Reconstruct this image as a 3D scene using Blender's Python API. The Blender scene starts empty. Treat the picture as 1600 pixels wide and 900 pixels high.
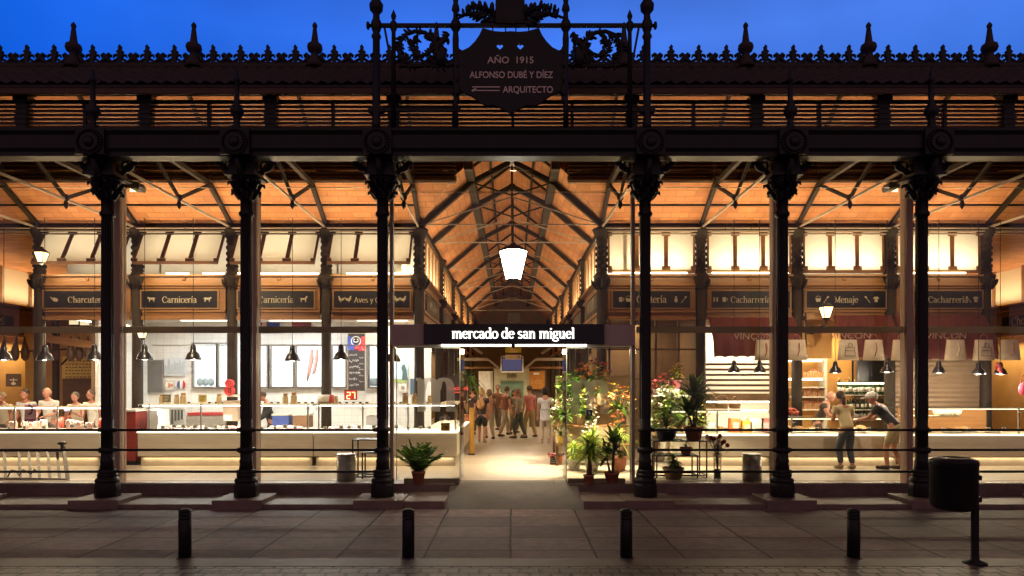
import bpy, bmesh, math, random
from mathutils import Vector, Matrix
R = math.radians
random.seed(7)
S = bpy.context.scene
COL = S.collection
# ---------------------------------------------------------------- camera, world, exposure
F = 1067.0                      # focal length in pixels of the 1600 px wide photograph
CZ = 2.1                        # camera height above the pavement
cd = bpy.data.cameras.new('camera'); cam = bpy.data.objects.new('camera', cd); COL.objects.link(cam)
cam.location = (0, 0, CZ); cam.rotation_euler = (R(90), 0, 0)
cd.sensor_width = 36; cd.lens = 36 * F / 1600; cd.shift_y = 150 / 1600; cd.clip_start = .1; cd.clip_end = 500
S.camera = cam
w = bpy.data.worlds.new('World'); S.world = w; w.use_nodes = True
nt = w.node_tree; nt.nodes.clear()
def N(t, **k):
    n = nt.nodes.new(t)
    for a, b in k.items(): setattr(n, a, b)
    return n
# dusk after sunset: afterglow on the far side (+Y), darker overhead and behind
tc = N('ShaderNodeTexCoord'); sp = N('ShaderNodeSeparateXYZ'); nt.links.new(tc.outputs['Generated'], sp.inputs[0])
elev = N('ShaderNodeValToRGB'); nt.links.new(sp.outputs['Z'], elev.inputs[0])
er = elev.color_ramp; er.elements[0].position = 0.0; er.elements[0].color = (.02, .10, .42, 1)
er.elements[1].position = 1.0; er.elements[1].color = (.004, .010, .05, 1)
e = er.elements.new(.34); e.color = (.020, .135, .66, 1)
e = er.elements.new(.44); e.color = (.042, .19, .86, 1)
e = er.elements.new(.62); e.color = (.008, .03, .16, 1)
az = N('ShaderNodeMapRange'); nt.links.new(sp.outputs['Y'], az.inputs[0])
az.inputs[1].default_value = .1; az.inputs[2].default_value = .75; az.inputs[3].default_value = .06; az.inputs[4].default_value = 1.0
ax = N('ShaderNodeMapRange'); nt.links.new(sp.outputs['X'], ax.inputs[0])
ax.inputs[1].default_value = -.62; ax.inputs[2].default_value = .25; ax.inputs[3].default_value = .0; ax.inputs[4].default_value = 1.0
tint = N('ShaderNodeMix', data_type='RGBA', blend_type='MIX'); nt.links.new(ax.outputs[0], tint.inputs[0])
tint.inputs[6].default_value = (.02, .66, .98, 1); tint.inputs[7].default_value = (1.75, 1.22, 1.1, 1)
mul = N('ShaderNodeMix', data_type='RGBA', blend_type='MULTIPLY'); mul.inputs[0].default_value = 1
nt.links.new(elev.outputs[0], mul.inputs[6]); nt.links.new(tint.outputs[2], mul.inputs[7])
cn = N('ShaderNodeTexNoise'); cn.inputs['Scale'].default_value = 3.2; cn.inputs['Detail'].default_value = 5
nt.links.new(tc.outputs['Generated'], cn.inputs['Vector'])
cm = N('ShaderNodeMapRange'); nt.links.new(cn.outputs['Fac'], cm.inputs[0])
cm.inputs[1].default_value = .3; cm.inputs[2].default_value = .7; cm.inputs[3].default_value = .80; cm.inputs[4].default_value = 1.14
st = N('ShaderNodeMath', operation='MULTIPLY'); nt.links.new(az.outputs[0], st.inputs[0]); nt.links.new(cm.outputs[0], st.inputs[1])
bg = N('ShaderNodeBackground'); nt.links.new(mul.outputs[2], bg.inputs[0]); nt.links.new(st.outputs[0], bg.inputs[1])
# the city's own glow in the sky on the street side, and the last physical skylight
sky = N('ShaderNodeTexSky', sky_type='NISHITA'); sky.sun_disc = False; sky.sun_elevation = R(-4); sky.sun_rotation = R(0)
bg2 = N('ShaderNodeBackground'); nt.links.new(sky.outputs[0], bg2.inputs[0]); bg2.inputs[1].default_value = .05
bk = N('ShaderNodeMapRange'); nt.links.new(sp.outputs['Y'], bk.inputs[0])
bk.inputs[1].default_value = .15; bk.inputs[2].default_value = -.5; bk.inputs[3].default_value = 0; bk.inputs[4].default_value = .21
bg3 = N('ShaderNodeBackground'); bg3.inputs[0].default_value = (1, .57, .55, 1); nt.links.new(bk.outputs[0], bg3.inputs[1])
a1 = N('ShaderNodeAddShader'); a2 = N('ShaderNodeAddShader'); ow = N('ShaderNodeOutputWorld')
nt.links.new(bg.outputs[0], a1.inputs[0]); nt.links.new(bg2.outputs[0], a1.inputs[1])
nt.links.new(a1.outputs[0], a2.inputs[0]); nt.links.new(bg3.outputs[0], a2.inputs[1]); nt.links.new(a2.outputs[0], ow.inputs[0])
S.view_settings.view_transform = 'Standard'; S.view_settings.look = 'None'
S.view_settings.exposure = 0.0; S.view_settings.gamma = 1
S.render.engine = 'CYCLES'
cy = S.cycles
cy.use_denoising = True; cy.max_bounces = 6; cy.diffuse_bounces = 3; cy.glossy_bounces = 3; cy.transmission_bounces = 4
cy.transparent_max_bounces = 24; cy.sample_clamp_indirect = 4; cy.caustics_reflective = False; cy.caustics_refractive = False
cy.use_light_tree = True
try: cy.denoiser = 'OPENIMAGEDENOISE'
except Exception: pass
# ---------------------------------------------------------------- helpers
def X(px, Y): return (px - 800) / F * Y
def Z(py, Y): return CZ + (600 - py) / F * Y
def P(px, py, Y): return Vector((X(px, Y), Y, Z(py, Y)))
LK = 1.9                        # common level of all the market's lamps
FL = .28                        # market floor above the pavement

def mat(name, c, c2=None, rough=.6, metal=0, scale=3, bump=0, bscale=None, emit=0, alpha=None, stretch=None, spec=.5, trans=0):
    m = bpy.data.materials.new(name); m.use_nodes = True
    t = m.node_tree; b = t.nodes['Principled BSDF']
    b.inputs['Roughness'].default_value = rough; b.inputs['Metallic'].default_value = metal
    b.inputs['Specular IOR Level'].default_value = spec
    b.inputs['Base Color'].default_value = (*c, 1)
    if c2 is not None or bump:
        g = t.nodes.new('ShaderNodeTexCoord'); v = g.outputs['Object']
        if stretch:
            mp = t.nodes.new('ShaderNodeMapping'); mp.inputs['Scale'].default_value = stretch
            t.links.new(v, mp.inputs[0]); v = mp.outputs[0]
        n = t.nodes.new('ShaderNodeTexNoise'); n.inputs['Scale'].default_value = scale; n.inputs['Detail'].default_value = 6
        n.inputs['Roughness'].default_value = .65
        t.links.new(v, n.inputs['Vector'])
        if c2 is not None:
            r = t.nodes.new('ShaderNodeValToRGB'); r.color_ramp.elements[0].position = .33; r.color_ramp.elements[1].position = .67
            r.color_ramp.elements[0].color = (*c, 1); r.color_ramp.elements[1].color = (*c2, 1)
            t.links.new(n.outputs['Fac'], r.inputs[0]); t.links.new(r.outputs[0], b.inputs['Base Color'])
        if bump:
            bn = t.nodes.new('ShaderNodeTexNoise'); bn.inputs['Scale'].default_value = bscale or scale * 6; bn.inputs['Detail'].default_value = 4
            t.links.new(v, bn.inputs['Vector'])
            bb = t.nodes.new('ShaderNodeBump'); bb.inputs['Strength'].default_value = bump; bb.inputs['Distance'].default_value = .01
            t.links.new(bn.outputs['Fac'], bb.inputs['Height']); t.links.new(bb.outputs[0], b.inputs['Normal'])
    if emit:
        b.inputs['Emission Color'].default_value = (*c, 1); b.inputs['Emission Strength'].default_value = emit
    return m

def brick(name, c1, c2, mortar, bw, bh, ms=.012, rough=.6, bump=.3, axes='XY', off=.5, noise=.35, rot=0, spots=False):
    m = bpy.data.materials.new(name); m.use_nodes = True
    t = m.node_tree; b = t.nodes['Principled BSDF']; b.inputs['Roughness'].default_value = rough; b.inputs['Specular IOR Level'].default_value = .3 if spots else .5
    g = t.nodes.new('ShaderNodeTexCoord'); s = t.nodes.new('ShaderNodeSeparateXYZ'); c = t.nodes.new('ShaderNodeCombineXYZ')
    t.links.new(g.outputs['Object'], s.inputs[0]); t.links.new(s.outputs[axes[0]], c.inputs[0]); t.links.new(s.outputs[axes[1]], c.inputs[1])
    v = c.outputs[0]
    if rot:
        mp = t.nodes.new('ShaderNodeMapping'); mp.inputs['Rotation'].default_value = (0, 0, rot); t.links.new(v, mp.inputs[0]); v = mp.outputs[0]
    # joints wander a little, as laid by hand
    wn = t.nodes.new('ShaderNodeTexNoise'); wn.inputs['Scale'].default_value = 2.3; wn.inputs['Detail'].default_value = 3
    t.links.new(v, wn.inputs['Vector'])
    va = t.nodes.new('ShaderNodeVectorMath'); va.operation = 'MULTIPLY_ADD'
    va.inputs[1].default_value = (ms * 2, ms * 2, 0); t.links.new(wn.outputs['Color'], va.inputs[0]); t.links.new(v, va.inputs[2]); v = va.outputs[0]
    k = t.nodes.new('ShaderNodeTexBrick'); k.inputs['Scale'].default_value = 1; k.offset = off
    k.inputs['Brick Width'].default_value = bw; k.inputs['Row Height'].default_value = bh; k.inputs['Mortar Size'].default_value = ms
    k.inputs['Mortar Smooth'].default_value = .4
    k.inputs['Color1'].default_value = (*c1, 1); k.inputs['Color2'].default_value = (*c2, 1); k.inputs['Mortar'].default_value = (*mortar, 1)
    t.links.new(v, k.inputs['Vector'])
    n = t.nodes.new('ShaderNodeTexNoise'); n.inputs['Scale'].default_value = 1.1; n.inputs['Detail'].default_value = 8; n.inputs['Roughness'].default_value = .7
    t.links.new(g.outputs['Object'], n.inputs['Vector'])
    r = t.nodes.new('ShaderNodeMapRange'); r.inputs[1].default_value = .25; r.inputs[2].default_value = .75
    r.inputs[3].default_value = 1 - noise; r.inputs[4].default_value = 1 + noise
    t.links.new(n.outputs['Fac'], r.inputs[0])
    mx = t.nodes.new('ShaderNodeVectorMath'); mx.operation = 'SCALE'
    t.links.new(k.outputs['Color'], mx.inputs[0]); t.links.new(r.outputs[0], mx.inputs['Scale']); last = mx.outputs[0]
    if spots:                     # trodden gum, drips and broad worn patches
        vo = t.nodes.new('ShaderNodeTexVoronoi'); vo.inputs['Scale'].default_value = 2.6; t.links.new(g.outputs['Object'], vo.inputs['Vector'])
        m1 = t.nodes.new('ShaderNodeMapRange'); m1.inputs[1].default_value = .05; m1.inputs[2].default_value = .085; m1.inputs[3].default_value = .5; m1.inputs[4].default_value = 1
        t.links.new(vo.outputs['Distance'], m1.inputs[0])
        n2 = t.nodes.new('ShaderNodeTexNoise'); n2.inputs['Scale'].default_value = .35; n2.inputs['Detail'].default_value = 4; t.links.new(g.outputs['Object'], n2.inputs['Vector'])
        m2 = t.nodes.new('ShaderNodeMapRange'); m2.inputs[1].default_value = .35; m2.inputs[2].default_value = .65; m2.inputs[3].default_value = .72; m2.inputs[4].default_value = 1.25
        t.links.new(n2.outputs['Fac'], m2.inputs[0])
        mm = t.nodes.new('ShaderNodeMath'); mm.operation = 'MULTIPLY'; t.links.new(m1.outputs[0], mm.inputs[0]); t.links.new(m2.outputs[0], mm.inputs[1])
        n3 = t.nodes.new('ShaderNodeTexNoise'); n3.inputs['Scale'].default_value = 7; n3.inputs['Detail'].default_value = 9; n3.inputs['Roughness'].default_value = .78; t.links.new(g.outputs['Object'], n3.inputs['Vector'])
        m3 = t.nodes.new('ShaderNodeMapRange'); m3.inputs[1].default_value = .3; m3.inputs[2].default_value = .7; m3.inputs[3].default_value = .62; m3.inputs[4].default_value = 1.38; t.links.new(n3.outputs['Fac'], m3.inputs[0])
        m4 = t.nodes.new('ShaderNodeMath'); m4.operation = 'MULTIPLY'; t.links.new(mm.outputs[0], m4.inputs[0]); t.links.new(m3.outputs[0], m4.inputs[1]); mm = m4
        mx2 = t.nodes.new('ShaderNodeVectorMath'); mx2.operation = 'SCALE'; t.links.new(last, mx2.inputs[0]); t.links.new(mm.outputs[0], mx2.inputs['Scale']); last = mx2.outputs[0]
    t.links.new(last, b.inputs['Base Color'])
    rr = t.nodes.new('ShaderNodeMapRange'); rr.inputs[3].default_value = rough - .12; rr.inputs[4].default_value = rough + .15
    t.links.new(n.outputs['Fac'], rr.inputs[0]); t.links.new(rr.outputs[0], b.inputs['Roughness'])
    fn = t.nodes.new('ShaderNodeTexNoise'); fn.inputs['Scale'].default_value = 55; fn.inputs['Detail'].default_value = 3
    t.links.new(g.outputs['Object'], fn.inputs['Vector'])
    ad = t.nodes.new('ShaderNodeMath'); ad.operation = 'MULTIPLY_ADD'; ad.inputs[1].default_value = -1
    t.links.new(k.outputs['Fac'], ad.inputs[0]); t.links.new(fn.outputs['Fac'], ad.inputs[2])
    bp = t.nodes.new('ShaderNodeBump'); bp.inputs['Strength'].default_value = bump; bp.inputs['Distance'].default_value = .012
    t.links.new(ad.outputs[0], bp.inputs['Height']); t.links.new(bp.outputs[0], b.inputs['Normal'])
    return m

def glass(name, refl=.9, tint=(.97, .98, .96), rough=.02):
    m = bpy.data.materials.new(name); m.use_nodes = True
    t = m.node_tree; t.nodes.clear()
    o = t.nodes.new('ShaderNodeOutputMaterial'); mx = t.nodes.new('ShaderNodeMixShader')
    tr = t.nodes.new('ShaderNodeBsdfTransparent'); tr.inputs[0].default_value = (*tint, 1)
    gl = t.nodes.new('ShaderNodeBsdfGlossy'); gl.inputs['Roughness'].default_value = rough
    fr = t.nodes.new('ShaderNodeFresnel'); fr.inputs[0].default_value = 1.4
    mu = t.nodes.new('ShaderNodeMath'); mu.operation = 'MULTIPLY'; mu.inputs[1].default_value = refl
    t.links.new(fr.outputs[0], mu.inputs[0]); t.links.new(mu.outputs[0], mx.inputs[0])
    t.links.new(tr.outputs[0], mx.inputs[1]); t.links.new(gl.outputs[0], mx.inputs[2]); t.links.new(mx.outputs[0], o.inputs[0])
    return m

def emis(name, c, s, c2=None, scale=2):
    m = bpy.data.materials.new(name); m.use_nodes = True
    t = m.node_tree; t.nodes.clear(); o = t.nodes.new('ShaderNodeOutputMaterial'); e = t.nodes.new('ShaderNodeEmission')
    e.inputs[0].default_value = (*c, 1); e.inputs[1].default_value = s; t.links.new(e.outputs[0], o.inputs[0])
    return m

class MB:
    """collects shapes in one bmesh; build() links them as ONE mesh object"""
    def __init__(s): s.bm = bmesh.new(); s.mi = 0; s.smooth = False
    def face(s, pts):
        f = s.bm.faces.new([s.bm.verts.new(p) for p in pts]); f.material_index = s.mi; f.smooth = s.smooth; return f
    def faces(s, vs, idx, smooth=False):
        V = [s.bm.verts.new(v) for v in vs]
        for i in idx:
            try:
                f = s.bm.faces.new([V[k] for k in i]); f.material_index = s.mi; f.smooth = smooth
            except ValueError: pass
    def box(s, x0, x1, y0, y1, z0, z1):
        a, b = sorted((x0, x1)); c, d = sorted((y0, y1)); e, f = sorted((z0, z1))
        v = [(a, c, e), (b, c, e), (b, d, e), (a, d, e), (a, c, f), (b, c, f), (b, d, f), (a, d, f)]
        s.faces(v, [(3, 2, 1, 0), (4, 5, 6, 7), (0, 1, 5, 4), (1, 2, 6, 5), (2, 3, 7, 6), (3, 0, 4, 7)])
        return s
    def bar(s, p, q, w, h=None, up=(0, 0, 1)):
        p, q = Vector(p), Vector(q); d = (q - p).normalized(); up = Vector(up)
        if abs(d.dot(up)) > .98: up = Vector((0, 1, 0))
        sx = d.cross(up).normalized() * w / 2; sy = sx.cross(d).normalized() * (h or w) / 2
        v = [p - sx - sy, p + sx - sy, p + sx + sy, p - sx + sy, q - sx - sy, q + sx - sy, q + sx + sy, q - sx + sy]
        s.faces(v, [(3, 2, 1, 0), (4, 5, 6, 7), (0, 1, 5, 4), (1, 2, 6, 5), (2, 3, 7, 6), (3, 0, 4, 7)])
        return s
    def tube(s, pts, r, n=8, caps=True):
        pts = [Vector(p) for p in pts]; k = len(pts); rs = r if isinstance(r, (list, tuple)) else [r] * k
        rings = []; prev = None
        for i, p in enumerate(pts):
            d = (pts[min(i + 1, k - 1)] - pts[max(i - 1, 0)]).normalized()
            if prev is None:
                a = Vector((0, 0, 1)) if abs(d.z) < .9 else Vector((1, 0, 0))
                u = d.cross(a).normalized()
            else:
                u = (prev - d * prev.dot(d)).normalized()
            prev = u; v = d.cross(u)
            rings.append([s.bm.verts.new(p + (u * math.cos(2 * math.pi * j / n) + v * math.sin(2 * math.pi * j / n)) * rs[i]) for j in range(n)])
        for a, b in zip(rings, rings[1:]):
            for j in range(n):
                f = s.bm.faces.new((a[j], a[(j + 1) % n], b[(j + 1) % n], b[j])); f.material_index = s.mi; f.smooth = True
        if caps:
            for rr, rev in ((rings[0], 1), (rings[-1], 0)):
                f = s.bm.faces.new(rr[::-1] if rev else rr); f.material_index = s.mi
        return s
    def lathe(s, prof, c=(0, 0, 0), n=16, sy=1, ang=2 * math.pi, a0=0):
        """prof = [(radius, z)...] round the vertical through c"""
        c = Vector(c); full = abs(ang - 2 * math.pi) < 1e-6; k = n if full else n + 1
        rings = [[s.bm.verts.new(c + Vector((r * math.cos(a0 + ang * j / n), r * sy * math.sin(a0 + ang * j / n), z))) for j in range(k)] for r, z in prof]
        for a, b in zip(rings, rings[1:]):
            for j in range(n):
                f = s.bm.faces.new((a[j], a[(j + 1) % k], b[(j + 1) % k], b[j])); f.material_index = s.mi; f.smooth = True
        for rr, rev, pr in ((rings[0], 1, prof[0]), (rings[-1], 0, prof[-1])):
            if pr[0] > 1e-4:
                f = s.bm.faces.new(rr[::-1] if rev else rr); f.material_index = s.mi
        return s
    def ball(s, c, r, sc=(1, 1, 1), n=8, rot=None):
        c = Vector(c); m = n // 2 + 1; rings = []
        for i in range(1, m):
            a = math.pi * i / m
            row = []
            for j in range(n):
                v = Vector((math.sin(a) * math.cos(2 * math.pi * j / n) * r * sc[0], math.sin(a) * math.sin(2 * math.pi * j / n) * r * sc[1], math.cos(a) * r * sc[2]))
                if rot: v.rotate(rot)
                row.append(s.bm.verts.new(c + v))
            rings.append(row)
        tv = Vector((0, 0, r * sc[2])); bv = -tv
        if rot: tv.rotate(rot); bv.rotate(rot)
        T = s.bm.verts.new(c + tv); B = s.bm.verts.new(c + bv)
        fs = []
        for j in range(n):
            fs.append((T, rings[0][j], rings[0][(j + 1) % n])); fs.append((B, rings[-1][(j + 1) % n], rings[-1][j]))
        for a, b in zip(rings, rings[1:]):
            for j in range(n): fs.append((a[j], b[j], b[(j + 1) % n], a[(j + 1) % n]))
        for q in fs:
            f = s.bm.faces.new(q); f.material_index = s.mi; f.smooth = True
        return s
    def prism(s, out, y0, y1, axis='Y'):
        """outline of (a, b) points in XZ (axis Y), YZ (axis X) or XY (axis Z), extruded along axis"""
        def pt(a, b, c): return (a, c, b) if axis == 'Y' else ((c, a, b) if axis == 'X' else (a, b, c))
        A = [s.bm.verts.new(pt(a, b, y0)) for a, b in out]; B = [s.bm.verts.new(pt(a, b, y1)) for a, b in out]
        n = len(out); new = []
        for q in (A[::-1], B): new.append(s.bm.faces.new(q))
        for i in range(n): new.append(s.bm.faces.new((A[i], A[(i + 1) % n], B[(i + 1) % n], B[i])))
        for f in new: f.material_index = s.mi
        return s
    def sheet(s, quad, th):
        """a slab of thickness th (along its normal) over four corner points"""
        q = [Vector(p) for p in quad]; n = (q[1] - q[0]).cross(q[3] - q[0]).normalized() * th
        v = q + [p + n for p in q]
        s.faces(v, [(3, 2, 1, 0), (4, 5, 6, 7), (0, 1, 5, 4), (1, 2, 6, 5), (2, 3, 7, 6), (3, 0, 4, 7)])
        return s
    def leaf(s, base, d, L, wd, droop=.3, n=3, up=(0, 0, 1)):
        base = Vector(base); d = Vector(d).normalized(); sd = d.cross(Vector(up))
        if sd.length < .05: sd = d.cross(Vector((1, 0, 0)))
        sd.normalize(); pv = None
        for i in range(n + 1):
            t = i / n; p = base + d * L * t + Vector((0, 0, -droop * L * t * t))
            ww = wd * (math.sin(math.pi * min(1, t * .85 + .12)) if i < n else .02) / 2
            a, b = s.bm.verts.new(p - sd * ww), s.bm.verts.new(p + sd * ww)
            if pv:
                f = s.bm.faces.new((pv[0], pv[1], b, a)); f.material_index = s.mi; f.smooth = True
            pv = (a, b)
        return s
    def build(s, name, mats, parent=None, label=None, kind=None, fix=True, bevel=0):
        if fix: bmesh.ops.recalc_face_normals(s.bm, faces=s.bm.faces)
        me = bpy.data.meshes.new(name); s.bm.to_mesh(me); s.bm.free()
        for m in (mats if isinstance(mats, (list, tuple)) else [mats]): me.materials.append(m)
        o = bpy.data.objects.new(name, me); COL.objects.link(o)
        if bevel:
            b = o.modifiers.new('bevel', 'BEVEL'); b.width = bevel; b.segments = 2; b.limit_method = 'ANGLE'
        if parent is not None: attach(o, parent)
        if label: o['label'] = label
        if kind: o['kind'] = kind
        return o
WM = {}
def attach(o, parent):
    o.parent = parent
    m = WM.get(parent.name, Matrix.Identity(4)); o.matrix_parent_inverse = m.inverted(); WM[o.name] = Matrix.Identity(4)
def thing(name, label, cat, loc=(0, 0, 0), group=None):
    o = bpy.data.objects.new(name, None); COL.objects.link(o); o.location = loc; o.empty_display_size = .2
    WM[o.name] = Matrix.Translation(loc); tag(o, label, cat, group); return o
def tag(o, label, cat, group=None):
    o['label'] = label; o['category'] = cat
    if group: o['group'] = group
    return o
def dup(root, d, label=None, rz=0, sc=1, group=None):
    """a copy of a thing with copies of its parts and their sub-parts, moved by d"""
    r = root.copy(); COL.objects.link(r); r.location = root.location + Vector(d)
    if rz: r.rotation_euler = (0, 0, root.rotation_euler.z + rz)
    if sc != 1: r.scale = root.scale * sc
    if label: r['label'] = label
    if group: r['group'] = group
    def kids(a, b):
        for c in list(a.children):
            k = c.copy(); COL.objects.link(k); k.parent = b; k.matrix_parent_inverse = c.matrix_parent_inverse.copy(); kids(c, k)
    kids(root, r); return r
def struct(name, mb, m, **k): return mb.build(name, m, kind='structure', **k)
def lamp(kind, name, loc, energy, color, parent=None, size=.1, size_y=None, rot=None, spread=None, spot=None):
    d = bpy.data.lights.new(name, kind); d.energy = energy * LK; d.color = color
    if kind == 'AREA':
        d.size = size
        if size_y: d.shape = 'RECTANGLE'; d.size_y = size_y
        if spread: d.spread = spread
    elif kind in ('POINT', 'SPOT'): d.shadow_soft_size = size
    if spot: d.spot_size = spot; d.spot_blend = .6
    o = bpy.data.objects.new(name, d); COL.objects.link(o); o.location = loc
    if rot: o.rotation_euler = rot
    if parent is not None: attach(o, parent)
    return o
# ---- lettering: a small pen alphabet with thick uprights and thin curves, and plain capitals from the built-in font
def arc(cx, cy, rx, ry, a0, a1, n=14): return [(cx + rx * math.cos(R(a0 + (a1 - a0) * i / n)), cy + ry * math.sin(R(a0 + (a1 - a0) * i / n))) for i in range(n + 1)]
def _st(x, a, b): return [(x, a), (x, b)]
def _sf(x, y, l=.15, r=.15): return [(x - l, y), (x + r, y)]
def _arch(x0, x1): return [(x0, .62)] + arc((x0 + x1) / 2 + .02, .66, (x1 - x0) / 2 - .02, .32, 170, 0, 10) + [(x1, .0)]
GL = {
 'a': (.88, [arc(.38, .72, .25, .26, 165, 0, 10) + [(.63, .2)] + arc(.73, .14, .1, .12, 180, 320, 5), arc(.38, .27, .26, .27, 55, 330, 14)]),
 'c': (.82, [arc(.46, .5, .36, .48, 42, 318, 18)]),
 'd': (.98, [arc(.42, .49, .34, .49, 0, 360, 20), _st(.76, 0, 1.5), _sf(.7, 1.5, .14, .04), _sf(.84, 0, .06, .12)]),
 'e': (.86, [arc(.46, .5, .36, .48, 8, 318, 18), [(.14, .55), (.8, .55)]]),
 'g': (.86, [arc(.4, .66, .28, .32, 0, 360, 16), arc(.42, -.17, .36, .25, 0, 360, 16), [(.22, .42), (.14, .22), (.3, .08)], arc(.74, .86, .12, .1, 190, 60, 5)]),
 'h': (1.0, [_st(.22, 0, 1.5), _arch(.22, .76), _sf(.22, 0), _sf(.76, 0), _sf(.16, 1.5, .14, .05)]),
 'i': (.46, [_st(.22, 0, .98), _sf(.22, 0), _sf(.16, .98, .14, .05), [(.22, 1.27), (.22, 1.45)]]),
 'í': (.46, [_st(.22, 0, .98), _sf(.22, 0), _sf(.16, .98, .14, .05), [(.17, 1.18), (.36, 1.5)]]),
 'j': (.46, [_st(.24, -.15, .98) , arc(.08, -.2, .16, .2, 0, -150, 8), _sf(.18, .98, .14, .05), [(.24, 1.27), (.24, 1.45)]]),
 'l': (.46, [_st(.22, 0, 1.5), _sf(.22, 0), _sf(.16, 1.5, .14, .05)]),
 'm': (1.5, [_st(.22, 0, .98), _arch(.22, .74), _arch(.74, 1.26), _sf(.22, 0), _sf(.74, 0, .13, .13), _sf(1.26, 0), _sf(.16, .98, .14, .05)]),
 'n': (1.0, [_st(.22, 0, .98), _arch(.22, .76), _sf(.22, 0), _sf(.76, 0), _sf(.16, .98, .14, .05)]),
 'o': (.92, [arc(.46, .49, .37, .49, 0, 360, 20)]),
 'r': (.74, [_st(.22, 0, .98), [(.22, .6)] + arc(.46, .66, .22, .3, 160, 50, 8), [(.6, .82), (.6, .93)], _sf(.22, 0), _sf(.16, .98, .14, .05)]),
 's': (.72, [arc(.36, .74, .24, .24, 35, 200, 10) + [(.3, .54), (.44, .46)] + arc(.36, .25, .26, .25, 40, -155, 10)]),
 't': (.6, [[(.26, 1.32), (.26, .2)] + arc(.42, .18, .16, .17, 180, 320, 7), _sf(.28, .98, .2, .24)]),
 'u': (1.02, [[(.22, .98), (.22, .32)] + arc(.46, .3, .24, .3, 180, 345, 8), _st(.76, 0, .98), _sf(.16, .98, .12, .05), _sf(.7, .98, .12, .05), _sf(.84, 0, .06, .12)]),
 'v': (.86, [[(.12, .98), (.43, 0)], [(.43, 0), (.74, .98)], _sf(.12, .98), _sf(.74, .98)]),
 'y': (.86, [[(.12, .98), (.45, .05)], [(.76, .98), (.4, -.1), (.28, -.38), (.1, -.4)], _sf(.12, .98), _sf(.76, .98)]),
 'z': (.76, [[(.1, .95), (.64, .95)], [(.64, .95), (.1, .04)], [(.1, .04), (.66, .04)]]),
 'A': (1.2, [[(.12, 0), (.58, 1.4)], [(.58, 1.4), (1.04, 0)], [(.3, .48), (.88, .48)], _sf(.12, 0), _sf(1.04, 0)]),
 'C': (1.2, [arc(.64, .7, .52, .7, 48, 312, 22), [(.99, 1.2), (.99, .98)]]),
 'M': (1.5, [_st(.24, 0, 1.4), [(.24, 1.4), (.74, .1)], [(.74, .1), (1.24, 1.4)], _st(1.24, 0, 1.4), _sf(.24, 0), _sf(1.24, 0), _sf(.18, 1.4), _sf(1.3, 1.4)]),
 'S': (.95, [arc(.48, 1.05, .32, .35, 35, 200, 12) + [(.36, .78), (.6, .66)] + arc(.48, .36, .36, .36, 40, -155, 12)]),
 'O': (1.3, [arc(.65, .7, .52, .7, 0, 360, 24)]),
 ' ': (.5, []),
}
def pen(mb, pts, k, org, ux, uz, thick, thin, depth, jit=0):
    """one pen stroke as a raised ribbon on the plane (ux, uz) through org"""
    org, ux, uz = Vector(org), Vector(ux), Vector(uz); nz = ux.cross(uz).normalized()
    P2 = [Vector((a, b)) for a, b in pts]; L, Rr = [], []
    for i, p in enumerate(P2):
        d = (P2[min(i + 1, len(P2) - 1)] - P2[max(i - 1, 0)])
        d = d.normalized() if d.length > 1e-6 else Vector((1, 0))
        wd = (thin + (thick - thin) * abs(d.y) ** 1.5) / 2; nn = Vector((-d.y, d.x)) * wd
        L.append(p + nn); Rr.append(p - nn)
    w3 = lambda q, dz: org + ux * q.x * k + uz * q.y * k + nz * dz
    dz = depth + jit
    for i in range(len(P2) - 1):
        mb.faces([w3(L[i], dz), w3(Rr[i], dz), w3(Rr[i + 1], dz), w3(L[i + 1], dz), w3(L[i], 0), w3(Rr[i], 0), w3(Rr[i + 1], 0), w3(L[i + 1], 0)],
                 [(0, 1, 2, 3), (0, 4, 5, 1), (3, 2, 6, 7), (0, 3, 7, 4), (1, 5, 6, 2)])
def serif_text(mb, txt, width, org, ux=(1, 0, 0), uz=(0, 0, 1), thick=.2, thin=.075, depth=.006, k=None):
    tot = sum(GL[c][0] for c in txt); k = k or width / tot; x = 0; j = 0
    for c in txt:
        for s in GL[c][1]:
            j += 1
            pen(mb, [(a + x, b) for a, b in s], k, org, ux, uz, thick, thin, depth, (j % 5) * .0002)
        x += GL[c][0]
    return k
def sans(name, txt, size, org, m, parent=None, depth=.004, rot=(R(90), 0, 0), align='CENTER', sx=1, width=None, bold=0):
    c = bpy.data.curves.new('t', 'FONT'); c.body = txt; c.size = size; c.extrude = depth; c.align_x = align; c.offset = bold
    o = bpy.data.objects.new('t', c); COL.objects.link(o); bpy.context.view_layer.update()
    me = bpy.data.meshes.new_from_object(o.evaluated_get(bpy.context.evaluated_depsgraph_get()))
    bpy.data.objects.remove(o)
    if width:
        xs = [v.co.x for v in me.vertices]; sx = width / (max(xs) - min(xs))
    M = Matrix.Translation(org) @ Matrix.Rotation(rot[2], 4, 'Z') @ Matrix.Rotation(rot[0], 4, 'X') @ Matrix.Diagonal((sx, 1, 1, 1))
    me.transform(M); me.materials.clear(); me.materials.append(m)
    ob = bpy.data.objects.new(name, me); COL.objects.link(ob)
    if parent is not None: attach(ob, parent)
    return ob
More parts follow.
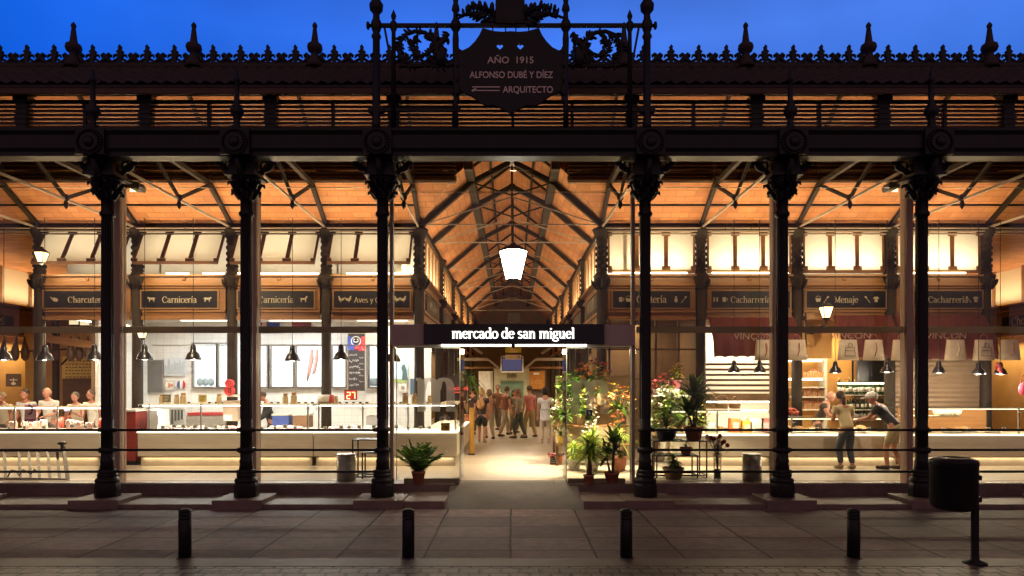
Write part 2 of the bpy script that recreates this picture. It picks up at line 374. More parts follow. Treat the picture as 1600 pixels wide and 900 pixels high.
def plate(name, outer, holes, y0, y1, m, parent=None):
    """an upright cut-out plate: outline in XZ with holes, from y0 to y1"""
    c = bpy.data.curves.new('p', 'CURVE'); c.dimensions = '2D'; c.fill_mode = 'BOTH'; c.extrude = abs(y1 - y0) / 2
    for ol in [outer] + holes:
        sp_ = c.splines.new('POLY'); sp_.points.add(len(ol) - 1); sp_.use_cyclic_u = True
        for q, (a, z) in zip(sp_.points, ol): q.co = (a, z, 0, 1)
    o = bpy.data.objects.new('p', c); COL.objects.link(o); bpy.context.view_layer.update()
    me = bpy.data.meshes.new_from_object(o.evaluated_get(bpy.context.evaluated_depsgraph_get())); bpy.data.objects.remove(o)
    me.transform(Matrix.Translation((0, (y0 + y1) / 2, 0)) @ Matrix.Rotation(R(90), 4, 'X')); me.materials.clear(); me.materials.append(m)
    ob = bpy.data.objects.new(name, me); COL.objects.link(ob)
    if parent is not None: attach(ob, parent)
    return ob
# ---------------------------------------------------------------- materials
M = {}
M['iron'] = mat('black_cast_iron', (.006, .005, .006), (.013, .010, .010), .45, 0, 6, .35, 40, spec=.4)
M['iron_brown'] = mat('brown_painted_iron', (.020, .014, .009), (.035, .025, .016), .7, 0, 5, .2, 30, spec=.2)
M['iron_light'] = mat('grey_painted_steel', (.30, .25, .19), (.38, .32, .25), .45, 0, 4)
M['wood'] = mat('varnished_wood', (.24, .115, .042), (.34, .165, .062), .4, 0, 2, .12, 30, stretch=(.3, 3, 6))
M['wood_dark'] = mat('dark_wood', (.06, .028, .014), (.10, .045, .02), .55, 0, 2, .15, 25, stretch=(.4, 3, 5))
M['slat'] = mat('louvre_slats', (.05, .013, .007), (.08, .022, .01), .6, 0, 2, stretch=(.3, 3, 5))
M['ceiling'] = brick('brick_vault', (.54, .235, .085), (.42, .165, .058), (.33, .135, .05), .46, .155, .012, .75, .35, noise=.32)
M['ceiling_side'] = brick('brick_vault_nave', (.54, .235, .085), (.42, .165, .058), (.33, .135, .05), .46, .155, .012, .75, .35, axes='YX', noise=.32)
M['tile_roof'] = mat('roof_tile', (.03, .02, .024), (.06, .037, .038), .7, 0, 7, .4, 30)
M['paving'] = brick('granite_slabs', (.225, .16, .148), (.128, .09, .085), (.022, .016, .015), 1.05, .72, .018, .66, .7, noise=.5, off=0, spots=True)
M['cobble'] = brick('granite_setts', (.21, .165, .15), (.11, .087, .08), (.014, .011, .01), .225, .19, .022, .45, 1.0, noise=.4)
M['kerb'] = mat('kerb_granite', (.12, .10, .086), (.17, .14, .12), .55, 0, 3, .3, 60)
M['granite'] = mat('pink_granite', (.17, .12, .098), (.26, .185, .15), .55, 0, 4, .3, 80)
M['ramp'] = mat('ramp_concrete', (.085, .073, .06), (.13, .112, .092), .7, 0, 3, .4, 70)
M['floor'] = brick('stone_floor', (.40, .34, .265), (.36, .30, .23), (.20, .165, .125), 1.2, .6, .006, .35, .1, noise=.22)
M['marble'] = mat('veined_marble', (.60, .52, .41), (.72, .65, .53), .3, 0, 1.6, stretch=(.5, 1, 3))
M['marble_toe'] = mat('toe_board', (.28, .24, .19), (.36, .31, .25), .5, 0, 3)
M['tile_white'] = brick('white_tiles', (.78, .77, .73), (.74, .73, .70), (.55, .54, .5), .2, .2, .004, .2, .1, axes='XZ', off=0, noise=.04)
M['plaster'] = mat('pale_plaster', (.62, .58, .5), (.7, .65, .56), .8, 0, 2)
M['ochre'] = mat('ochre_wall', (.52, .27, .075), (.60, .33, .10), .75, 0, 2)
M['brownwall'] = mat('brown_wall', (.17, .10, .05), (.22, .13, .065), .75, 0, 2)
M['red'] = mat('red_cloth', (.085, .011, .008), (.12, .016, .011), .75, 0, 2.5, .2, 12, stretch=(1, 1, .25))
M['redpaint'] = mat('red_paint', (.24, .03, .022), (.29, .04, .028), .55)
M['black'] = mat('black_board', (.012, .012, .014), (.02, .02, .024), .3, 0, 3)
M['gold'] = mat('sign_letter', (.42, .36, .25), None, .5)
M['trim'] = mat('sign_trim', (.24, .135, .055), None, .4)
M['white'] = mat('white_enamel', (.78, .76, .70), None, .35)
M['steel'] = mat('steel', (.48, .47, .44), (.58, .57, .54), .32, .8, 5)
M['alu'] = mat('aluminium', (.24, .22, .20), (.34, .32, .29), .38, .85, 6, stretch=(1, 1, 6))
M['glass'] = glass('shopfront_glass', 1.0, (.965, .97, .95))
M['vglass'] = glass('case_glass', .55, (.985, .99, .98))
M['gedge'] = mat('glass_edge', (.45, .50, .38), None, .15)
M['frost'] = None
M['post'] = mat('glazing_post', (.50, .34, .24), (.60, .42, .30), .5, 0, 2, stretch=(1, 1, .3))
M['band'] = None
M['portal'] = mat('portal_cladding', (.55, .44, .38), (.62, .50, .43), .85, 0, 2)
M['tube'] = emis('tube_light', (1, .86, .58), 11)
M['tubecool'] = emis('tube_light_cool', (1, .93, .78), 10)
M['letters_lit'] = emis('lit_letters', (1, .95, .85), 3.2)
M['led'] = emis('led_edge', (1, .86, .58), 3.0)
M['lampglass'] = emis('lantern_glass', (1, .72, .34), 4.5)
M['lampbig'] = emis('lantern_glass_bright', (1, .93, .78), 26)
M['bulb'] = emis('bulb', (1, .9, .7), 14)
M['screen'] = emis('screen', (.10, .085, .16), .8)
M['pane_right'] = mat('backlit_pane', (.86, .70, .48), (.9, .76, .56), .6, 0, 1.2, emit=0)
M['terracotta'] = mat('terracotta', (.30, .095, .045), (.38, .13, .065), .75, 0, 6, .2, 40)
M['soil'] = mat('potting_soil', (.03, .02, .014), (.05, .035, .02), .95, 0, 20)
M['leaf'] = mat('green_leaf', (.05, .13, .022), (.12, .22, .045), .5, 0, 5)
M['leaf_dark'] = mat('dark_leaf', (.016, .04, .016), (.035, .075, .025), .45, 0, 5)
M['leaf_lime'] = mat('lime_leaf', (.20, .32, .035), (.38, .46, .08), .5, 0, 5)
def leafy(m):
    t = m.node_tree; b = t.nodes['Principled BSDF']; o = t.nodes['Material Output']; s = t.nodes.new('ShaderNodeBsdfTranslucent'); x = t.nodes.new('ShaderNodeMixShader'); x.inputs[0].default_value = .42
    src = b.inputs['Base Color'].links[0].from_socket; h = t.nodes.new('ShaderNodeVectorMath'); h.operation = 'MULTIPLY'; h.inputs[1].default_value = (2.2, 1.9, 1.2)
    t.links.new(src, h.inputs[0]); t.links.new(h.outputs[0], s.inputs[0]); t.links.new(b.outputs[0], x.inputs[1]); t.links.new(s.outputs[0], x.inputs[2]); t.links.new(x.outputs[0], o.inputs[0])
for k_ in ('leaf', 'leaf_dark', 'leaf_lime'): leafy(M[k_])
M['bark'] = mat('plant_stem', (.16, .10, .05), (.24, .16, .08), .85, 0, 12, .4, 40)
def film(name, c, k, clear=0):
    m = bpy.data.materials.new(name); m.use_nodes = True
    t = m.node_tree; t.nodes.clear(); o = t.nodes.new('ShaderNodeOutputMaterial'); mx = t.nodes.new('ShaderNodeMixShader'); mx.inputs[0].default_value = k
    d = t.nodes.new('ShaderNodeBsdfDiffuse'); d.inputs[0].default_value = (*c, 1)
    s = t.nodes.new('ShaderNodeBsdfTranslucent'); s.inputs[0].default_value = (*c, 1)
    t.links.new(d.outputs[0], mx.inputs[1]); t.links.new(s.outputs[0], mx.inputs[2])
    tr = t.nodes.new('ShaderNodeBsdfTransparent'); m2 = t.nodes.new('ShaderNodeMixShader'); m2.inputs[0].default_value = clear
    t.links.new(mx.outputs[0], m2.inputs[1]); t.links.new(tr.outputs[0], m2.inputs[2]); t.links.new(m2.outputs[0], o.inputs[0]); return m
M['frost'] = film('etched_film', (.66, .63, .54), .7, .4); M['band'] = film('glazing_band', (.34, .29, .22), .6)
def pane_mat():
    """translucent white glass sheet of the light boxes, lit by the tube behind its lower edge"""
    m = bpy.data.materials.new('opal_glass'); m.use_nodes = True
    t = m.node_tree; t.nodes.clear(); o = t.nodes.new('ShaderNodeOutputMaterial'); mx = t.nodes.new('ShaderNodeMixShader'); mx.inputs[0].default_value = .62
    d = t.nodes.new('ShaderNodeBsdfDiffuse'); d.inputs[0].default_value = (.84, .77, .62, 1)
    s = t.nodes.new('ShaderNodeBsdfTranslucent'); s.inputs[0].default_value = (.88, .78, .58, 1)
    t.links.new(d.outputs[0], mx.inputs[1]); t.links.new(s.outputs[0], mx.inputs[2]); t.links.new(mx.outputs[0], o.inputs[0]); return m
M['opal'] = pane_mat(); M['amber'] = mat('amber_wall', (.30, .17, .06), (.38, .22, .085), .75, 0, 2)
_cc = {}
def colour(c, rough=.6, emit=0):
    k = (tuple(round(v, 3) for v in c), rough, emit)
    if k not in _cc:
        c2 = tuple(min(1, v * 1.22 + .004) for v in c)
        _cc[k] = mat('paint_%d' % len(_cc), c, c2, rough, 0, 7)
    return _cc[k]
# ================================================================ the setting: ground
def ground(name, x0, x1, y0, y1, z, m, th=.3):
    b = MB(); b.box(x0, x1, y0, y1, z - th, z); return struct(name, b, m)
ground('cobbled_road', -90, 90, -60, 7.86, 0, M['cobble'])
ground('kerb_strip', -90, 90, 7.86, 8.21, .004, M['kerb'])
ground('pavement', -90, 90, 8.21, 11.49, 0, M['paving'])
ground('far_ground', -90, 90, 46, 90, 0, M['paving'])
YG = 12.55                      # glass line
RX0, RX1 = -1.03, 1.05          # ramp between the two flights of steps
for x0, x1 in ((-40, -1.13), (1.2, 40)):
    b = MB(); b.box(x0, x1, 11.49, 12.46, -.2, .075)
    struct('lower_step', b, M['granite'], bevel=.012)
for x0, x1 in ((-2.2, -1.132), (1.202, 2.6)):
    b = MB(); b.box(x0, x1, 11.47, 12.462, -.2, .132); struct('entrance_step', b, M['granite'], bevel=.012)
for x0, x1 in ((-40, RX0), (RX1, 40)):
    b = MB(); b.box(x0, x1, 12.46, 12.9, -.2, FL)
    struct('upper_step', b, M['granite'], bevel=.012)
b = MB(); b.prism([(11.47, -.2), (11.47, .003), (12.62, FL + .002), (12.9, FL + .002), (12.9, -.2)], -1.128, 1.198, 'X')
struct('entrance_ramp', b, M['ramp'])
b = MB(); b.box(-40, 40, 12.9, 46, FL - .3, FL); struct('market_floor', b, M['floor'])
# ================================================================ the market hall
hall = thing('market_hall', 'dark cast iron market hall with glazed front, tiled louvred roof and brick vaulted ceiling', 'market hall', (0, YG, 0))
YC = 11.87
CX = [X(p, YC) for p in (168, 385, 598, 1008, 1222, 1440)]
CXA = [-9.43] + CX + [9.52]
def spiral(cx, cz, r0, r1, a0, turns, n=22):
    return [(cx + (r0 + (r1 - r0) * i / n) * math.cos(R(a0) + turns * 2 * math.pi * i / n), cz + (r0 + (r1 - r0) * i / n) * math.sin(R(a0) + turns * 2 * math.pi * i / n)) for i in range(n + 1)]
def facade_column(x):
    s = MB()
    s.lathe([(.135, .56), (.108, .72), (.114, .74), (.114, .78), (.103, .8), (.103, 1.27), (.126, 1.28), (.126, 1.33), (.097, 1.36), (.093, 3.3), (.095, 5.0), (.125, 5.02), (.125, 5.07), (.1, 5.1), (.1, 5.3)], (x, YC, 0), 20)
    for z in (.576, .954):
        s.lathe([(.12, z - .05), (.142, z - .03), (.142, z + .03), (.12, z + .05)], (x, YC, 0), 20)
    for k in range(16):                                     # fluting of the drum
        a = 2 * math.pi * k / 16
        s.bar((x + .092 * math.cos(a), YC + .092 * math.sin(a), 1.5), (x + .086 * math.cos(a), YC + .086 * math.sin(a), 4.95), .018, .018)
    c = s.build('column', M['iron'], hall)
    p = MB(); p.lathe([(.205, .15), (.205, .36), (.195, .37), (.195, .4)], (x, YC, 0), 8, a0=math.pi / 8)
    p.lathe([(.19, .4), (.2, .43), (.18, .47), (.155, .48), (.155, .5), (.165, .53), (.14, .56)], (x, YC, 0), 20)
    p.build('plinth', M['iron'], c, bevel=.01)
    k = MB(); k.lathe([(.1, 5.28), (.14, 5.3), (.12, 5.36), (.13, 5.42), (.16, 5.52), (.24, 5.62), (.26, 5.64), (.2, 5.66)], (x, YC, 0), 16)
    for tier, (zz, rr, sz) in enumerate(((5.36, .145, .11), (5.5, .19, .13))):
        for j in range(8):
            a = 2 * math.pi * (j + .5 * tier) / 8; d = Vector((math.cos(a), math.sin(a), 0)); o = Vector((x, YC, zz))
            k.tube([o + d * (rr - .03) - Vector((0, 0, .06)), o + d * rr, o + d * (rr + .05) + Vector((0, 0, sz * .6)), o + d * (rr + .1) + Vector((0, 0, sz * .55)), o + d * (rr + .11) + Vector((0, 0, sz * .2))], [.03, .045, .04, .03, .012], 6)
    k.box(x - .27, x + .27, YC - .27, YC + .27, 5.66, 5.72); k.box(x - .22, x + .22, YC - .22, YC + .22, 5.72, 6.05)
    for sx in (-1, 1):                                      # scrolls carrying the beam
        q = spiral(x + sx * .33, 5.9, .13, .03, 90 if sx > 0 else 90, sx * -1.4)
        k.tube([(a, YC, b_) for a, b_ in q], [.035 - .02 * i / len(q) for i in range(len(q))], 6)
        k.tube([(x + sx * .2, YC, 5.72), (x + sx * .3, YC, 5.8), (x + sx * .5, YC, 5.98), (x + sx * .62, YC, 6.04)], [.05, .045, .035, .03], 6)
        for j in range(3):
            k.ball((x + sx * (.27 + .11 * j), YC, 5.77 + .085 * j), .05, (1, .6, 1), 6)
    q = spiral(0, 0, .13, .03, 90, 1.4); k.tube([(x, YC - .3 - a, 5.85 + b_) for a, b_ in q], .03, 6)
    k.tube([(x, YC - .12, 5.5), (x, YC - .25, 5.66), (x, YC - .42, 5.9)], [.05, .06, .05], 6)
    k.build('capital', M['iron'], c)
    g = MB(); g.box(x - .24, x + .24, 11.36, 11.78, 5.93, 6.36)
    for j in range(24):
        a = 2 * math.pi * j / 24; g.ball((x + .2 * math.cos(a), 11.345, 6.13 + .2 * math.sin(a)), .026, n=6)
    g.tube([(x, 11.37, 6.13), (x, 11.325, 6.13)], [.17, .15], 20); g.ball((x, 11.32, 6.13), .09, (1, .5, 1), 8)
    g.build('medallion', M['iron'], c)
for i, x in enumerate(CXA): facade_column(x)
def finial_post(x):
    f = MB(); Y = 11.5
    f.lathe([(.1, 6.36), (.1, 6.42), (.06, 6.46), (.05, 6.56), (.1, 6.64), (.115, 6.69), (.1, 6.75), (.05, 6.82), (.06, 6.85), (.045, 6.88), (.04, 7.2), (.06, 7.22), (.03, 7.26), (.035, 7.32), (.004, 7.42)], (x, Y, 0), 12)
    f.build('gutter_spike', M['iron'], hall)
for p in (145, 370, 1235, 1455): finial_post(X(p, 11.5))
b = MB(); b.box(-14, 14, 11.74, 12.0, 6.06, 6.36); b.box(-14, 14, 11.70, 11.74, 6.2, 6.26)
b.build('eaves_beam', M['iron'], hall)
for x0, x1 in zip(CXA, CXA[1:]):
    f = MB(); f.box(x0 + .42, x1 - .42, 11.86, 12.04, 6.025, 6.058); f.build('beam_flange', M['iron_light'], hall)  # flange coloured paler than the beam so its lit edge shows as a line
b = MB(); b.prism([(11.44, 5.92), (11.72, 5.92), (11.72, 6.38), (11.40, 6.38), (11.38, 6.33), (11.42, 6.27), (11.42, 6.05), (11.46, 6.0)], -14, 14, 'X'); b.build('gutter', M['iron'], hall)
def tiles(x0, x1, lo, hi, th=.05):
    """corrugated tile sheet from eaves lo=(y,z) to ridge hi, rolls running up the slope"""
    m = MB(); n = int((x1 - x0) / .06); rows = 7; d = Vector((0, hi[0] - lo[0], hi[1] - lo[1])); nn = Vector((0, -d.z, d.y)).normalized() * (1 if d.y > 0 else -1)
    if nn.z < 0: nn = -nn
    V = []
    for j in range(rows):
        for e in (0, 1):
            t = (j + e) / rows
            for i in range(n + 1):
                xx = x0 + (x1 - x0) * i / n
                V.append(Vector((xx, lo[0], lo[1])) + d * t + nn * (.05 + .028 * math.sin(xx * 2 * math.pi / .24) + (.022 if e == 0 else 0)))
    I = []
    for r in range(rows * 2 - 1):
        for i in range(n): I.append((r * (n + 1) + i, r * (n + 1) + i + 1, (r + 1) * (n + 1) + i + 1, (r + 1) * (n + 1) + i))
    m.faces(V, I, True); m.box(x0, x1, *( (lo[0], lo[0] + .06) if d.y > 0 else (lo[0] - .06, lo[0])), lo[1] - .02, lo[1] + .03); return m
XE = 14
tiles(-XE, XE, (11.62, 6.36), (13.04, 6.84)).build('lower_roof', M['tile_roof'], hall)
YL, ZR, YR = 13.1, 8.76, 14.5   # louvre plane, ridge
lr = tiles(-XE, XE, (12.75, 7.66), (YR, ZR)).build('lantern_roof', M['tile_roof'], hall)
tiles(-XE, XE, (16.25, 7.66), (YR, ZR)).build('roof_slope', M['tile_roof'], lr)
b = MB(); b.box(-XE, XE, 12.76, 12.84, 7.53, 7.66); b.box(-XE, XE, 12.84, 13.06, 7.6, 7.64); b.build('eaves_board', M['wood_dark'], lr)
b = MB(); b.tube([(-XE, YR, ZR + .06), (XE, YR, ZR + .06)], .09, 8); b.build('ridge_tile', M['tile_roof'], lr)
for s in (-1, 1):
    b = MB(); yo = YR + s * 1.62; b.sheet([(-XE, yo, 7.68), (XE, yo, 7.68), (XE, YR, ZR - .03), (-XE, YR, ZR - .03)], .02 * -s); b.build('lantern_vault', M['ceiling'], lr)
PX = [-11.75] + [X(p, YL) for p in (38, 230, 424.6, 616.6, 986, 1181, 1378, 1572)] + [11.85]
for x in PX:
    b = MB(); b.box(x - .1, x + .1, 13.0, 13.2, 6.8, 7.62); b.box(x - .14, x + .14, 12.98, 13.22, 7.46, 7.6)
    for zz in (6.95, 7.05, 7.15, 7.25, 7.35): b.box(x - .12, x + .12, 12.985, 13.0, zz, zz + .05)
    b.build('louvre_pilaster', M['iron'], hall)
def louvres(Y, name, m, front):
    for x0, x1 in zip(PX, PX[1:]):
        b = MB(); z = 6.86
        while z < 7.5:
            b.box(x0 + .1, x1 - .1, Y - .012, Y + .012, z - .026, z + .026); z += .079
        mid = [(x0 + x1) / 2] if x1 - x0 < 3 else [x0 + (x1 - x0) * k / 4 for k in (1, 2, 3)]
        b.mi = 1
        for q in mid: b.box(q - .028, q + .028, Y - .05, Y + .05, 6.82, 7.5)
        b.box(x0 + .1, x1 - .1, Y - .04, Y + .04, 7.5, 7.535)
        b.build(name, [m, M['iron']], hall)
louvres(YL, 'louvre_panel', M['slat'], True)
# back of the lantern towards the stalls, open over the nave
YB = 15.9
for x0, x1 in ((-XE, -1.3), (1.3, XE)):
    b = MB(); z = 6.9
    while z < 7.62:
        b.bar((x0, YB, z), (x1, YB, z), .1, .016, up=(0, .45, .9)); z += .085
    b.build('back_louvre', M['wood_dark'], hall)
    b = MB(); b.box(x0, x1, YB - .06, YB + .06, 6.78, 6.86); b.mi = 1; b.box(x0, x1, YB - .075, YB - .06, 6.8, 6.825); b.build('louvre_sill', [M['wood_dark'], M['iron_light']], hall)
    b = MB(); b.box(x0, x1, YB + .12, YB + .16, 6.86, 7.75); b.build('lantern_back', M['wood_dark'], hall)
b = MB(); b.box(-XE, XE, YL - .06, YL + .06, 6.76, 6.84); b.build('louvre_sill', M['iron'], hall)
# ---- ceilings
YI, ZI = 17.1, 6.1              # first row of interior columns, height of their capitals
ix = [X(p, YI) for p in (62, 215, 363, 510, 655)]; ir = [X(p, YI) for p in (940, 1095, 1245, 1390, 1540)]
NX = 2.28
b = MB(); b.sheet([(-19, 12.04, 6.16), (19, 12.04, 6.16), (19, 13.08, 6.82), (-19, 13.08, 6.82)], .03); b.build('front_ceiling', M['wood_dark'], hall)
for s in (-1, 1):
    q = [(s * NX, YI, ZI + .02), (s * 19, YI, ZI + .02), (s * 19, YB, 6.82), (s * 1.48, YB, 6.82)]
    b = MB(); b.sheet(q if s > 0 else q[::-1], .03); b.build('brick_ceiling', M['ceiling'], hall)
    b = MB(); q = [(s * NX, YI, ZI + .02), (s * 1.48, YB, 6.82), (s * 1.02, YB, 7.22), (s * 1.02, 44, 7.22), (s * NX, 44, ZI + .02)]
    b.face(q); b.build('nave_ceiling', M['ceiling_side'], hall)
    b = MB(); q = [(s * 1.28, YB, 7.28), (s * 1.28, 44, 7.28), (0, 44, 8.3), (0, YB, 8.3)]
    b.face(q); b.build('nave_vault', M['ceiling_side'], hall)
    b = MB(); b.box(s * 1.02 - .1, s * 1.02 + .1, YB, 44, 7.1, 7.32); b.build('nave_purlin', M['iron_brown'], hall)
    b = MB(); b.box(s * .55 - .03, s * .55 + .03, YB, 44, 7.78, 7.86); b.build('nave_purlin', M['iron_brown'], hall)
for x0, x1 in ((-19, -11.9), (11.9, 19)):
    b = MB(); b.box(x0, x1, 17.15, 44, 6.2, 6.24); b.build('side_ceiling', M['ceiling'], hall)
# dark envelope of the deep hall: roof decks, side and end walls
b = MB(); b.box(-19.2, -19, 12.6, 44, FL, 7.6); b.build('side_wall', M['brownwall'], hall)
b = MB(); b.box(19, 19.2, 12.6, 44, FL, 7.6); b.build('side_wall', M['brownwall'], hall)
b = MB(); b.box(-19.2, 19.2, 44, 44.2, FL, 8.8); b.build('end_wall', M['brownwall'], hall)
for s in (-1, 1):
    b = MB(); b.box(s * 1.45, s * 19.2, 16.4, 44, 7.7, 7.8); b.build('roof_deck', M['wood_dark'], hall)
    q = [(s * 1.6, 16.0, 7.72), (s * 1.6, 44, 7.72), (0, 44, 8.7), (0, 16.0, 8.7)]
    b = MB(); b.face(q); b.build('nave_roof', M['tile_roof'], hall)
# ---- interior columns
def inner_column(x, y, top=6.0, r=.12):
    c = MB(); c.lathe([(.22, FL), (.22, FL + .12), (.16, FL + .2), (.15, 1.0), (.13, 1.05), (r, 4.55)], (x, y, 0), 12)
    s = c.build('inner_column', M['iron_brown'], hall)
    c = MB(); c.lathe([(r, 4.5), (.16, 4.56), (.2, 4.72), (.22, 4.8), (.17, 4.83), (.13, 4.9), (.15, 4.95), (.12, 5.0), (.12, 5.6), (.15, 5.66), (.13, 5.7), (.17, 5.8), (.22, top - .1), (.24, top - .04), (.18, top)], (x, y, 0), 12)
    for zz in (5.05, 5.2, 5.35, 5.5):
        for j in range(6):
            a = j * math.pi / 3 + zz * 7; c.ball((x + .13 * math.cos(a), y + .13 * math.sin(a), zz), .035, (1, 1, 1.5), 6)
    for j in range(8):
        a = j * math.pi / 4; d = Vector((math.cos(a), math.sin(a), 0)); o = Vector((x, y, 0))
        c.tube([o + d * .14 + Vector((0, 0, 4.48)), o + d * .22 + Vector((0, 0, 4.6)), o + d * .25 + Vector((0, 0, 4.7)), o + d * .25 + Vector((0, 0, 4.64))], [.03, .035, .03, .012], 5)
    c.build('capital', M['iron_brown'], s); return s
for x in ix + ir: inner_column(x, YI)
NY = [21.4, 25.7, 30.0, 34.3, 38.6]
for y in NY:
    for s in (-1, 1): inner_column(s * NX, y)
for s in (-1, 1):
    for y in (22.6, 28.1): inner_column(s * 11.86, y)
# longitudinal eaves beams and service pipes under the ceilings
for s, xs in ((-1, ix), (1, ir)):
    a, c_ = (-19, xs[-1]) if s < 0 else (xs[0], 19)
    b = MB(); b.box(a, c_, YI - .06, YI + .06, 5.96, 6.1); b.build('eaves_girder', M['iron_brown'], hall)
    b = MB()
    for zz, yy in ((5.9, 16.95), (5.84, 17.0), (5.96, 16.9)): b.tube([(a, yy, zz), (c_, yy, zz)], .022, 6)
    b.build('service_pipe', M['iron_light'], hall)
    b = MB(); b.box(s * NX - .06, s * NX + .06, YI, 44, 5.96, 6.1); b.build('nave_girder', M['iron_brown'], hall)
    b = MB(); yy = 16.5; b.tube([(a, yy, 6.42), (c_, yy, 6.42)], .025, 6); b.build('tension_rod', M['iron_brown'], hall)
# ---- trusses of the front aisle
def aisle_truss(x, xf):
    b = MB()
    p = lambda y, z: (xf + (x - xf) * (y - YC) / (YI - YC), y, z)
    b.bar(p(YI, 6.08), p(YB, 6.72), .09, .14); b.bar(p(YB, 6.74), p(YL, 6.74), .09, .1); b.bar(p(YL, 6.74), p(12.05, 6.1), .09, .14)
    b.bar(p(14.4, 6.02), p(YB - .1, 6.7), .05, .07); b.bar(p(14.4, 6.02), p(YL + .1, 6.7), .05, .07)
    b.bar(p(YL, 6.8), p(YL, 7.55), .06); b.bar(p(YB, 6.8), p(YB, 7.62), .06); b.bar(p(YL, 7.55), p(YR, 8.6), .06, .1); b.bar(p(YB, 7.6), p(YR, 8.6), .06, .1)
    t = b.build('aisle_truss', M['iron_brown'], hall)
    b = MB(); b.bar(p(12.0, 5.98), p(YI - .1, 6.0), .03, .05); b.build('tie_bar', M['iron_light'], t)
    b = MB(); q = p(14.4, 0); b.lathe([(.004, 5.78), (.04, 5.84), (.05, 5.9), (.03, 5.96), (.07, 6.0), (.07, 6.06), (.03, 6.1)], (q[0], q[1], 0), 8); b.build('pendant', M['iron_brown'], t)
for x, xf in zip(ix + ir, [-11.83, -9.43] + CX + [9.52, 11.9]): aisle_truss(x, xf)
# ---- nave trusses
def nave_truss(y, k):
    b = MB()
    for s in (-1, 1):
        b.bar((s * (NX - .06), y, 6.05), (s * 1.03, y, 7.08), .12, .16, up=(0, 1, 0)); b.bar((s * 1.03, y, 7.08), (0, y, 7.62), .12, .15, up=(0, 1, 0))
        b.bar((s * 1.0, y, 7.1), (0, y, 6.78), .035, .035); b.bar((s * .98, y, 7.08), (s * .98, y, 7.3), .06)
        b.bar((s * 1.25, y, 7.3), (0, y, 8.22), .06, .08, up=(0, 1, 0))
        q = arc(s * 1.62, 6.02, .42, .5, 90 if s < 0 else 90, 180 if s > 0 else 0, 8)
    b.tube([(0, y, 6.7), (0, y, 7.6)], .028, 8)
    t = b.build('nave_truss', M['iron_brown'], hall)
    b = MB(); b.bar((-NX + .1, y, 6.06), (0, y, 6.74), .025, .03); b.bar((NX - .1, y, 6.06), (0, y, 6.74), .025, .03); b.bar((-NX, y, 6.06), (NX, y, 6.06), .022, .03); b.build('tie_bar', M['iron_light'], t)
    b = MB(); b.tube([(0, y, 7.52), (0, y, 7.68)], .09, 12); b.build('hub', M['white'] if k == 0 else M['iron_brown'], t)
for k, y in enumerate([YI - .15, 19.1, 23.4, 27.8, 32.2, 36.6]): nave_truss(y, k)
# ---- cresting along the ridge
CU = .56
def crest_unit(b, x, y0, y1, z0):
    k = .56 / 41
    def ring(cx, cz, r, wd): b.prism([(x + a * k, z0 + c * k) for a, c in arc(cx, cz, r, r, 0, 348, 10)] , y0, y1)
    b.prism([(x + a * k, z0 + c * k) for a, c in [(-3, 0), (3, 0), (2.5, 8), (5, 12), (3.5, 15), (6, 18), (3, 20), (2, 23), (3, 25), (0, 29), (-3, 25), (-2, 23), (-3, 20), (-6, 18), (-3.5, 15), (-5, 12), (-2.5, 8)]], y0, y1)
    for s in (-1, 1):
        b.tube([(x + s * a * k, (y0 + y1) / 2, z0 + c * k) for a, c in [(3, 7), (8, 4), (11, 1.5), (15, 2), (19, 6), (20, 11), (17, 14), (14, 12), (14.5, 9)]], [.03, .034, .04, .05, .056, .052, .042, .032, .02], 6)
        b.tube([(x + s * a * k, (y0 + y1) / 2, z0 + c * k) for a, c in [(2, 9), (6, 13), (9, 12), (11, 8)]], [.026, .032, .03, .012], 6)
fin = [X(p, YR) for p in (115, 303, 492, 682, 975, 1165, 1357, 1546)]
fin = [fin[0] - 2.55] + fin + [fin[-1] + 2.55]
for x0, x1 in zip(fin, fin[1:]):
    b = MB(); b.box(x0 + .12, x1 - .12, YR - .03, YR + .03, ZR + .12, ZR + .17)
    n = max(1, int((x1 - x0 - .3) / .53)); st_ = (x1 - x0 - .24) / n
    for i in range(n): crest_unit(b, x0 + .12 + st_ * (i + .5), YR - .028, YR + .028, ZR + .15)
    b.build('ridge_cresting', M['iron'], hall)
for x in fin:
    b = MB(); b.lathe([(.19, ZR + .05), (.17, ZR + .14), (.1, ZR + .28), (.075, ZR + .36), (.14, ZR + .4), (.165, ZR + .47), (.15, ZR + .54), (.09, ZR + .58), (.075, ZR + .62), (.04, ZR + .9), (.055, ZR + .93), (.05, ZR + .97), (.004, ZR + 1.03)], (x, YR, 0), 12)
    b.build('ridge_finial', M['tile_roof'], hall)
# ---- glazed front: panes, posts and a band at door height
GX = [X(p, YG) for p in (185, 397, 612, 989, 1212, 1419)]
gxa = [-9.75] + GX + [9.75]
b0, b1 = 3.04, 3.16
for i, (x0, x1) in enumerate(zip(gxa, gxa[1:])):
    if i == 3: continue
    b = MB(); b.box(x0 + .05, x1 - .05, YG, YG + .012, FL + .01, 6.02); b.build('glass_pane', M['glass'], hall)
    b = MB(); b.box(x0 + .07, x1 - .07, YG + .03, YG + .05, b0, b1); b.build('glazing_bar', M['band'], hall)
    b = MB(); b.box(x0, x1, YG - .03, YG + .06, FL, FL + .012); b.build('glazing_channel', M['steel'], hall)
for x in (-9.75, GX[0], GX[1], GX[4], GX[5], 9.75):
    b = MB(); b.box(x - .058, x + .058, YG - .06, YG + .16, FL, 5.9); b.build('glazing_post', M['post'], hall)
for x in (GX[2], GX[3]):
    b = MB(); b.box(x - .03, x + .03, YG - .04, YG + .1, FL, 5.9); b.build('glazing_post', M['iron_light'], hall)
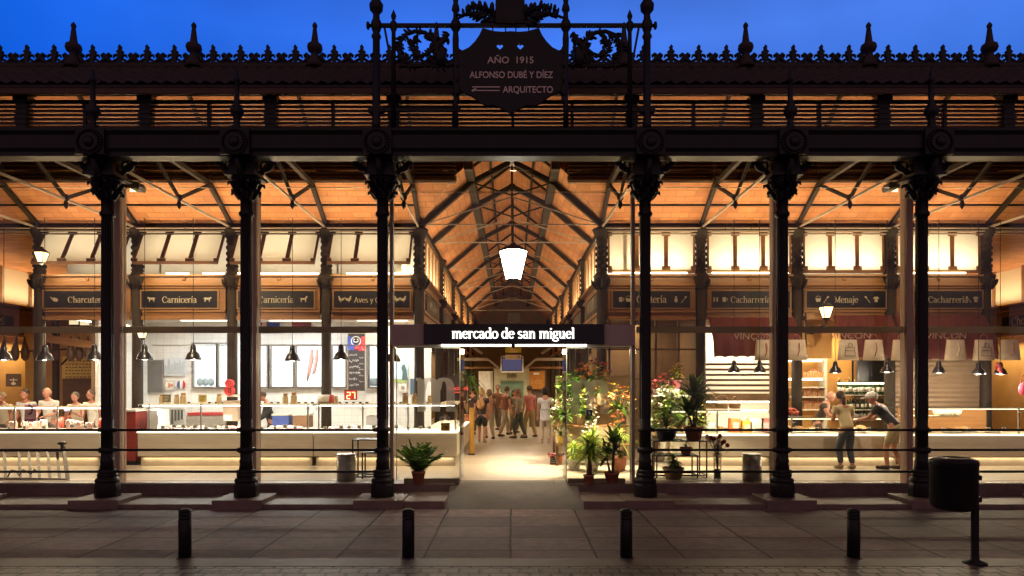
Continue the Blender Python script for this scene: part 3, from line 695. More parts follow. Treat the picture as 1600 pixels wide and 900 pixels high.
b = MB(); b.box(GX[2] + .03, GX[3] - .03, YG, YG + .012, 3.22, 6.02); b.build('glass_pane', M['glass'], hall)
b = MB(); b.box(GX[2], GX[3], YG - .005, YG - .001, 5.62, 5.632)
b.build('glass_joint', M['gedge'], hall)
for i, (x0, x1) in enumerate(zip(gxa, gxa[1:])):
    if i == 3: continue
    b = MB(); b.box(x0 + .06, x1 - .06, YG - .006, YG - .001, 5.70, 5.713); b.build('glass_joint', M['gedge'], hall)
    if 0 < i < 6:
        q = x0 + (.16 if i > 3 else .1) + .02; b = MB(); b.box(q - .005, q + .005, YG - .007, YG - .001, FL + .02, 5.7); b.build('glass_joint', M['gedge'], hall)
# granite pads under the columns
for x in CXA:
    b = MB(); b.box(x - .42, x + .42, 11.44, 12.2, -.1, .15); o = b.build('column_pad', M['granite'], hall, bevel=.01)
# ================================================================ rails between the columns
rail_lab = {0: 'three black rails between the columns at the far left, before the ladder', 1: 'three black rails before the white tiled meat counter, left of the small black stand',
            2: 'three black rails before the black metal stand and the left waste cylinder', 4: 'three black rails before the plant stands and the flower vase',
            5: 'three black rails before the two customers leaning on the counter', 6: 'three black rails behind the street waste bin at the right edge'}
for i, (x0, x1) in enumerate(zip(CXA, CXA[1:])):
    if i == 3: continue
    t = thing('railing', rail_lab[i], 'railing', ((x0 + x1) / 2, YC, .15), 'rails between the front columns')
    for z in (.576, .954, 1.30):
        b = MB(); b.tube([(x0 + .1, YC, z), (x1 - .1, YC, z)], .022, 10)
        for e in (x0 + .13, x1 - .13): b.tube([(e - .03, YC, z), (e + .03, YC, z)], .036, 10)
        b.build('rail', M['iron'], t)
# ================================================================ iron name frame over the entrance
YF = 11.5
sg = thing('roof_sign', 'black wrought iron frame with scrolls and a named plaque above the entrance', 'sign', (0, YF, 6.3))
def fx(p): return X(p, YF)
def fz(p): return Z(p, YF)
for p in (588, 1011):
    b = MB(); x = fx(p); b.lathe([(.085, 6.36), (.07, 6.5), (.06, 7.9), (.085, 7.95), (.06, 8.0), (.056, 8.02), (.07, fz(48)), (.09, fz(42)), (.09, fz(36)), (.06, fz(30)), (.055, fz(22)), (.11, fz(16)), (.12, fz(8)), (.08, fz(2)), (.05, fz(-3)), (.1, fz(-8)), (.11, fz(-14)), (.005, fz(-30))], (x, YF, 0), 12)
    s = -1 if p < 800 else 1
    b.tube([(x, YF, fz(40)), (x + s * .12, YF, fz(40))], .03, 8); b.ball((x + s * .14, YF, fz(40)), .055, (.6, 1, 1.3)); b.box(x - .13, x + .13, YF - .05, YF + .05, fz(176), fz(168))
    b.build('post', M['iron'], sg)
for p in (712, 884):
    b = MB(); x = fx(p); b.lathe([(.05, 6.4), (.04, 6.9), (.055, fz(60)), (.05, fz(56)), (.045, fz(50)), (.08, fz(45)), (.1, fz(40)), (.08, fz(35)), (.045, fz(29)), (.04, fz(20)), (.07, fz(16)), (.06, fz(10)), (.04, fz(5)), (.05, fz(-2)), (.07, fz(-10)), (.005, fz(-25))], (x, YF, 0), 10); b.build('post', M['iron'], sg)
for p in (615, 984):
    b = MB(); x = fx(p); b.lathe([(.045, 6.4), (.035, fz(50)), (.06, fz(44)), (.06, fz(36)), (.025, fz(32)), (.04, fz(28)), (.048, fz(25)), (.03, fz(21)), (.004, fz(15))], (x, YF, 0), 10); b.build('spear', M['iron'], sg)
    s = 1 if p < 800 else -1
    b = MB(); b.bar((x - s * .15, YF, fz(44)), (x - s * .03, YF + .0, fz(105)), .035); b.build('brace', M['iron'], sg)
b = MB(); b.bar((fx(588), YF, fz(40)), (fx(1011), YF, fz(40)), .05, .06); b.build('rail', M['iron'], sg)
b = MB(); b.bar((fx(588), YF, fz(172)), (fx(720), YF, fz(172)), .04, .05); b.bar((fx(880), YF, fz(172)), (fx(1011), YF, fz(172)), .04, .05); b.build('rail', M['iron'], sg)
# plaque: curved shield outline with two heart shaped holes left as pale bosses
b = MB(); o = []
o += [(797, 50)] + [(797 + (753 - 797) * t, 50 + (45 - 50) * t - 3 * math.sin(math.pi * t) * -1) for t in (.3, .6, 1)]
for a, c in ((748, 56), (741, 66), (732, 75), (722, 80), (716, 77), (713, 92), (710, 110), (712, 128), (716, 140), (726, 146), (738, 152), (748, 160), (760, 166), (772, 165), (782, 170), (797, 178)): o.append((a, c))
o2 = o + [(1594 - a, c) for a, c in o[1:-1][::-1]]
holes = [[(fx(p) + .062 * a, fz(73) + .062 * c) for a, c in [(0, -1), (.85, -.2), (.95, .4), (.5, .75), (0, .45), (-.5, .75), (-.95, .4), (-.85, -.2)]] for p in (781, 813)]
plq = plate('plaque', [(fx(a + 1), fz(c)) for a, c in o2], holes, YF - .03, YF + .03, M['iron'], sg)
for p in (714, 881):                                   # rolled ends of the cartouche
    b = MB()
    for zz, r in ((80, .05), (100, .06), (122, .06), (142, .07), (156, .05)): b.ball((fx(p), YF, fz(zz)), r, (1, 1, 1.9))
    b.build('rolled_edge', M['iron'], plq)
lt = mat('plaque_lettering', (.92, .76, .70), None, .6)
for txt, py, pw, pc in (('AÑO  1915', 94, 72, 798), ('ALFONSO DUBÉ Y DÍEZ', 117, 130, 799), ('ARQUITECTO', 140, 78, 825)):
    t = sans('lettering', txt, .155, (fx(pc), YF - .031, fz(py + 6)), lt, plq, .003, width=pw / F * YF, bold=.0015)
b = MB(); b.box(fx(738), fx(781), YF - .036, YF - .0305, fz(138), fz(136.4)); b.box(fx(744), fx(781), YF - .036, YF - .0305, fz(143.5), fz(142)); b.prism([(fx(736), fz(143)), (fx(740), fz(144.5)), (fx(745), fz(141)), (fx(743), fz(139))], YF - .037, YF - .0306); b.build('flourish', lt, plq)
for p in (790, 806, 770, 826):
    b = MB(); b.bar((fx(p), YF, fz(40)), (fx(p), YF, fz(53)), .02); b.build('hanger', M['iron'], sg)
# shield on top, with laurel branches either side
b = MB(); b.prism([(fx(a), fz(c)) for a, c in [(776, 38), (774, 10), (776, -22), (786, -30), (797, -24), (808, -30), (818, -22), (820, 10), (818, 38)]], YF - .05, YF + .05)
for k in range(9): b.ball((fx(776 + 5.2 * k), YF - .03, fz(34 - 3 * math.sin(k))), .05, (1, .6, 1), 6)
b.build('shield', M['iron'], sg)
rn = random.Random(3)
for s in (-1, 1):
    b = MB(); pts = [(797 + s * (18 + 55 * t), 34 - 14 * math.sin(t * 2.6) - 2 * t) for t in [i / 10 for i in range(11)]]
    b.tube([(fx(a), YF, fz(c)) for a, c in pts], .018, 6)
    for i, (a, c) in enumerate(pts):
        for u in (-1, 1):
            for q in range(2):
                an = R(90 - s * 55 + u * 52 + rn.uniform(-18, 18)); d = Vector((math.cos(an) , rn.uniform(-.5, .5), math.sin(an)))
                d.x = abs(d.x) * s if rn.random() < .8 else d.x
                o_ = Vector((fx(a), YF, fz(c))); sz = .105 * (1.15 - .05 * i)
                b.ball(o_ + d * sz * 1.0, sz, (.42, .3, 1.0), 6, rot=d.to_track_quat('Z', 'Y'))
    b.build('laurel_branch', M['iron'], sg)
# acanthus scrolls in the side fields
def acanthus(s):
    b = MB(); rn = random.Random(5)
    def X_(a): return fx(797 + s * (797 - a))
    main = [(702, 104), (690, 98), (684, 86), (682, 72), (676, 60), (664, 51), (648, 49), (634, 54), (625, 66), (622, 80), (628, 94), (640, 100)]
    inner = [(700, 60), (690, 66), (678, 76), (668, 84), (656, 88), (646, 82), (641, 72), (646, 63), (654, 60)]
    third = [(700, 52), (692, 62), (684, 70), (680, 84), (672, 98)]
    base = [(624, 102), (645, 104), (665, 103), (690, 104), (708, 102)]
    for pts, r0, lf in ((main, .04, 1.0), (inner, .034, .8), (third, .04, .9), (base, .035, .8)):
        q = [Vector((X_(a), YF, fz(c))) for a, c in pts]; fine = []
        for u, v in zip(q, q[1:]):
            for k in range(3): fine.append(u.lerp(v, k / 3))
        fine.append(q[-1]); b.tube(fine, [r0 * (1.1 - .5 * i / len(fine)) for i in range(len(fine))], 6)
        for i in range(0, len(fine) - 1):
            d = (fine[i + 1] - fine[i]).normalized(); n_ = Vector((-d.z, 0, d.x))
            for u in (-1, 1):
                if rn.random() < .62:
                    dd = (d * .6 + n_ * u + Vector((0, rn.uniform(-.35, .35), 0))).normalized(); sz = .066 * lf * rn.uniform(.7, 1.2)
                    b.ball(fine[i] + dd * sz * .8, sz, (.5, .35, 1), 6, rot=dd.to_track_quat('Z', 'Y'))
    b.tube([(X_(690), YF, fz(104)), (X_(688), YF, fz(90)), (X_(692), YF, fz(78)), (X_(686), YF, fz(70))], [.07, .1, .08, .02], 8)
    b.build('scrollwork', M['iron'], sg)
acanthus(1); acanthus(-1)
# ================================================================ entrance: glazed porch, lit sign
YP = 12.42
def ex(p): return X(p, YP)
def ez(p): return Z(p, YP)
po = thing('glass_porch', 'frameless glass entrance porch with grey header panels and etched letters', 'entrance porch', (0, YP, FL))
for a, c in ((610, 664), (942, 992)):
    b = MB(); b.box(ex(a), ex(c), YP - .02, YP + .5, ez(540), ez(507)); b.build('header_panel', M['portal'], po)
b = MB(); b.box(ex(664), ex(942), YP + .06, YP + .5, ez(540), ez(507)); b.build('header_panel', M['portal'], po)
for a, c in ((618, 718), (886, 986)):
    b = MB(); b.box(ex(a), ex(c), YP + .1, YP + .112, FL + .06, ez(541)); pn = b.build('glass_panel', M['glass'], po)
    b = MB(); b.box(ex(630 if a < 700 else 888), ex(716 if a < 700 else 978), YP + .07, YP + .16, FL - .005, FL + .085); b.build('sill', M['band'], po)
    b = MB()
    for q in (a, c):
        b.box(ex(q) - .006, ex(q) + .006, YP + .096, YP + .118, FL + .06, ez(541))
    b.box(ex(a), ex(c), YP + .09, YP + .125, ez(541) - .03, ez(541)); b.build('edge_trim', M['gedge'], pn)
    # return wing running into the hall
    qx = ex(c) if a < 700 else ex(a); b = MB(); b.box(qx - .006, qx + .006, YP + .12, YP + 1.1, FL + .02, ez(541)); b.build('glass_wing', M['glass'], po)
b = MB(); b.box(ex(864), ex(868), YP + .1, YP + .13, FL + .01, FL + .02); b.build('floor_channel', M['steel'], po)
for a in (648, 890):                                    # etched m on both panels
    b = MB(); serif_text(b, 'm', 66 / F * YP, (ex(a), YP + .095, ez(641 if a < 700 else 644)), thick=.3, thin=.1, depth=.003, k=66 / F * YP / 1.5)
    for v in b.bm.verts: v.co.z = ez(641) + (v.co.z - ez(641)) * 1.12
    b.build('etched_letter', M['frost'], po)
def card(b, cx, cy, wpx, hpx, Y, th=.004):
    b.box(X(cx - wpx / 2, Y), X(cx + wpx / 2, Y), Y, Y + th, Z(cy + hpx / 2, Y), Z(cy - hpx / 2, Y))
st_ = thing('door_sticker', 'yellow square sticker with a small dog on the left glass panel', 'sticker', P(696, 667, YP + .09))
b = MB(); card(b, 696, 667, 14, 12.5, YP + .093); b.build('sheet', colour((.45, .30, .03)), st_)
b = MB(); b.ball(P(697, 667, YP + .092), .018, (1.3, .08, .7), 6); b.ball(P(699, 668.5, YP + .092), .012, (1, .1, .8), 6); b.build('dog_mark', M['black'], st_)
for cx, kind in ((690, 'crossed out cigarette'), (700.5, 'camera')):
    t = thing('prohibition_sticker', 'white round sticker with a black %s mark on the left glass panel' % kind, 'sticker', P(cx, 653, YP + .09), 'round stickers on the glass')
    b = MB(); b.tube([P(cx, 653.5, YP + .094), P(cx, 653.5, YP + .090)], .042, 20); b.build('disc', M['white'], t)
    b = MB(); q = arc(0, 0, .036, .036, 0, 360, 20); b.tube([P(cx, 653.5, YP + .088) + Vector((a, 0, c)) for a, c in q], .004, 4, caps=False)
    b.bar(P(cx, 653.5, YP + .088) + Vector((-.022, 0, .012)), P(cx, 653.5, YP + .088) + Vector((.022, 0, -.012)), .006 if cx < 695 else .024, .006); b.build('mark', M['black'], t)
t = thing('access_sticker', 'dark blue square wheelchair sticker on the right etched glass', 'sticker', P(921, 645, YP + .09))
b = MB(); card(b, 921, 645, 9, 9, YP + .088); b.build('sheet', colour((.02, .02, .06)), t)
b = MB(); o_ = P(921, 645.5, YP + .086); b.tube([o_ + Vector((a, 0, c)) for a, c in arc(0, -.008, .016, .016, 100, 400, 14)], .003, 4); b.ball(o_ + Vector((-.004, 0, .03)), .006, n=6); b.tube([o_ + Vector((-.004, 0, .022)), o_ + Vector((-.002, 0, .004)), o_ + Vector((.014, 0, .003)), o_ + Vector((.022, 0, -.018))], .0035, 4); b.build('wheelchair_mark', M['white'], t)
es = thing('entrance_sign', 'long black sign with lit white lettering mercado de san miguel over the door', 'sign', (ex(803), YP - .1, ez(523)))
b = MB(); b.box(ex(663), ex(943), YP - .1, YP + .05, ez(538.5), ez(507)); brd = b.build('board', M['black'], es, bevel=.004)
b = MB(); w_ = 192 / F * (YP - .1); k = serif_text(b, 'mercado de san miguel', w_, (X(706, YP - .1), YP - .101, Z(528.5, YP - .1)), thick=.24, thin=.1, depth=.012); b.build('lettering', M['letters_lit'], es)
b = MB(); b.box(ex(690), ex(916), YP - .06, YP - .02, ez(540) - .012, ez(538.6)); b.build('light_strip', M['tubecool'], es)
b = MB(); b.lathe([(.03, ez(537)), (.045, ez(540)), (.02, ez(544))], (ex(802), YP - .05, 0), 8); b.build('catch', M['iron'], es)
lamp('AREA', 'light_strip_glow', (ex(803), YP - .04, ez(541) - .02), 14, (1, .86, .62), es, 2.6, .05, (0, 0, 0))
# ================================================================ street furniture
bl = thing('bollard', 'black iron bollard on the paving before the white tiled meat counter', 'bollard', (X(289, 8.24), 8.24, 0), 'bollards along the kerb')
x = X(289, 8.24); b = MB()
b.lathe([(.074, 0), (.074, .46), (.069, .465), (.069, .475), (.074, .48), (.074, .5), (.069, .505), (.069, .515), (.074, .52), (.074, .54), (.069, .545), (.069, .553), (.075, .558), (.072, .575), (.05, .592), (.004, .6)], (x, 8.24, 0), 24); b.build('shaft', M['iron'], bl)
b = MB(); b.lathe([(.1, .001), (.1, .006), (.076, .012)], (x, 8.24, 0), 20); b.build('base_collar', M['ramp'], bl)
for p, l in ((638, 'black iron bollard on the paving left of the entrance ramp, before the potted palm'), (978.5, 'black iron bollard on the paving right of the entrance ramp'), (1333.5, 'black iron bollard on the paving nearest the street waste bin')):
    d = X(p, 8.24) - x; dup(bl, (d, 0, 0), l)
bn = thing('waste_bin', 'dark round street waste bin hung on a single black post at right', 'waste bin', (X(1520, 8.09), 8.09, 0))
xb = X(1490, 8.09); b = MB(); zt, zb = Z(722, 8.09), Z(795, 8.09)
b.lathe([(.2, zb), (.235, zb + .03), (.25, zb + .06), (.25, zt - .04), (.258, zt - .03), (.258, zt), (.245, zt + .012)], (xb, 8.09, 0), 28); b.build('drum', M['iron'], bn)
b = MB(); b.lathe([(.262, zt - .008), (.25, zt + .03), (.19, zt + .055), (.12, zt + .06), (.11, zt + .02)], (xb, 8.09, 0), 28); b.build('lid', M['iron'], bn)
b = MB(); xp = X(1521.5, 8.0); b.lathe([(.13, .004), (.13, .016), (.05, .05), (.043, .09), (.043, zt - .02), (.05, zt), (.004, zt + .01)], (xp, 7.98, 0), 16); b.build('post', M['iron'], bn)
b = MB(); b.box(xp - .07, xp + .07, 7.96, 8.06, zb + .1, zb + .16); b.box(xp - .07, xp + .07, 7.96, 8.06, zt - .2, zt - .14); b.build('bracket', M['iron'], bn)
# ================================================================ market stalls along the front aisle
WARM = (1, .74, .42); WARMW = (1, .84, .60); COOLW = (1, .95, .86)
YS = 17.1
zz = lambda p: Z(p, YS)
def icon(b, kind, x, z, s, y, flip=1):
    """small animal and ware silhouettes on the sign boards"""
    def pr(pts): b.prism([(x + flip * a * s, z + c * s) for a, c in pts], y - .004, y)
    if kind in ('cow', 'pig', 'goat'):
        pr([(-1, .5), (-.7, .55), (.6, .5), (1.0, .75), (1.3, .55), (1.25, .25), (.95, .2), (.8, -.1), (.75, -.7), (.55, -.7), (.5, -.1), (-.4, -.1), (-.5, -.7), (-.7, -.7), (-.75, 0), (-.95, .2)] if kind != 'goat' else
           [(-.9, .4), (.4, .4), (.7, .9), (1.0, 1.0), (1.25, .7), (.95, .5), (.75, .0), (.7, -.8), (.5, -.8), (.4, -.1), (-.5, -.1), (-.6, -.8), (-.8, -.8), (-.8, 0), (-1.1, .5)])
    elif kind == 'ham': pr([(-1.3, .7), (-1.1, .8), (-.7, .4), (-.1, .55), (.7, .3), (1.1, -.2), (.8, -.6), (.2, -.7), (-.4, -.45), (-.7, 0), (-1.2, .5)])
    elif kind in ('hen', 'duck', 'cock'):
        pr([(-1, .1), (-1.1, .7), (-.7, .4), (-.1, .3), (.3, .55), (.35, .95), (.6, 1.05), (.9, .75), (.65, .65), (.7, .1), (.35, -.4), (.15, -.5), (.15, -.85), (0, -.85), (0, -.5), (-.5, -.4)])
    elif kind == 'basket': pr([(-.8, .3), (.8, .3), (.55, -.7), (-.55, -.7)]); b.tube([(x + s * .7 * math.cos(t), y - .002, z + s * (.3 + .7 * math.sin(t))) for t in [math.pi * i / 8 for i in range(9)]], .006, 4)
    elif kind == 'vase': pr([(-.35, .9), (.35, .9), (.2, .4), (.5, 0), (.35, -.8), (-.35, -.8), (-.5, 0), (-.2, .4)])
    elif kind == 'jug': pr([(-.5, .6), (.4, .7), (.5, -.7), (-.5, -.7)]); pr([(.5, .4), (1.0, .3), (.95, -.3), (.5, -.4), (.5, -.25), (.8, -.15), (.85, .2), (.5, .25)])
    elif kind == 'spoon': pr([(-.8, -.9), (-.6, -1), (.4, .3), (.8, .5), (.9, .9), (.5, .95), (.2, .6), (.25, .35)])
    elif kind == 'shirt': pr([(-.4, .8), (.4, .8), (.9, .4), (.7, .1), (.45, .25), (.45, -.8), (-.45, -.8), (-.45, .25), (-.7, .1), (-.9, .4)])
    elif kind == 'shoes': pr([(-.7, .6), (-.3, .6), (-.3, -.6), (-.7, -.7)]); pr([(.15, .6), (.6, .6), (.6, -.6), (.15, -.7)])
def shop_sign(label, txt, x0, x1, icons, w, tx=None):
    t = thing('shop_sign', label, 'sign', ((x0 + x1) / 2, YS - .06, zz(468)), 'stall name boards')
    b = MB(); b.box(x0, x1, YS - .085, YS - .05, zz(481.5), zz(455.5)); bd = b.build('board', M['black'], t)
    b = MB(); y0, y1 = YS - .092, YS - .06
    for q in ((x0 - .035, x1 + .035, zz(455.5), zz(455.5) + .035), (x0 - .035, x1 + .035, zz(481.5) - .035, zz(481.5)), (x0 - .035, x0, zz(481.5), zz(455.5)), (x1, x1 + .035, zz(481.5), zz(455.5))): b.box(q[0], q[1], y0, y1, q[2], q[3])
    b.build('moulding', M['trim'], t)
    b = MB(); cx = tx if tx is not None else (x0 + x1) / 2; serif_text(b, txt, w, (cx - w / 2, YS - .086, zz(473.5)), thick=.2, thin=.08, depth=.004); b.build('lettering', M['gold'], t)
    b = MB()
    for kind, px, fl in icons: icon(b, kind, X(px, YS), zz(468.5), .085, YS - .0862, fl)
    b.build('emblem', M['gold'], t); return t
def stall(i, x0, x1, label, side, open_=True, tubes=None):
    t = thing('market_stall', label, 'market stall', ((x0 + x1) / 2, YS, FL), 'stalls facing the front aisle')
    f = MB(); a, c = x0 + .15, x1 - .15
    f.box(a, c, YS - .05, YS + .1, zz(500), zz(431)); fs = f.build('fascia', M['wood'], t)
    f = MB()
    for p0, p1, d in ((433, 430, .16), (447, 443.5, .11), (450.5, 449, .085), (488, 485.5, .09), (500, 495, .12)): f.box(a, c, YS - d, YS - .051, zz(p0), zz(p1))
    f.ball(((a + c) / 2, YS - .07, zz(436.5)), .05, (1, .6, 1), 8); f.build('moulding', M['wood'], fs)
    # light boxes above the fascia: three opal panes in a brown frame, tilted open on the left
    n = 3; W_ = (c - a)
    if side < 0: top, bot, ty, by = zz(360), Z(410, 16.6), YS, 16.6
    else: top, bot, ty, by = zz(361), zz(424), YS, YS - .02
    d = Vector((0, by - ty, bot - top)); L = d.length; d.normalize(); nrm = Vector((0, -d.z, d.y)) * (-1 if d.z > 0 else 1)
    fr = MB(); g = lambda u, v, o=0: Vector((a + W_ * u, ty, top)) + d * (L * v) + Vector((0, -abs(d.z), d.y if d.z < 0 else -d.y)) * o
    bw_ = .022
    for k in range(n + 1):
        u = k / n; u0, u1 = max(0, u - bw_), min(1, u + bw_); 
        fr.bar(g((u0 + u1) / 2, 0), g((u0 + u1) / 2, 1), W_ * (u1 - u0), .05, up=(0, 1, 0))
        for v in (.075, .925):
            fr.bar(g(max(0, u - .048), v, .027), g(min(1, u + .048), v, .027), .1, .05, up=(0, 1, 0))
    fr.bar(g(0, -.01), g(1, -.01), .09, .06, up=(0, 1, 0)); fr.bar(g(0, 1.01), g(1, 1.01), .07, .06, up=(0, 1, 0))
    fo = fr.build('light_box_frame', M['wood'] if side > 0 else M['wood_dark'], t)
    for k in range(n):
        p = MB(); q = [g(k / n + bw_, .02, .0), g((k + 1) / n - bw_, .02, .0), g((k + 1) / n - bw_, .985, .0), g(k / n + bw_, .985, .0)]
        p.face(q); p.build('opal_pane', M['opal'], fo, fix=False)
    # upper room behind the panes
    r = MB(); r.box(x0 - .02, x1 + .02, YS + 1.1, YS + 1.12, zz(431), 6.0); r.box(a, c, YS + .1, YS + 1.1, zz(431) - .02, zz(431) + .012); r.build('upper_back', M['plaster'], t)
    tl = MB(); zt = zz(427.5)
    for q0, q1 in (tubes or [(.12, .9)]): tl.tube([(a + W_ * q0, YS - .1 if side > 0 else YS - .02, zt), (a + W_ * q1, YS - .1 if side > 0 else YS - .02, zt)], .018, 8)
    if tubes != []: tl.build('tube_lamp', M['tube'], t)
    # tube on the stall: light upwards to the vault and through the opal panes
    lamp('AREA', 'light_up', ((x0 + x1) / 2, 16.35, 4.62), 34, (1, .72, .42), t, 1.9, .08, (R(180 + 22), 0, 0), spread=R(150))
    lamp('AREA', 'light_down', ((x0 + x1) / 2, YS - .5, zt - .02), 10 if side < 0 else 3.5, (1, .74, .42), t, 1.9, .05, (R(38), 0, 0))  # lamp added in front of the tube line to brighten the fascia
    lamp('AREA', 'light_box', ((x0 + x1) / 2, YS + .32, zt + .05), 15 if side < 0 else 31, (1, .88, .70), t, 1.9, .1, (R(180), 0, 0))
    return t
B_L = list(zip(ix, ix[1:])); B_R = list(zip(ir, ir[1:]))
lab = ['ham and sausage stall at far left with open amber interior under the Charcutería board', 'white tiled butcher stall with a cold window and a grey notice board', 'white tiled butcher stall with three cold windows behind the dark shirted butcher', 'poultry stall with chalkboard and red number display under the Aves board']
SL = [stall(i, x0, x1, lab[i], -1, tubes=[[], [(.28, .55), (.72, .98)], [(0, .98)], [(.18, .95)]][i] if i else []) for i, (x0, x1) in enumerate(B_L)]
lab = ['basket and flower stall right of the entrance with dark glazed front', 'red awning stall with bright slatted shelves under the Cacharrería board', 'ochre walled stall with red awning, bottles and lantern under the Menaje board', 'stall with red awning and closed brown roller shutter at far right']
SR = [stall(i, x0, x1, lab[i], 1, tubes=[[(.05, .9)], [(.05, .95)], [], [(.05, .8)]][i]) for i, (x0, x1) in enumerate(B_R)]
shop_sign('black board lettered Charcutería with a ham emblem', 'Charcutería', X(72, YS), X(183, YS), [('ham', 89, 1)], X(164, YS) - X(103, YS), X(140, YS))
shop_sign('black board lettered Carnicería with pig and cow emblems, above the grey notice board', 'Carnicería', X(224, YS), X(342, YS), [('pig', 240, -1), ('cow', 326, 1)], X(310, YS) - X(256, YS))
shop_sign('black board lettered Carnicería with a goat emblem, above the dark shirted butcher', 'Carnicería', X(374, YS), X(492, YS), [('pig', 388, -1), ('goat', 476, 1)], X(461, YS) - X(406, YS))
shop_sign('black board lettered Aves y with hen and duck emblems', 'Aves y Caza', X(523, YS), X(641, YS), [('hen', 534, -1), ('duck', 546, 1), ('hen', 621, -1), ('cock', 631, 1)], X(611, YS) - X(556, YS))
shop_sign('black board ending in stería with basket and vase emblems, right of the entrance', 'Cestería', X(957, YS), X(1077, YS), [('jug', 969, 1), ('basket', 981, 1), ('vase', 1055, 1), ('spoon', 1067, 1)], X(1044, YS) - X(997, YS))
shop_sign('black board lettered Cacharrería with shoe and jug emblems, over the slatted shelves', 'Cacharrería', X(1110, YS), X(1232, YS), [('shoes', 1117, 1), ('jug', 1130, 1), ('basket', 1213, 1), ('vase', 1223, 1)], X(1200, YS) - X(1138, YS))
shop_sign('black board lettered Menaje behind the glowing wall lantern', 'Menaje', X(1258, YS), X(1381, YS), [('basket', 1276, 1), ('spoon', 1288, 1), ('spoon', 1353, -1), ('shirt', 1366, 1)], X(1339, YS) - X(1302, YS))
shop_sign('black board ending in charrería, over the closed roller shutter', 'Cacharrería', X(1425, YS), X(1531, YS), [('shoes', 1432, 1), ('spoon', 1510, -1), ('shirt', 1521, 1)], X(1502, YS) - X(1440, YS))
# ---- interiors, left: white tiled butcher rooms
YW = 19.6
def wall_part(t, name, x0, x1, y, z0, z1, m, th=.1):
    b = MB(); b.box(x0, x1, y, y + th, z0, z1); return b.build(name, m, t)
for k in (1, 2, 3):
    x0, x1 = B_L[k]; t = SL[k]
    wall_part(t, 'tiled_wall', x0 if k > 1 else -10.42, x1, YW, FL, 4.0, M['tile_white'])
    b = MB(); b.box(x0, x1, YS + .12, YW, 3.86, 3.94); b.build('stall_ceiling', M['plaster'], t)
    b = MB(); n = 12; s_ = (x1 - x0) / n
    for j in range(n):
        if (j * 7 + k * 3) % 5 != 0: b.box(x0 + s_ * (j + .3), x0 + s_ * (j + .72), YW - .006, YW - .002, Z(634, YW), Z(628, YW))
    b.build('dark_tile_row', M['black'], t)
    b = MB(); b.box(x0 + .5, x1 - .5, 18.2, 18.4, 3.80, 3.85); b.build('ceiling_lamp', M['tubecool'], t)
    lamp('AREA', 'light_stall', ((x0 + x1) / 2, 18.2, 3.76), 44, (.93, .96, 1), t, 1.8, .7, (0, 0, 0))
    b = MB(); b.bar((x0 + .1, 17.6, 3.1), (x1 - .1, 17.6, 3.1), .04, .02)
    for j in range(5): b.tube([(x0 + .4 + j * .38, 17.6, 3.1), (x0 + .4 + j * .38, 17.6, 3.02), (x0 + .43 + j * .38, 17.6, 2.97), (x0 + .46 + j * .38, 17.6, 3.0)], .007, 5)
    b.build('hanging_rail', M['steel'], t)
b = MB(); b.box(-10.5, -10.42, YS + .1, YW + .1, FL, 4.0); b.build('partition', M['tile_white'], SL[1]); b = MB(); b.box(-10.42, B_L[1][0], YS + .12, YW, 3.86, 3.94); b.build('stall_ceiling', M['plaster'], SL[1])
# cold windows: lit boxes let into the wall, with meat inside
def cold_window(px0, px1, py0, py1, label, meat=None):
    y = YW - .06; a, c, z0, z1 = X(px0, y), X(px1, y), Z(py1, y), Z(py0, y)
    t = thing('cold_window', label, 'cold cabinet', ((a + c) / 2, y, z0), 'lit cold cabinets in the butcher stalls')
    b = MB()
    for q in ((a - .05, a, z0 - .05, z1 + .05), (c, c + .05, z0 - .05, z1 + .05), (a, c, z1, z1 + .05), (a, c, z0 - .05, z0)): b.box(q[0], q[1], y - .05, y + .05, q[2], q[3])
    b.build('frame', M['alu'], t)
    b = MB(); b.box(a, c, y + .054, y + .058, z0, z1); b.build('lit_back', emis_back, t)
    b = MB(); b.box(a, c, y - .012, y - .004, z0, z1); b.build('pane', M['vglass'], t)
    b = MB(); zs = z0 + (z1 - z0) * .42; b.box(a + .03, c - .03, y + .0, y + .05, zs, zs + .012)
    if meat == 'shelf': b.build('shelf', M['steel'], t)
    else: b.bm.free()
    if meat == 'meat':
        for dx, s in ((-.05, 1), (.1, .8)):
            b = MB(); xx = (a + c) / 2 + dx; b.tube([(xx + .12, y + .02, z1 - .1), (xx + .1, y + .02, z1 - .35), (xx + .03, y + .02, z1 - .75), (xx - .02, y + .02, z1 - 1.0 * s)], [.03, .07 * s, .05 * s, .02], 8); b.build('hanging_meat', colour((.55, .30, .26)), t)
    if meat == 'low':
        b = MB()
        for j in range(3): b.ball((a + (c - a) * (.25 + .25 * j), y + .025, z0 + .13), .1, (1, .3, 1.2), 8)
        b.build('wrapped_piece', colour((.40, .52, .62)), t)
emis_back = emis('lit_white_back', (.95, .97, 1), 2.0)
cold_window(303, 338, 538, 604, 'cold cabinet beside the framed photographs, left of the red counter ornament', 'low')
cold_window(342, 357, 538, 604, 'narrow cold cabinet pane half hidden by the second front column')
cold_window(396, 417, 541, 604, 'cold cabinet just left of the dark shirted butcher')
cold_window(424, 458, 541, 604, 'cold cabinet with a shelf, right above the dark shirted butcher', 'shelf')
cold_window(464, 503, 541, 604, 'cold cabinet with hanging meat pieces', 'meat')
cold_window(520, 540, 541, 604, 'cold cabinet behind the pendant lamp, left of the chalkboard')
cold_window(578, 590, 541, 604, 'bluish cold cabinet right of the chalkboard', 'low')
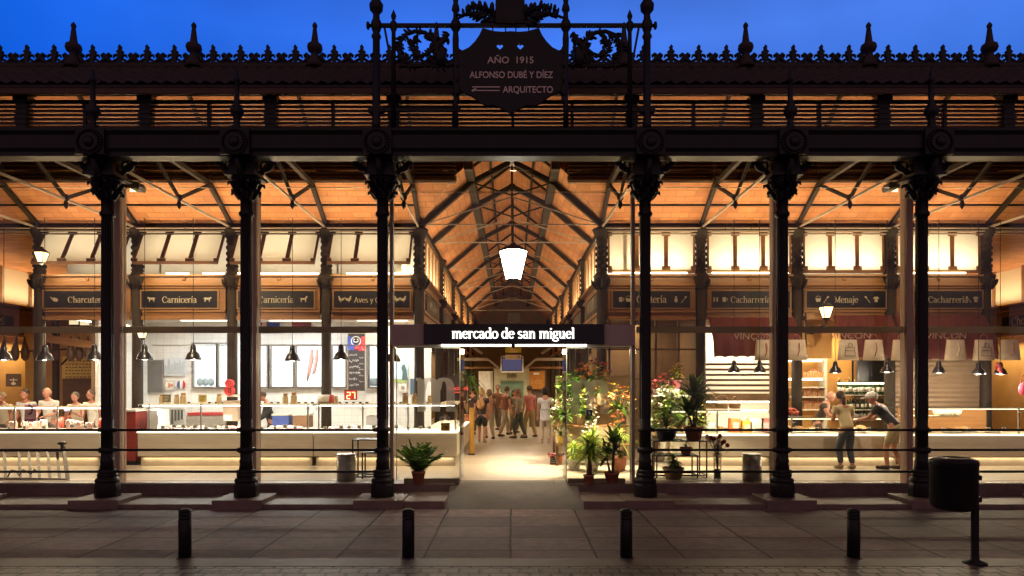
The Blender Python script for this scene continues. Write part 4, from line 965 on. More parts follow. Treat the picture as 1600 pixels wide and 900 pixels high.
def flat(name, label, cat, cx, cy, w_, h_, Y, c, group=None, frame=None, extra=None):
    t = thing(name, label, cat, P(cx, cy, Y), group)
    b = MB(); card(b, cx, cy, w_, h_, Y, .012); b.build('sheet', c if not isinstance(c, tuple) else colour(c), t)
    if frame:
        b = MB(); fw = frame[1]
        for q in ((cx, cy - h_ / 2, w_ + fw, fw), (cx, cy + h_ / 2, w_ + fw, fw), (cx - w_ / 2, cy, fw, h_), (cx + w_ / 2, cy, fw, h_)): card(b, q[0], q[1], q[2], q[3], Y - .012, .012)
        b.build('frame', colour(frame[0]), t)
    if extra: extra(t)
    return t
flat('notice_board', 'grey square notice board on the tiled wall at the stall partition', 'notice board', 240, 588, 28, 50, YW - .08, (.11, .105, .10), frame=((.2, .19, .18), 1.2))
def ph(t):
    b = MB(); rn = random.Random(2)
    for j in range(7):
        cx = 259 + j * 4.5; b.prism([(X(cx - 2.6, YW - .1), Z(585, YW)), (X(cx + 2.6, YW - .1), Z(585, YW)), (X(cx + 1.6, YW - .1), Z(568 + rn.uniform(-6, 4), YW)), (X(cx - 1.4, YW - .1), Z(566 + rn.uniform(-6, 4), YW))], YW - .088, YW - .083)
    b.build('cattle_picture', colour((.38, .40, .42)), t)
flat('wall_photograph', 'pale wall photograph of cattle on the white tiles', 'picture', 272, 573, 31, 28, YW - .08, (.55, .57, .60), extra=ph)
def fr_(t):
    b = MB(); card(b, 264, 602, 3, 7, YW - .09); card(b, 268, 602, 5, 4, YW - .09); b.build('drawing', colour((.45, .2, .12)), t)
flat('framed_picture', 'small framed drawing under the cattle photograph', 'picture', 265, 602, 14, 14, YW - .08, (.6, .56, .5), frame=((.45, .4, .34), 1), extra=fr_)
t = thing('round_badge', 'round blue white and red badge on the tiled wall', 'badge', P(283, 601, YW - .05))
for nm, dx, c in (('blue_field', -1, (.04, .06, .2)), ('red_field', 1, (.4, .04, .05))):
    b = MB(); o_ = P(283, 601, YW - .06); b.prism([(o_.x + dx * (.03 + abs(math.sin(R(a))) * .09), o_.z + .125 * math.cos(R(a))) for a in range(10, 171, 16)], YW - .06, YW - .05); b.build(nm, colour(c), t)
b = MB(); b.bar(P(283, 607, YW - .065), P(283, 595, YW - .065), .05, .008, up=(0, 1, 0)); b.build('white_field', M['white'], t)
def fig(t):
    b = MB(); b.ball(P(413, 505, YW - .1), .06, (1, .1, 1)); b.ball(P(413, 513, YW - .1), .1, (1, .1, 1.4)); b.build('figure', colour((.50, .32, .25)), t)
flat('banner', 'blue banner with a pale figure high on the butcher wall', 'banner', 420, 508, 34, 24, YW - .08, (.03, .045, .22), extra=fig)
def gr(t):
    b = MB(); rn = random.Random(4)
    for j in range(9): b.ball(P(460 + j * 2.8, 503 + rn.uniform(-4, 5), YW - .1), .05, (1, .1, 1), 6)
    b.build('grape_picture', colour((.10, .02, .03)), t)
flat('banner', 'dark red banner with round shapes high on the butcher wall', 'banner', 471, 508, 30, 22, YW - .08, (.20, .03, .04), extra=gr)
def ck(t):
    Y = YW - .32; b = MB(); c0 = P(558, 533, Y - .02)
    b.prism([(X(543.5, Y), Z(547, Y)), (X(556, Y), Z(547, Y)), (X(551, Y), Z(526, Y)), (X(543.5, Y), Z(526, Y))], Y - .014, Y - .01); b.build('blue_corner', colour((.03, .06, .28)), t)
    b = MB(); b.prism([(X(560, Y), Z(548, Y)), (X(570.5, Y), Z(548, Y)), (X(570.5, Y), Z(526, Y)), (X(565, Y), Z(526, Y))], Y - .014, Y - .01); b.build('red_corner', colour((.5, .03, .04)), t)
    b = MB(); o_ = P(556, 533, Y - .016); b.tube([o_ + Vector((a, 0, c)) for a, c in arc(0, 0, .13, .13, 0, 360, 20)], .014, 5); b.tube([o_ + Vector((a, 0, c)) for a, c in arc(0, .02, .07, .05, 180, 360, 8)], .014, 5); b.ball(o_ + Vector((-.05, 0, .05)), .02, n=6); b.ball(o_ + Vector((.05, 0, .05)), .02, n=6); b.build('round_mark', M['white'], t)
    b = MB(); o_ = P(557, 544, Y - .02); b.ball(o_, .07, (1.1, .2, .7), 8); b.ball(o_ + Vector((.06, 0, .05)), .04, (1, .2, 1), 6); b.build('red_mark', colour((.6, .05, .06)), t)
    b = MB(); rn = random.Random(9)
    for row in range(6):                                    # chalk handwriting
        py = 555 + row * 9.3; x_ = 546
        while x_ < 556 + rn.uniform(0, 8):
            k = .85; z_ = Z(py + rn.uniform(-.6, .6), Y); pts = [(X(x_, Y), Y - .012, z_)]
            for j in range(4): pts.append((X(x_ + (j + 1) * .45, Y), Y - .012, z_ + rn.uniform(-.03, .05)))
            b.tube(pts, .006, 4, caps=False); x_ += 2.5
        if row < 5:
            b.tube([(X(561 + j * .9, Y), Y - .012, Z(py + 4.2 + rn.uniform(-1.3, 1), Y)) for j in range(9)], .006, 4, caps=False)
    b.build('chalk_writing', colour((.5, .48, .44)), t)
flat('chalkboard', 'tall narrow chalkboard menu with a blue and red head', 'chalkboard', 557, 566, 27, 90, YW - .32, (.03, .022, .02), frame=((.35, .28, .2), 1), extra=ck)
def led(t):
    Y = 17.28; b = MB()
    def seg(x0, y0, x1, y1): b.bar(P(x0, y0, Y), P(x1, y1, Y), .026, .01, up=(0, 1, 0))
    for s in ((542, 613, 547, 613), (547, 613, 547, 618), (542, 618, 547, 618), (542, 618, 542, 623), (542, 623, 547, 623), (549.5, 613, 554.5, 613), (554.5, 613, 554.5, 623)): seg(*s)
    b.build('digit', emis('led_digit', (1, .25, .12), 6), t)
flat('number_display', 'red queue number display showing 27', 'display', 548, 617, 19, 15, 17.3, (.35, .015, .012), frame=((.08, .01, .01), 1), extra=led)
def bird(t):
    b = MB(); Y = YW - .1; b.prism([(X(a, Y), Z(c, Y)) for a, c in ((628, 594), (629, 582), (627, 575), (629, 570), (632, 569), (635, 577), (636, 588), (638, 594))], Y, Y + .006); b.build('dark_bird', colour((.05, .09, .10)), t)
    b = MB(); card(b, 626, 595, 21, 6, Y + .002, .004); b.build('grass_strip', colour((.25, .32, .12)), t)
flat('poster', 'poster of a dark bird against pale blue sky left of the etched letter', 'poster', 626, 582, 23, 32, YW - .08, (.36, .52, .62), extra=bird)
flat('poster', 'dark blue narrow poster left of the etched letter stem', 'poster', 645, 604, 8, 25, YW - .1, (.05, .09, .14))
def cd_(t):
    b = MB(); card(b, 629, 606, 5, 5, YW - .1); b.build('drawing', colour((.25, .2, .16)), t)
flat('framed_picture', 'small framed print under the bird poster', 'picture', 629, 605, 13, 14, YW - .08, (.62, .6, .55), frame=((.5, .45, .4), 1), extra=cd_)
# ---- left corner stall: amber, open, with poster board and hams
x0, x1 = B_L[0]; t = SL[0]
wall_part(t, 'back_wall', x0 - 4.0, -10.6, 22.2, FL, 3.9, M['amber']); wall_part(t, 'partition', -10.6, -10.51, YS + .1, FL, 3.9, M['brownwall'], 5)
b = MB(); b.box(x0, -10.6, YS + .1, 22.2, 3.85, 3.9); b.build('stall_ceiling', M['wood_dark'], t)
b = MB(); b.bar((X(60, 20), 19.9, Z(527, 20)), (X(156, 20), 20.1, Z(541, 20)), .12, .22); b.build('beam', M['wood'], t)
b = MB(); b.bar((X(60, 21), 21.2, Z(512, 21)), (X(160, 21), 21.2, Z(516, 21)), .08, .12); b.bar((X(84, 21), 21.1, Z(470, 21)), (X(84, 21), 21.1, FL), .14); b.bar((X(0, 21), 21.2, Z(550, 21)), (X(100, 21), 21.2, Z(545, 21)), .05, .05); b.bar((X(96, 20.6), 20.6, Z(570, 20.6)), (X(112, 20.6), 20.6, Z(553, 20.6)), .04, .04); b.build('ironwork', M['iron_brown'], t)
b = MB()
for k in range(3): b.box(X(108 + k * 17, 21.6), X(122 + k * 17, 21.6), 21.6, 21.62, Z(507 + k, 21.6), Z(497 + k, 21.6))
b.build('lit_panel', emis('lit_cream', (1, .82, .5), 1.1), t)
b = MB(); b.bar((X(96, 18.5), 18.5, Z(496, 18.5)), (X(186, 18.5), 18.5, Z(509, 18.5)), .03, .04); b.build('tube_lamp', M['tube'], t)
b = MB(); b.box(X(98, 21.9), X(156, 21.9), 21.9, 22.0, FL, Z(592, 21.9)); b.build('dark_cupboard', M['wood_dark'], t)
lamp('AREA', 'light_stall', ((x0 + x1) / 2 - .6, 18.0, 3.7), 95, (1, .82, .56), t, 1.8, 1.2, (0, 0, 0))
def wr(t):
    Y = 22.0; b = MB(); rn = random.Random(1)
    for r_ in range(6):
        x_ = 102
        while x_ < 150:
            l = rn.uniform(2, 5); card(b, x_ + l / 2, 564 + r_ * 5, l, 1.6, Y - .006, .004); x_ += l + 2
    b.build('writing', colour((.12, .09, .04)), t)
flat('price_board', 'large yellow board with rows of dark writing in the corner stall', 'board', 125, 574, 56, 34, 22.0, (.60, .46, .16), extra=wr)
def wh(t):
    Y = 21.7; b = MB(); o_ = P(21, 596, Y - .006); b.bar(o_ + Vector((-.12, 0, .05)), o_ + Vector((.12, 0, .05)), .03, .006, up=(0, 1, 0)); b.bar(o_ + Vector((0, 0, .1)), o_ - Vector((0, 0, .08)), .03, .006, up=(0, 1, 0)); b.ball(o_ - Vector((0, 0, .07)), .07, (1.1, .1, .7), 8); b.build('white_mark', M['white'], t)
flat('board', 'dark board with a white mark above the counter at far left', 'board', 21, 594, 24, 20, 21.7, (.10, .06, .05), extra=wh)
rn = random.Random(12)
hs = None
for j in range(9):                                          # hams on the rail
    px = 6 + j * 17 + rn.uniform(-4, 4); y = 20.4 + rn.uniform(-.3, .3)
    if hs is None:
        t = thing('cured_ham', 'dark cured ham hung from the rail of the corner stall', 'ham', P(px, 548, y), 'hams hung in the corner stall'); hp = P(px, 548, y); hs = t
        b = MB(); b.tube([hp + Vector(v) for v in ((.03, 0, .42), (.02, 0, .3), (0, 0, .15), (-.02, 0, -.05), (-.01, 0, -.22), (0, 0, -.3))], [.02, .035, .07, .12, .10, .03], 8); b.build('meat', colour((.07, .032, .015)), t)
        b = MB(); b.tube([hp + Vector((.03, 0, .42)), hp + Vector((.03, 0, .62))], .008, 4); b.build('cord', colour((.3, .25, .18)), t)
    else: dup(hs, P(px, 548, y) - hp, rz=rn.uniform(0, 3))
# ---- right stalls
x0, x1 = B_R[0]; t = SR[0]
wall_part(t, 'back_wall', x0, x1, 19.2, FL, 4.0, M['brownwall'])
b = MB()
for q in (.08, .33, .55, .78, .97): b.box(x0 + (x1 - x0) * q - .025, x0 + (x1 - x0) * q + .025, YS + .02, YS + .07, FL, 3.7)
for z_ in (2.2, 2.95): b.box(x0, x1, YS + .02, YS + .07, z_, z_ + .04)
b.build('window_frame', M['wood_dark'], t); b = MB(); b.box(x1 - .1, x1 - .02, YS + .1, 19.2, FL, 3.95); b.build('partition', M['brownwall'], t)
b = MB(); b.box(x0, x1, YS + .04, YS + .05, .9, 3.68); b.build('pane', M['glass'], t)
lamp('AREA', 'light_stall', ((x0 + x1) / 2, 18.2, 3.7), 3, WARM, t, 1.6, .6, (0, 0, 0))
x0, x1 = B_R[1]; t = SR[1]; YB1 = 18.3
def awning(t, a, c, py0, py1, label=None):
    y = YS - .12; b = MB(); n = 24; V = []
    zt, zm, zb = zz(py0), Z(py0 + (py1 - py0) * .55, y - .4), Z(py1, y - .55)
    for z_, yy in ((zt, y), (zm, y - .42), (zb, y - .5)):
        for i in range(n + 1):
            V.append((a + (c - a) * i / n, yy - .02 * math.sin(i * 1.7), z_ + (.028 * abs(math.sin(i * math.pi / 3)) if z_ == zb else 0)))
    b.faces(V, [(r_ * (n + 1) + i, r_ * (n + 1) + i + 1, (r_ + 1) * (n + 1) + i + 1, (r_ + 1) * (n + 1) + i) for r_ in range(2) for i in range(n)], True)
    o = b.build('awning', M['red'], t); m_ = o.modifiers.new('thick', 'SOLIDIFY'); m_.thickness = .01; return o, (y - .53, zm)
def vinyl(aw, cx, w_, z_, y): sans('lettering', 'VINÇON', .22, (cx, y, z_), colour((.30, .20, .16)), aw, .003, rot=(R(97), 0, 0), width=w_)
aw, (ya, za) = awning(t, x0 + .15, x1 - .1, 497, 558); vinyl(aw, X(1165, YS), .95, Z(530, 16.5), 16.54)
wall_part(t, 'back_wall', x0, x1, YB1 + .3, FL, 4.0, M['plaster'])
b = MB(); b.box(x0 + .1, x1, YS + .2, YB1 + .3, 3.86, 3.92); b.build('stall_ceiling', M['wood_dark'], t)
b = MB()
for k in range(7): b.box(x0 + .2, x1 - .12, 17.35, 17.38, Z(571 + k * 8.2, 17.36), Z(567.5 + k * 8.2, 17.36))
b.build('shop_blind', M['wood_dark'], t)
b = MB(); b.box(x0 + .15, x1 - .1, 17.3, 17.55, Z(626, 17.4), Z(615, 17.4)); b.build('shelf_board', M['brownwall'], t)
lamp('AREA', 'light_stall', ((x0 + x1) / 2, 17.9, 3.7), 75, WARMW, t, 1.8, .5, (0, 0, 0))
b = MB(); b.box(x0 + .3, x1 - .3, 17.6, 17.64, Z(629, 17.6), Z(627, 17.6)); b.build('shelf_lamp', M['tubecool'], t)
lamp('AREA', 'light_shelf', ((x0 + x1) / 2, 17.75, Z(630, 17.6)), 26, WARMW, t, 1.8, .08, (0, 0, 0))
x0, x1 = B_R[2]; t = SR[2]
wall_part(t, 'ochre_wall', x0 - .1, X(1300, 17.3), 17.3, Z(560, 17.3), 3.7, M['ochre']); wall_part(t, 'back_wall', x0, x1, 19.0, FL, 4.0, M['ochre'])
aw, (ya, za) = awning(t, X(1298, YS), x1 - .02, 494, 560); vinyl(aw, X(1330, 16.5), .98, Z(529, 16.5), 16.54)
b = MB(); b.box(x0, x1, YS + .2, 19.0, 3.86, 3.92); b.build('stall_ceiling', M['wood_dark'], t)
lamp('AREA', 'light_stall', ((x0 + x1) / 2, 18.2, 3.6), 70, WARM, t, 1.6, .5, (0, 0, 0))
b = MB()
for z_ in (560, 590, 605, 620, 640): b.box(x0 + .12, X(1288, 18.6), 18.5, 18.9, Z(z_, 18.6) - .02, Z(z_, 18.6) + .01)
b.box(X(1287, 18.6), X(1287, 18.6) + .05, 18.5, 18.9, .9, 3.2)
for z_ in (617, 640, 655): b.box(X(1308, 18.6), X(1388, 18.6), 18.6, 18.9, Z(z_, 18.6) - .02, Z(z_, 18.6))
b.build('shelving', M['plaster'], t)
b = MB(); b.box(x0 + .2, X(1283, 18.6), 18.52, 18.55, Z(565, 18.6), Z(562, 18.6)); b.box(x0 + .2, X(1283, 18.6), 18.52, 18.55, Z(594, 18.6), Z(592, 18.6)); b.box(X(1310, 18.6), X(1385, 18.6), 18.62, 18.65, Z(600, 18.6), Z(598, 18.6)); b.build('shelf_lamp', M['tube'], t)
b = MB(); b.box(X(1340, 17.6), X(1390, 17.6), 17.6, 17.66, Z(596, 17.6), Z(562, 17.6)); b.build('menu_panel', M['black'], t)
x0, x1 = B_R[3]; t = SR[3]
aw, (ya, za) = awning(t, x0 + .05, x1 - .1, 494, 562); vinyl(aw, X(1480, 16.5), .98, Z(529, 16.5), 16.54)
b = MB(); n = 34; zs = [.95 + (3.0 - .95) * i / n for i in range(n + 1)]
V = [(xx, YS + .08 + (.02 if i % 2 else 0), z_) for i, z_ in enumerate(zs) for xx in (x0 + .1, x1 - .1)]
b.faces(V, [(2 * i, 2 * i + 1, 2 * i + 3, 2 * i + 2) for i in range(n)]); b.build('roller_shutter', mat('brown_shutter', (.20, .135, .085), (.25, .17, .11), .45, .2, 2), t)
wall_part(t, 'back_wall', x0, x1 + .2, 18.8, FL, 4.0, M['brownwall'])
# ---- side aisles seen past the two corner columns, and stalls along the nave
def nave_stall(s, y0, y1, label, txt):
    t = thing('nave_stall', label, 'market stall', (s * NX, (y0 + y1) / 2, FL), 'stalls along the nave'); a, c = y0 + .18, y1 - .18; f = MB(); xi = s * (NX - .02); xo = s * (NX + .12)
    f.box(xi, xo, a, c, 3.55, 4.8); fs = f.build('fascia', M['wood'], t)
    f = MB()
    for z_, d in ((4.72, .14), (4.5, .06), (3.9, .06), (3.6, .1)): f.box(xi - s * d, xi - s * .001, a, c, z_, z_ + .07)
    f.build('moulding', M['wood'], fs)
    b = MB(); b.box(xi - s * .04, xi - s * .002, a + .5, c - .5, 4.02, 4.44); sb = b.build('name_board', M['black'], t)
    b = MB(); serif_text(b, txt, 1.7, (xi - s * .042, (y0 + y1) / 2 + (.85 if s > 0 else -.85), 4.14), ux=(0, -s, 0), thick=.2, thin=.08, depth=.004); b.build('lettering', M['gold'], sb)
    b = MB(); n = 5
    for k in range(n + 1): yy = a + (c - a) * k / n; b.box(xi, xo, yy - .05, yy + .05, 4.8, 5.95)
    b.box(xi, xo, a, c, 4.8, 4.9); b.box(xi, xo, a, c, 5.86, 5.96); fr = b.build('light_box_frame', M['wood'], t)
    for k in range(n):
        b = MB(); y0_, y1_ = a + (c - a) * k / n + .05, a + (c - a) * (k + 1) / n - .05; b.face([(xi + s * .05, y0_, 4.9), (xi + s * .05, y1_, 4.9), (xi + s * .05, y1_, 5.86), (xi + s * .05, y0_, 5.86)]); b.build('opal_pane', M['opal'], fr)
    yb = y0 if y0 > YI else 19.75
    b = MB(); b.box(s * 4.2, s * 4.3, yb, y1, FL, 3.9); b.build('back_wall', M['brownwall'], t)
    b = MB(); b.box(s * (NX + .1), s * 4.3, yb, y1, 3.84, 3.9); b.build('stall_ceiling', M['wood_dark'], t)
    b = MB(); b.box(s * (NX + .5), s * (NX + .6), y0, y1, 4.8, 6.0); b.build('upper_back', M['plaster'], t)
    lamp('AREA', 'light_box', (s * (NX + .3), (y0 + y1) / 2, 4.88), 32, (1, .88, .66), t, .12, 3.6, (R(180), 0, 0))
    lamp('AREA', 'light_stall', (s * 3.2, (y0 + y1) / 2, 3.75), 45, WARM, t, .9, 2.6, (0, 0, 0))
    lamp('AREA', 'light_up', (s * (NX - .2), (y0 + y1) / 2, 4.9), 30, (1, .72, .40), t, .08, 3.4, (0, R(180 + s * 16), 0))
ys = [YI] + NY
nm = ['Aves y Caza', 'Carnes', 'Ostras', 'Salazones', 'Cestería', 'Menaje']
ordn = ['nearest', 'second', 'third', 'fourth', 'fifth']
for s in (-1, 1):
    for k in range(5):
        nave_stall(s, ys[k], ys[k + 1], '%s wooden stall front along the %s side of the nave' % (ordn[k], 'left' if s < 0 else 'right'), (nm if s < 0 else nm[::-1])[k])
def side_row(s, txt, label, tx):
    xw = s * 17.2; t = thing('side_stall', label, 'market stall', (xw, 24, FL)); a, c = 14.5, 40
    b = MB(); b.box(xw, xw + s * .12, a, c, 3.75, 4.85); fs = b.build('fascia', M['wood'], t)
    b = MB()
    for z_, d in ((4.78, .14), (4.6, .08), (3.8, .1)): b.box(xw - s * d, xw - s * .002, a, c, z_, z_ + .06)
    b.build('moulding', M['wood'], fs)
    n = 18; b = MB()
    for k in range(n + 1): yy = a + (c - a) * k / n; b.box(xw, xw + s * .1, yy - .06, yy + .06, 4.85, 6.1)
    fr = b.build('light_box_frame', M['wood'], t)
    for k in range(n):
        b = MB(); y0_, y1_ = a + (c - a) * k / n + .06, a + (c - a) * (k + 1) / n - .06; b.face([(xw + s * .05, y0_, 4.92), (xw + s * .05, y1_, 4.92), (xw + s * .05, y1_, 6.05), (xw + s * .05, y0_, 6.05)]); b.build('opal_pane', M['opal'], fr)
    b = MB(); b.box(xw - s * .05, xw - s * .002, tx - 1.3, tx + 1.3, 3.98, 4.42); sb = b.build('name_board', M['black'], t)
    b = MB(); serif_text(b, txt, 1.7, (xw - s * .052, tx + (.85 if s > 0 else -.85), 4.1), ux=(0, -s, 0), thick=.2, thin=.08, depth=.004); b.build('lettering', M['gold'], sb)
    b = MB(); b.box(xw + s * 1.2, xw + s * 1.3, a, c, FL, 6.1); b.build('back_wall', M['ochre'], t)
    lamp('AREA', 'light_box', (xw + s * .5, 24, 4.9), 90, (1, .84, .55), t, .2, 16, (R(180), 0, 0))
    lamp('AREA', 'light_stall', (xw + s * .6, 22, 3.6), 120, WARM, t, .6, 8, (0, 0, 0))
    lamp('AREA', 'light_up', (xw - s * .5, 22, 4.95), 60, (1, .72, .40), t, .1, 12, (0, R(180 + s * 20), 0))
side_row(-1, 'Salazones', 'wooden stall front running back along the left side aisle', 22.2)
side_row(1, 'Chocolates', 'wooden stall front lettered Chocolates along the right side aisle', 22.6)
# ================================================================ end of the passage
YK = 29.0
kk = thing('kiosk', 'pale green kiosk front with a brown m at the end of the passage', 'kiosk', (X(799, YK), YK, FL))
b = MB(); b.box(X(772, YK), X(827, YK), YK, YK + .4, FL, Z(576, YK)); b.build('panel', colour((.46, .45, .30)), kk)
b = MB(); b.box(X(782, YK), X(818, YK), YK - .03, YK - .002, FL + .9, Z(595, YK)); b.build('counter_opening', colour((.12, .20, .13)), kk)
b = MB(); serif_text(b, 'mm', .42, (X(792, YK), YK - .004, Z(590, YK)), thick=.3, depth=.01); b.build('emblem', colour((.12, .08, .05)), kk)
for (a, c, y0, y1, cc) in ((748, 770, 580, 690, (.66, .62, .52)), (764, 772, 580, 690, (.12, .08, .06)), (827, 854, 578, 690, (.10, .07, .05))):
    b = MB(); b.box(X(a, YK), X(c, YK), YK + .05 + (.02 if cc[0] < .2 else 0), YK + .3, FL, Z(y0, YK)); b.build('side_panel', colour(cc), kk)
b = MB(); b.box(-2.2, 2.2, YK + .02, YK + .4, Z(576, YK), Z(573, YK)); b.build('lintel', M['wood'], kk)
lamp('AREA', 'light_kiosk', (0, YK - 1.6, 3.4), 45, WARMW, kk, 2.6, .4, (R(-25), 0, 0))
def ho(t):
    b = MB(); Y = YK - .12; card(b, 838, 584, 9, 3, Y - .006); b.build('title', M['white'], t)
    b = MB()
    for j in range(3): o_ = P(832 + j * 6, 597, Y - .004); b.tube([o_ + Vector((a, 0, c)) for a, c in arc(0, 0, .05, .08, 0, 360, 12)], .008, 4)
    b.build('drawing', colour((.62, .45, .2)), t)
flat('notice', 'orange notice board with a white title at the end of the passage', 'board', 839, 594, 24, 28, YK - .1, (.42, .17, .02), extra=ho)
flat('wall_panel', 'white notice panel behind the woman with the backpack', 'board', 757, 597, 18, 34, YK - .1, (.72, .70, .64))
def tv(t):
    b = MB(); Y = YK - .62; card(b, 800, 569, 30, 20, Y - .004, .003); b.build('screen', M['screen'], t)
flat('wall_screen', 'wide dark screen in a pale frame above the kiosk', 'screen', 800, 569, 34, 24, YK - .6, (.05, .05, .06), frame=((.6, .57, .5), 1.5), extra=tv)
def ln(c, rows):
    def f(t):
        b = MB()
        for cx, cy, l in rows: card(b, cx, cy, l, .8, YK - .82, .004)
        b.build('marking', colour(c), t)
    return f
flat('hanging_sign', 'yellow hanging sign above the dark screen', 'sign', 802, 545, 25, 12, YK - .8, (.50, .42, .04), extra=ln((.75, .75, .6), [(802, 546, 14), (802, 550, 12)]))
flat('hanging_sign', 'cream hanging sign with a small dark square, between the yellow sign and the screen', 'sign', 802, 558, 25, 7.5, YK - .8, (.66, .58, .46), extra=ln((.05, .04, .04), [(811, 557, 4), (811, 558.6, 4)]))
flat('hanging_sign', 'small dark sign hung high in the nave over the entrance sign', 'sign', 803, 497, 19, 15, 25.0, (.05, .035, .03), extra=lambda t: None)
b = MB()
for s in (-1, 1):
    b.bar((s * 2.3, YK - .4, Z(562, YK)), (s * 1.0, YK - .4, Z(562, YK)), .1, .12); b.bar((s * 1.0, YK - .4, Z(562, YK)), (s * .55, YK - .4, Z(576, YK)), .08); b.bar((s * 2.2, YK - .4, Z(530, YK)), (s * 1.25, YK - .4, Z(553, YK)), .1)
b.build('canopy_beam', M['iron_light'], kk)
# ================================================================ counters with glass cases
def counter(name, label, x0, x1, zt, zg, y0=15.1, y1=16.4, back=None, led=True, posts=(), glow=26, gcol=WARMW, toe=True, clear=False):
    t = thing(name, label, 'counter', ((x0 + x1) / 2, (y0 + y1) / 2, FL), 'glass topped counters')
    b = MB(); b.box(x0, x1, y0, y1, FL + .22, zt); b.build('base', M['marble'], t, bevel=.008)
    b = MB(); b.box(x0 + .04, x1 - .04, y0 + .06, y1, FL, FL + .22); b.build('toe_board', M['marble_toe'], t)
    b = MB(); b.box(x0 - .01, x1 + .01, y0 - .02, y0 + .06, zt + .002, zt + .028); b.build('led_edge', M['led'], t)
    b = MB(); b.box(x0 + .05, x1 - .05, y0 + .12, y1 - .1, zt + .003, zt + .03); b.build('display_deck', colour((.68, .58, .52) if not clear else (.40, .33, .24), .3), t)
    g = MB(); g.box(x0, x1, y0 + .03, y0 + .038, zt + .03, zg); gl = g.build('front_glass', M['vglass'], t)
    g = MB(); g.box(x0, x1, y0 + .02, y0 + .55, zg, zg + .014); g.build('top_shelf', M['vglass'] if clear else M['opal'], t)
    g = MB(); g.box(x0, x1, y0 + .005, y0 + .02, zg - .006, zg + .016); g.build('glass_edge', M['gedge'], t)
    for p in posts:
        b = MB(); b.box(p - .014, p + .014, y0 + .05, y0 + .08, zt, zg + .02); b.box(p - .05, p + .05, y0 + .0, y0 + .03, zg - .1, zg - .08); b.build('post', M['steel'], t)
    b = MB(); b.box(x0 + .05, x1 - .05, y0 + .1, y0 + .13, zg - .03, zg - .012); b.build('case_lamp', M['tubecool'] if not clear else M['led'], t)
    lamp('AREA', 'light_case', ((x0 + x1) / 2, y0 + .3, zg - .04), glow * (x1 - x0) / 3, gcol, t, (x1 - x0) - .2, .1, (0, 0, 0))
    lamp('AREA', 'light_toe', ((x0 + x1) / 2, y0 + .02, FL + .19), 5 * (x1 - x0) / 3, WARM, t, (x1 - x0) - .2, .05, (0, 0, 0))
    return t
YK0 = 15.1; xx = lambda p: X(p, YK0)
c1 = counter('display_counter', 'marble counter of packed ham under glass at far left, before the white shirted people', -12.6, xx(156), 1.02, 1.58, posts=[xx(20), xx(87)], glow=34)
c2 = counter('display_counter', 'long pale marble meat counter before the white tiled stall and the dark shirted butcher', xx(215), xx(489), 1.02, 1.64, posts=[xx(231), xx(312), xx(396), xx(480)], gcol=COOLW)
c3 = counter('display_counter', 'pale marble poultry counter turning the corner into the passage, behind the potted palm', xx(490), xx(714), 1.02, 1.64, posts=[xx(497), xx(566), xx(637)], gcol=COOLW, glow=34)
# its return along the passage
xr = xx(714)
for nm_, m_, q in (('return_base', M['marble'], (xr - .9, xr, 16.4, 20.5, FL + .22, 1.02)), ('return_toe', M['marble_toe'], (xr - .9, xr - .05, 16.4, 20.5, FL, FL + .22)), ('return_edge', M['led'], (xr - .06, xr + .01, 15.1, 20.5, 1.022, 1.045)), ('return_shelf', M['opal'], (xr - .5, xr, 16.4, 20.5, 1.64, 1.655))):
    b = MB(); b.box(*q); b.build(nm_, m_, c3)
b = MB(); b.box(xr - .04, xr - .03, 15.14, 20.5, 1.05, 1.64); b.build('return_glass', M['vglass'], c3)
for yy in (15.16, 17.2, 19.2):
    b = MB(); b.box(xr - .06, xr - .035, yy - .014, yy + .014, 1.02, 1.66); b.build('post', M['steel'], c3)
lamp('AREA', 'light_case', (xr - .3, 18.3, 1.6), 24, WARMW, c3, .1, 4, (0, 0, 0))
t = thing('yellow_panel', 'upright ochre yellow end board of the passage counter', 'panel', (xx(732), 17.6, FL)); b = MB(); b.box(X(733.5, 17.6), X(741, 17.6), 17.55, 17.62, FL, Z(637, 17.6)); b.build('board', colour((.42, .22, .03)), t, bevel=.02); b = MB(); b.box(X(732, 17.6), X(742, 17.6), 17.5, 17.66, FL, FL + .03); b.build('foot', M['iron_brown'], t)
t = thing('red_cabinet', 'red painted cabinet between the ham counter and the white meat counter', 'cabinet', (X(193, 15.3), 15.3, FL)); b = MB(); b.box(X(174, 15.3), X(212, 15.3), 15.3, 16.3, FL + .1, Z(643, 15.3)); b.build('body', M['redpaint'], t); b = MB(); b.box(X(173, 15.3), X(213, 15.3), 15.28, 16.3, Z(643, 15.3), Z(640, 15.3)); b.build('top', M['white'], t); b = MB(); b.box(X(176, 15.3), X(211, 15.3), 15.34, 16.3, FL, FL + .1); b.build('toe_board', M['black'], t)
t = thing('steel_case', 'tall white side cabinet at the left end of the meat counter', 'cabinet', (X(234, 15.4), 15.4, 1.05)); b = MB(); b.box(X(232, 15.4), X(248, 15.4), 15.35, 15.9, 1.055, Z(640, 15.4)); b.build('body', M['white'], t, bevel=.01); b = MB(); b.bar((X(246, 15.3), 15.33, 1.2), (X(246, 15.3), 15.33, 1.4), .015); b.build('handle', M['steel'], t)
c4 = counter('display_counter', 'stone counter with glass cases before the bright slatted shelves', xx(1048), xx(1206), .96, 1.5, posts=[xx(1122)], glow=22, clear=True)
c5 = counter('display_counter', 'stone counter where two customers lean, before the bottle shelves', xx(1215), xx(1405), .96, 1.34, posts=[xx(1239)], glow=24, clear=True)
c6 = counter('display_counter', 'stone counter with wood backed glass case before the roller shutter', xx(1410), 12.6, .96, 1.56, posts=[xx(1595)], glow=10, gcol=WARM, clear=True)
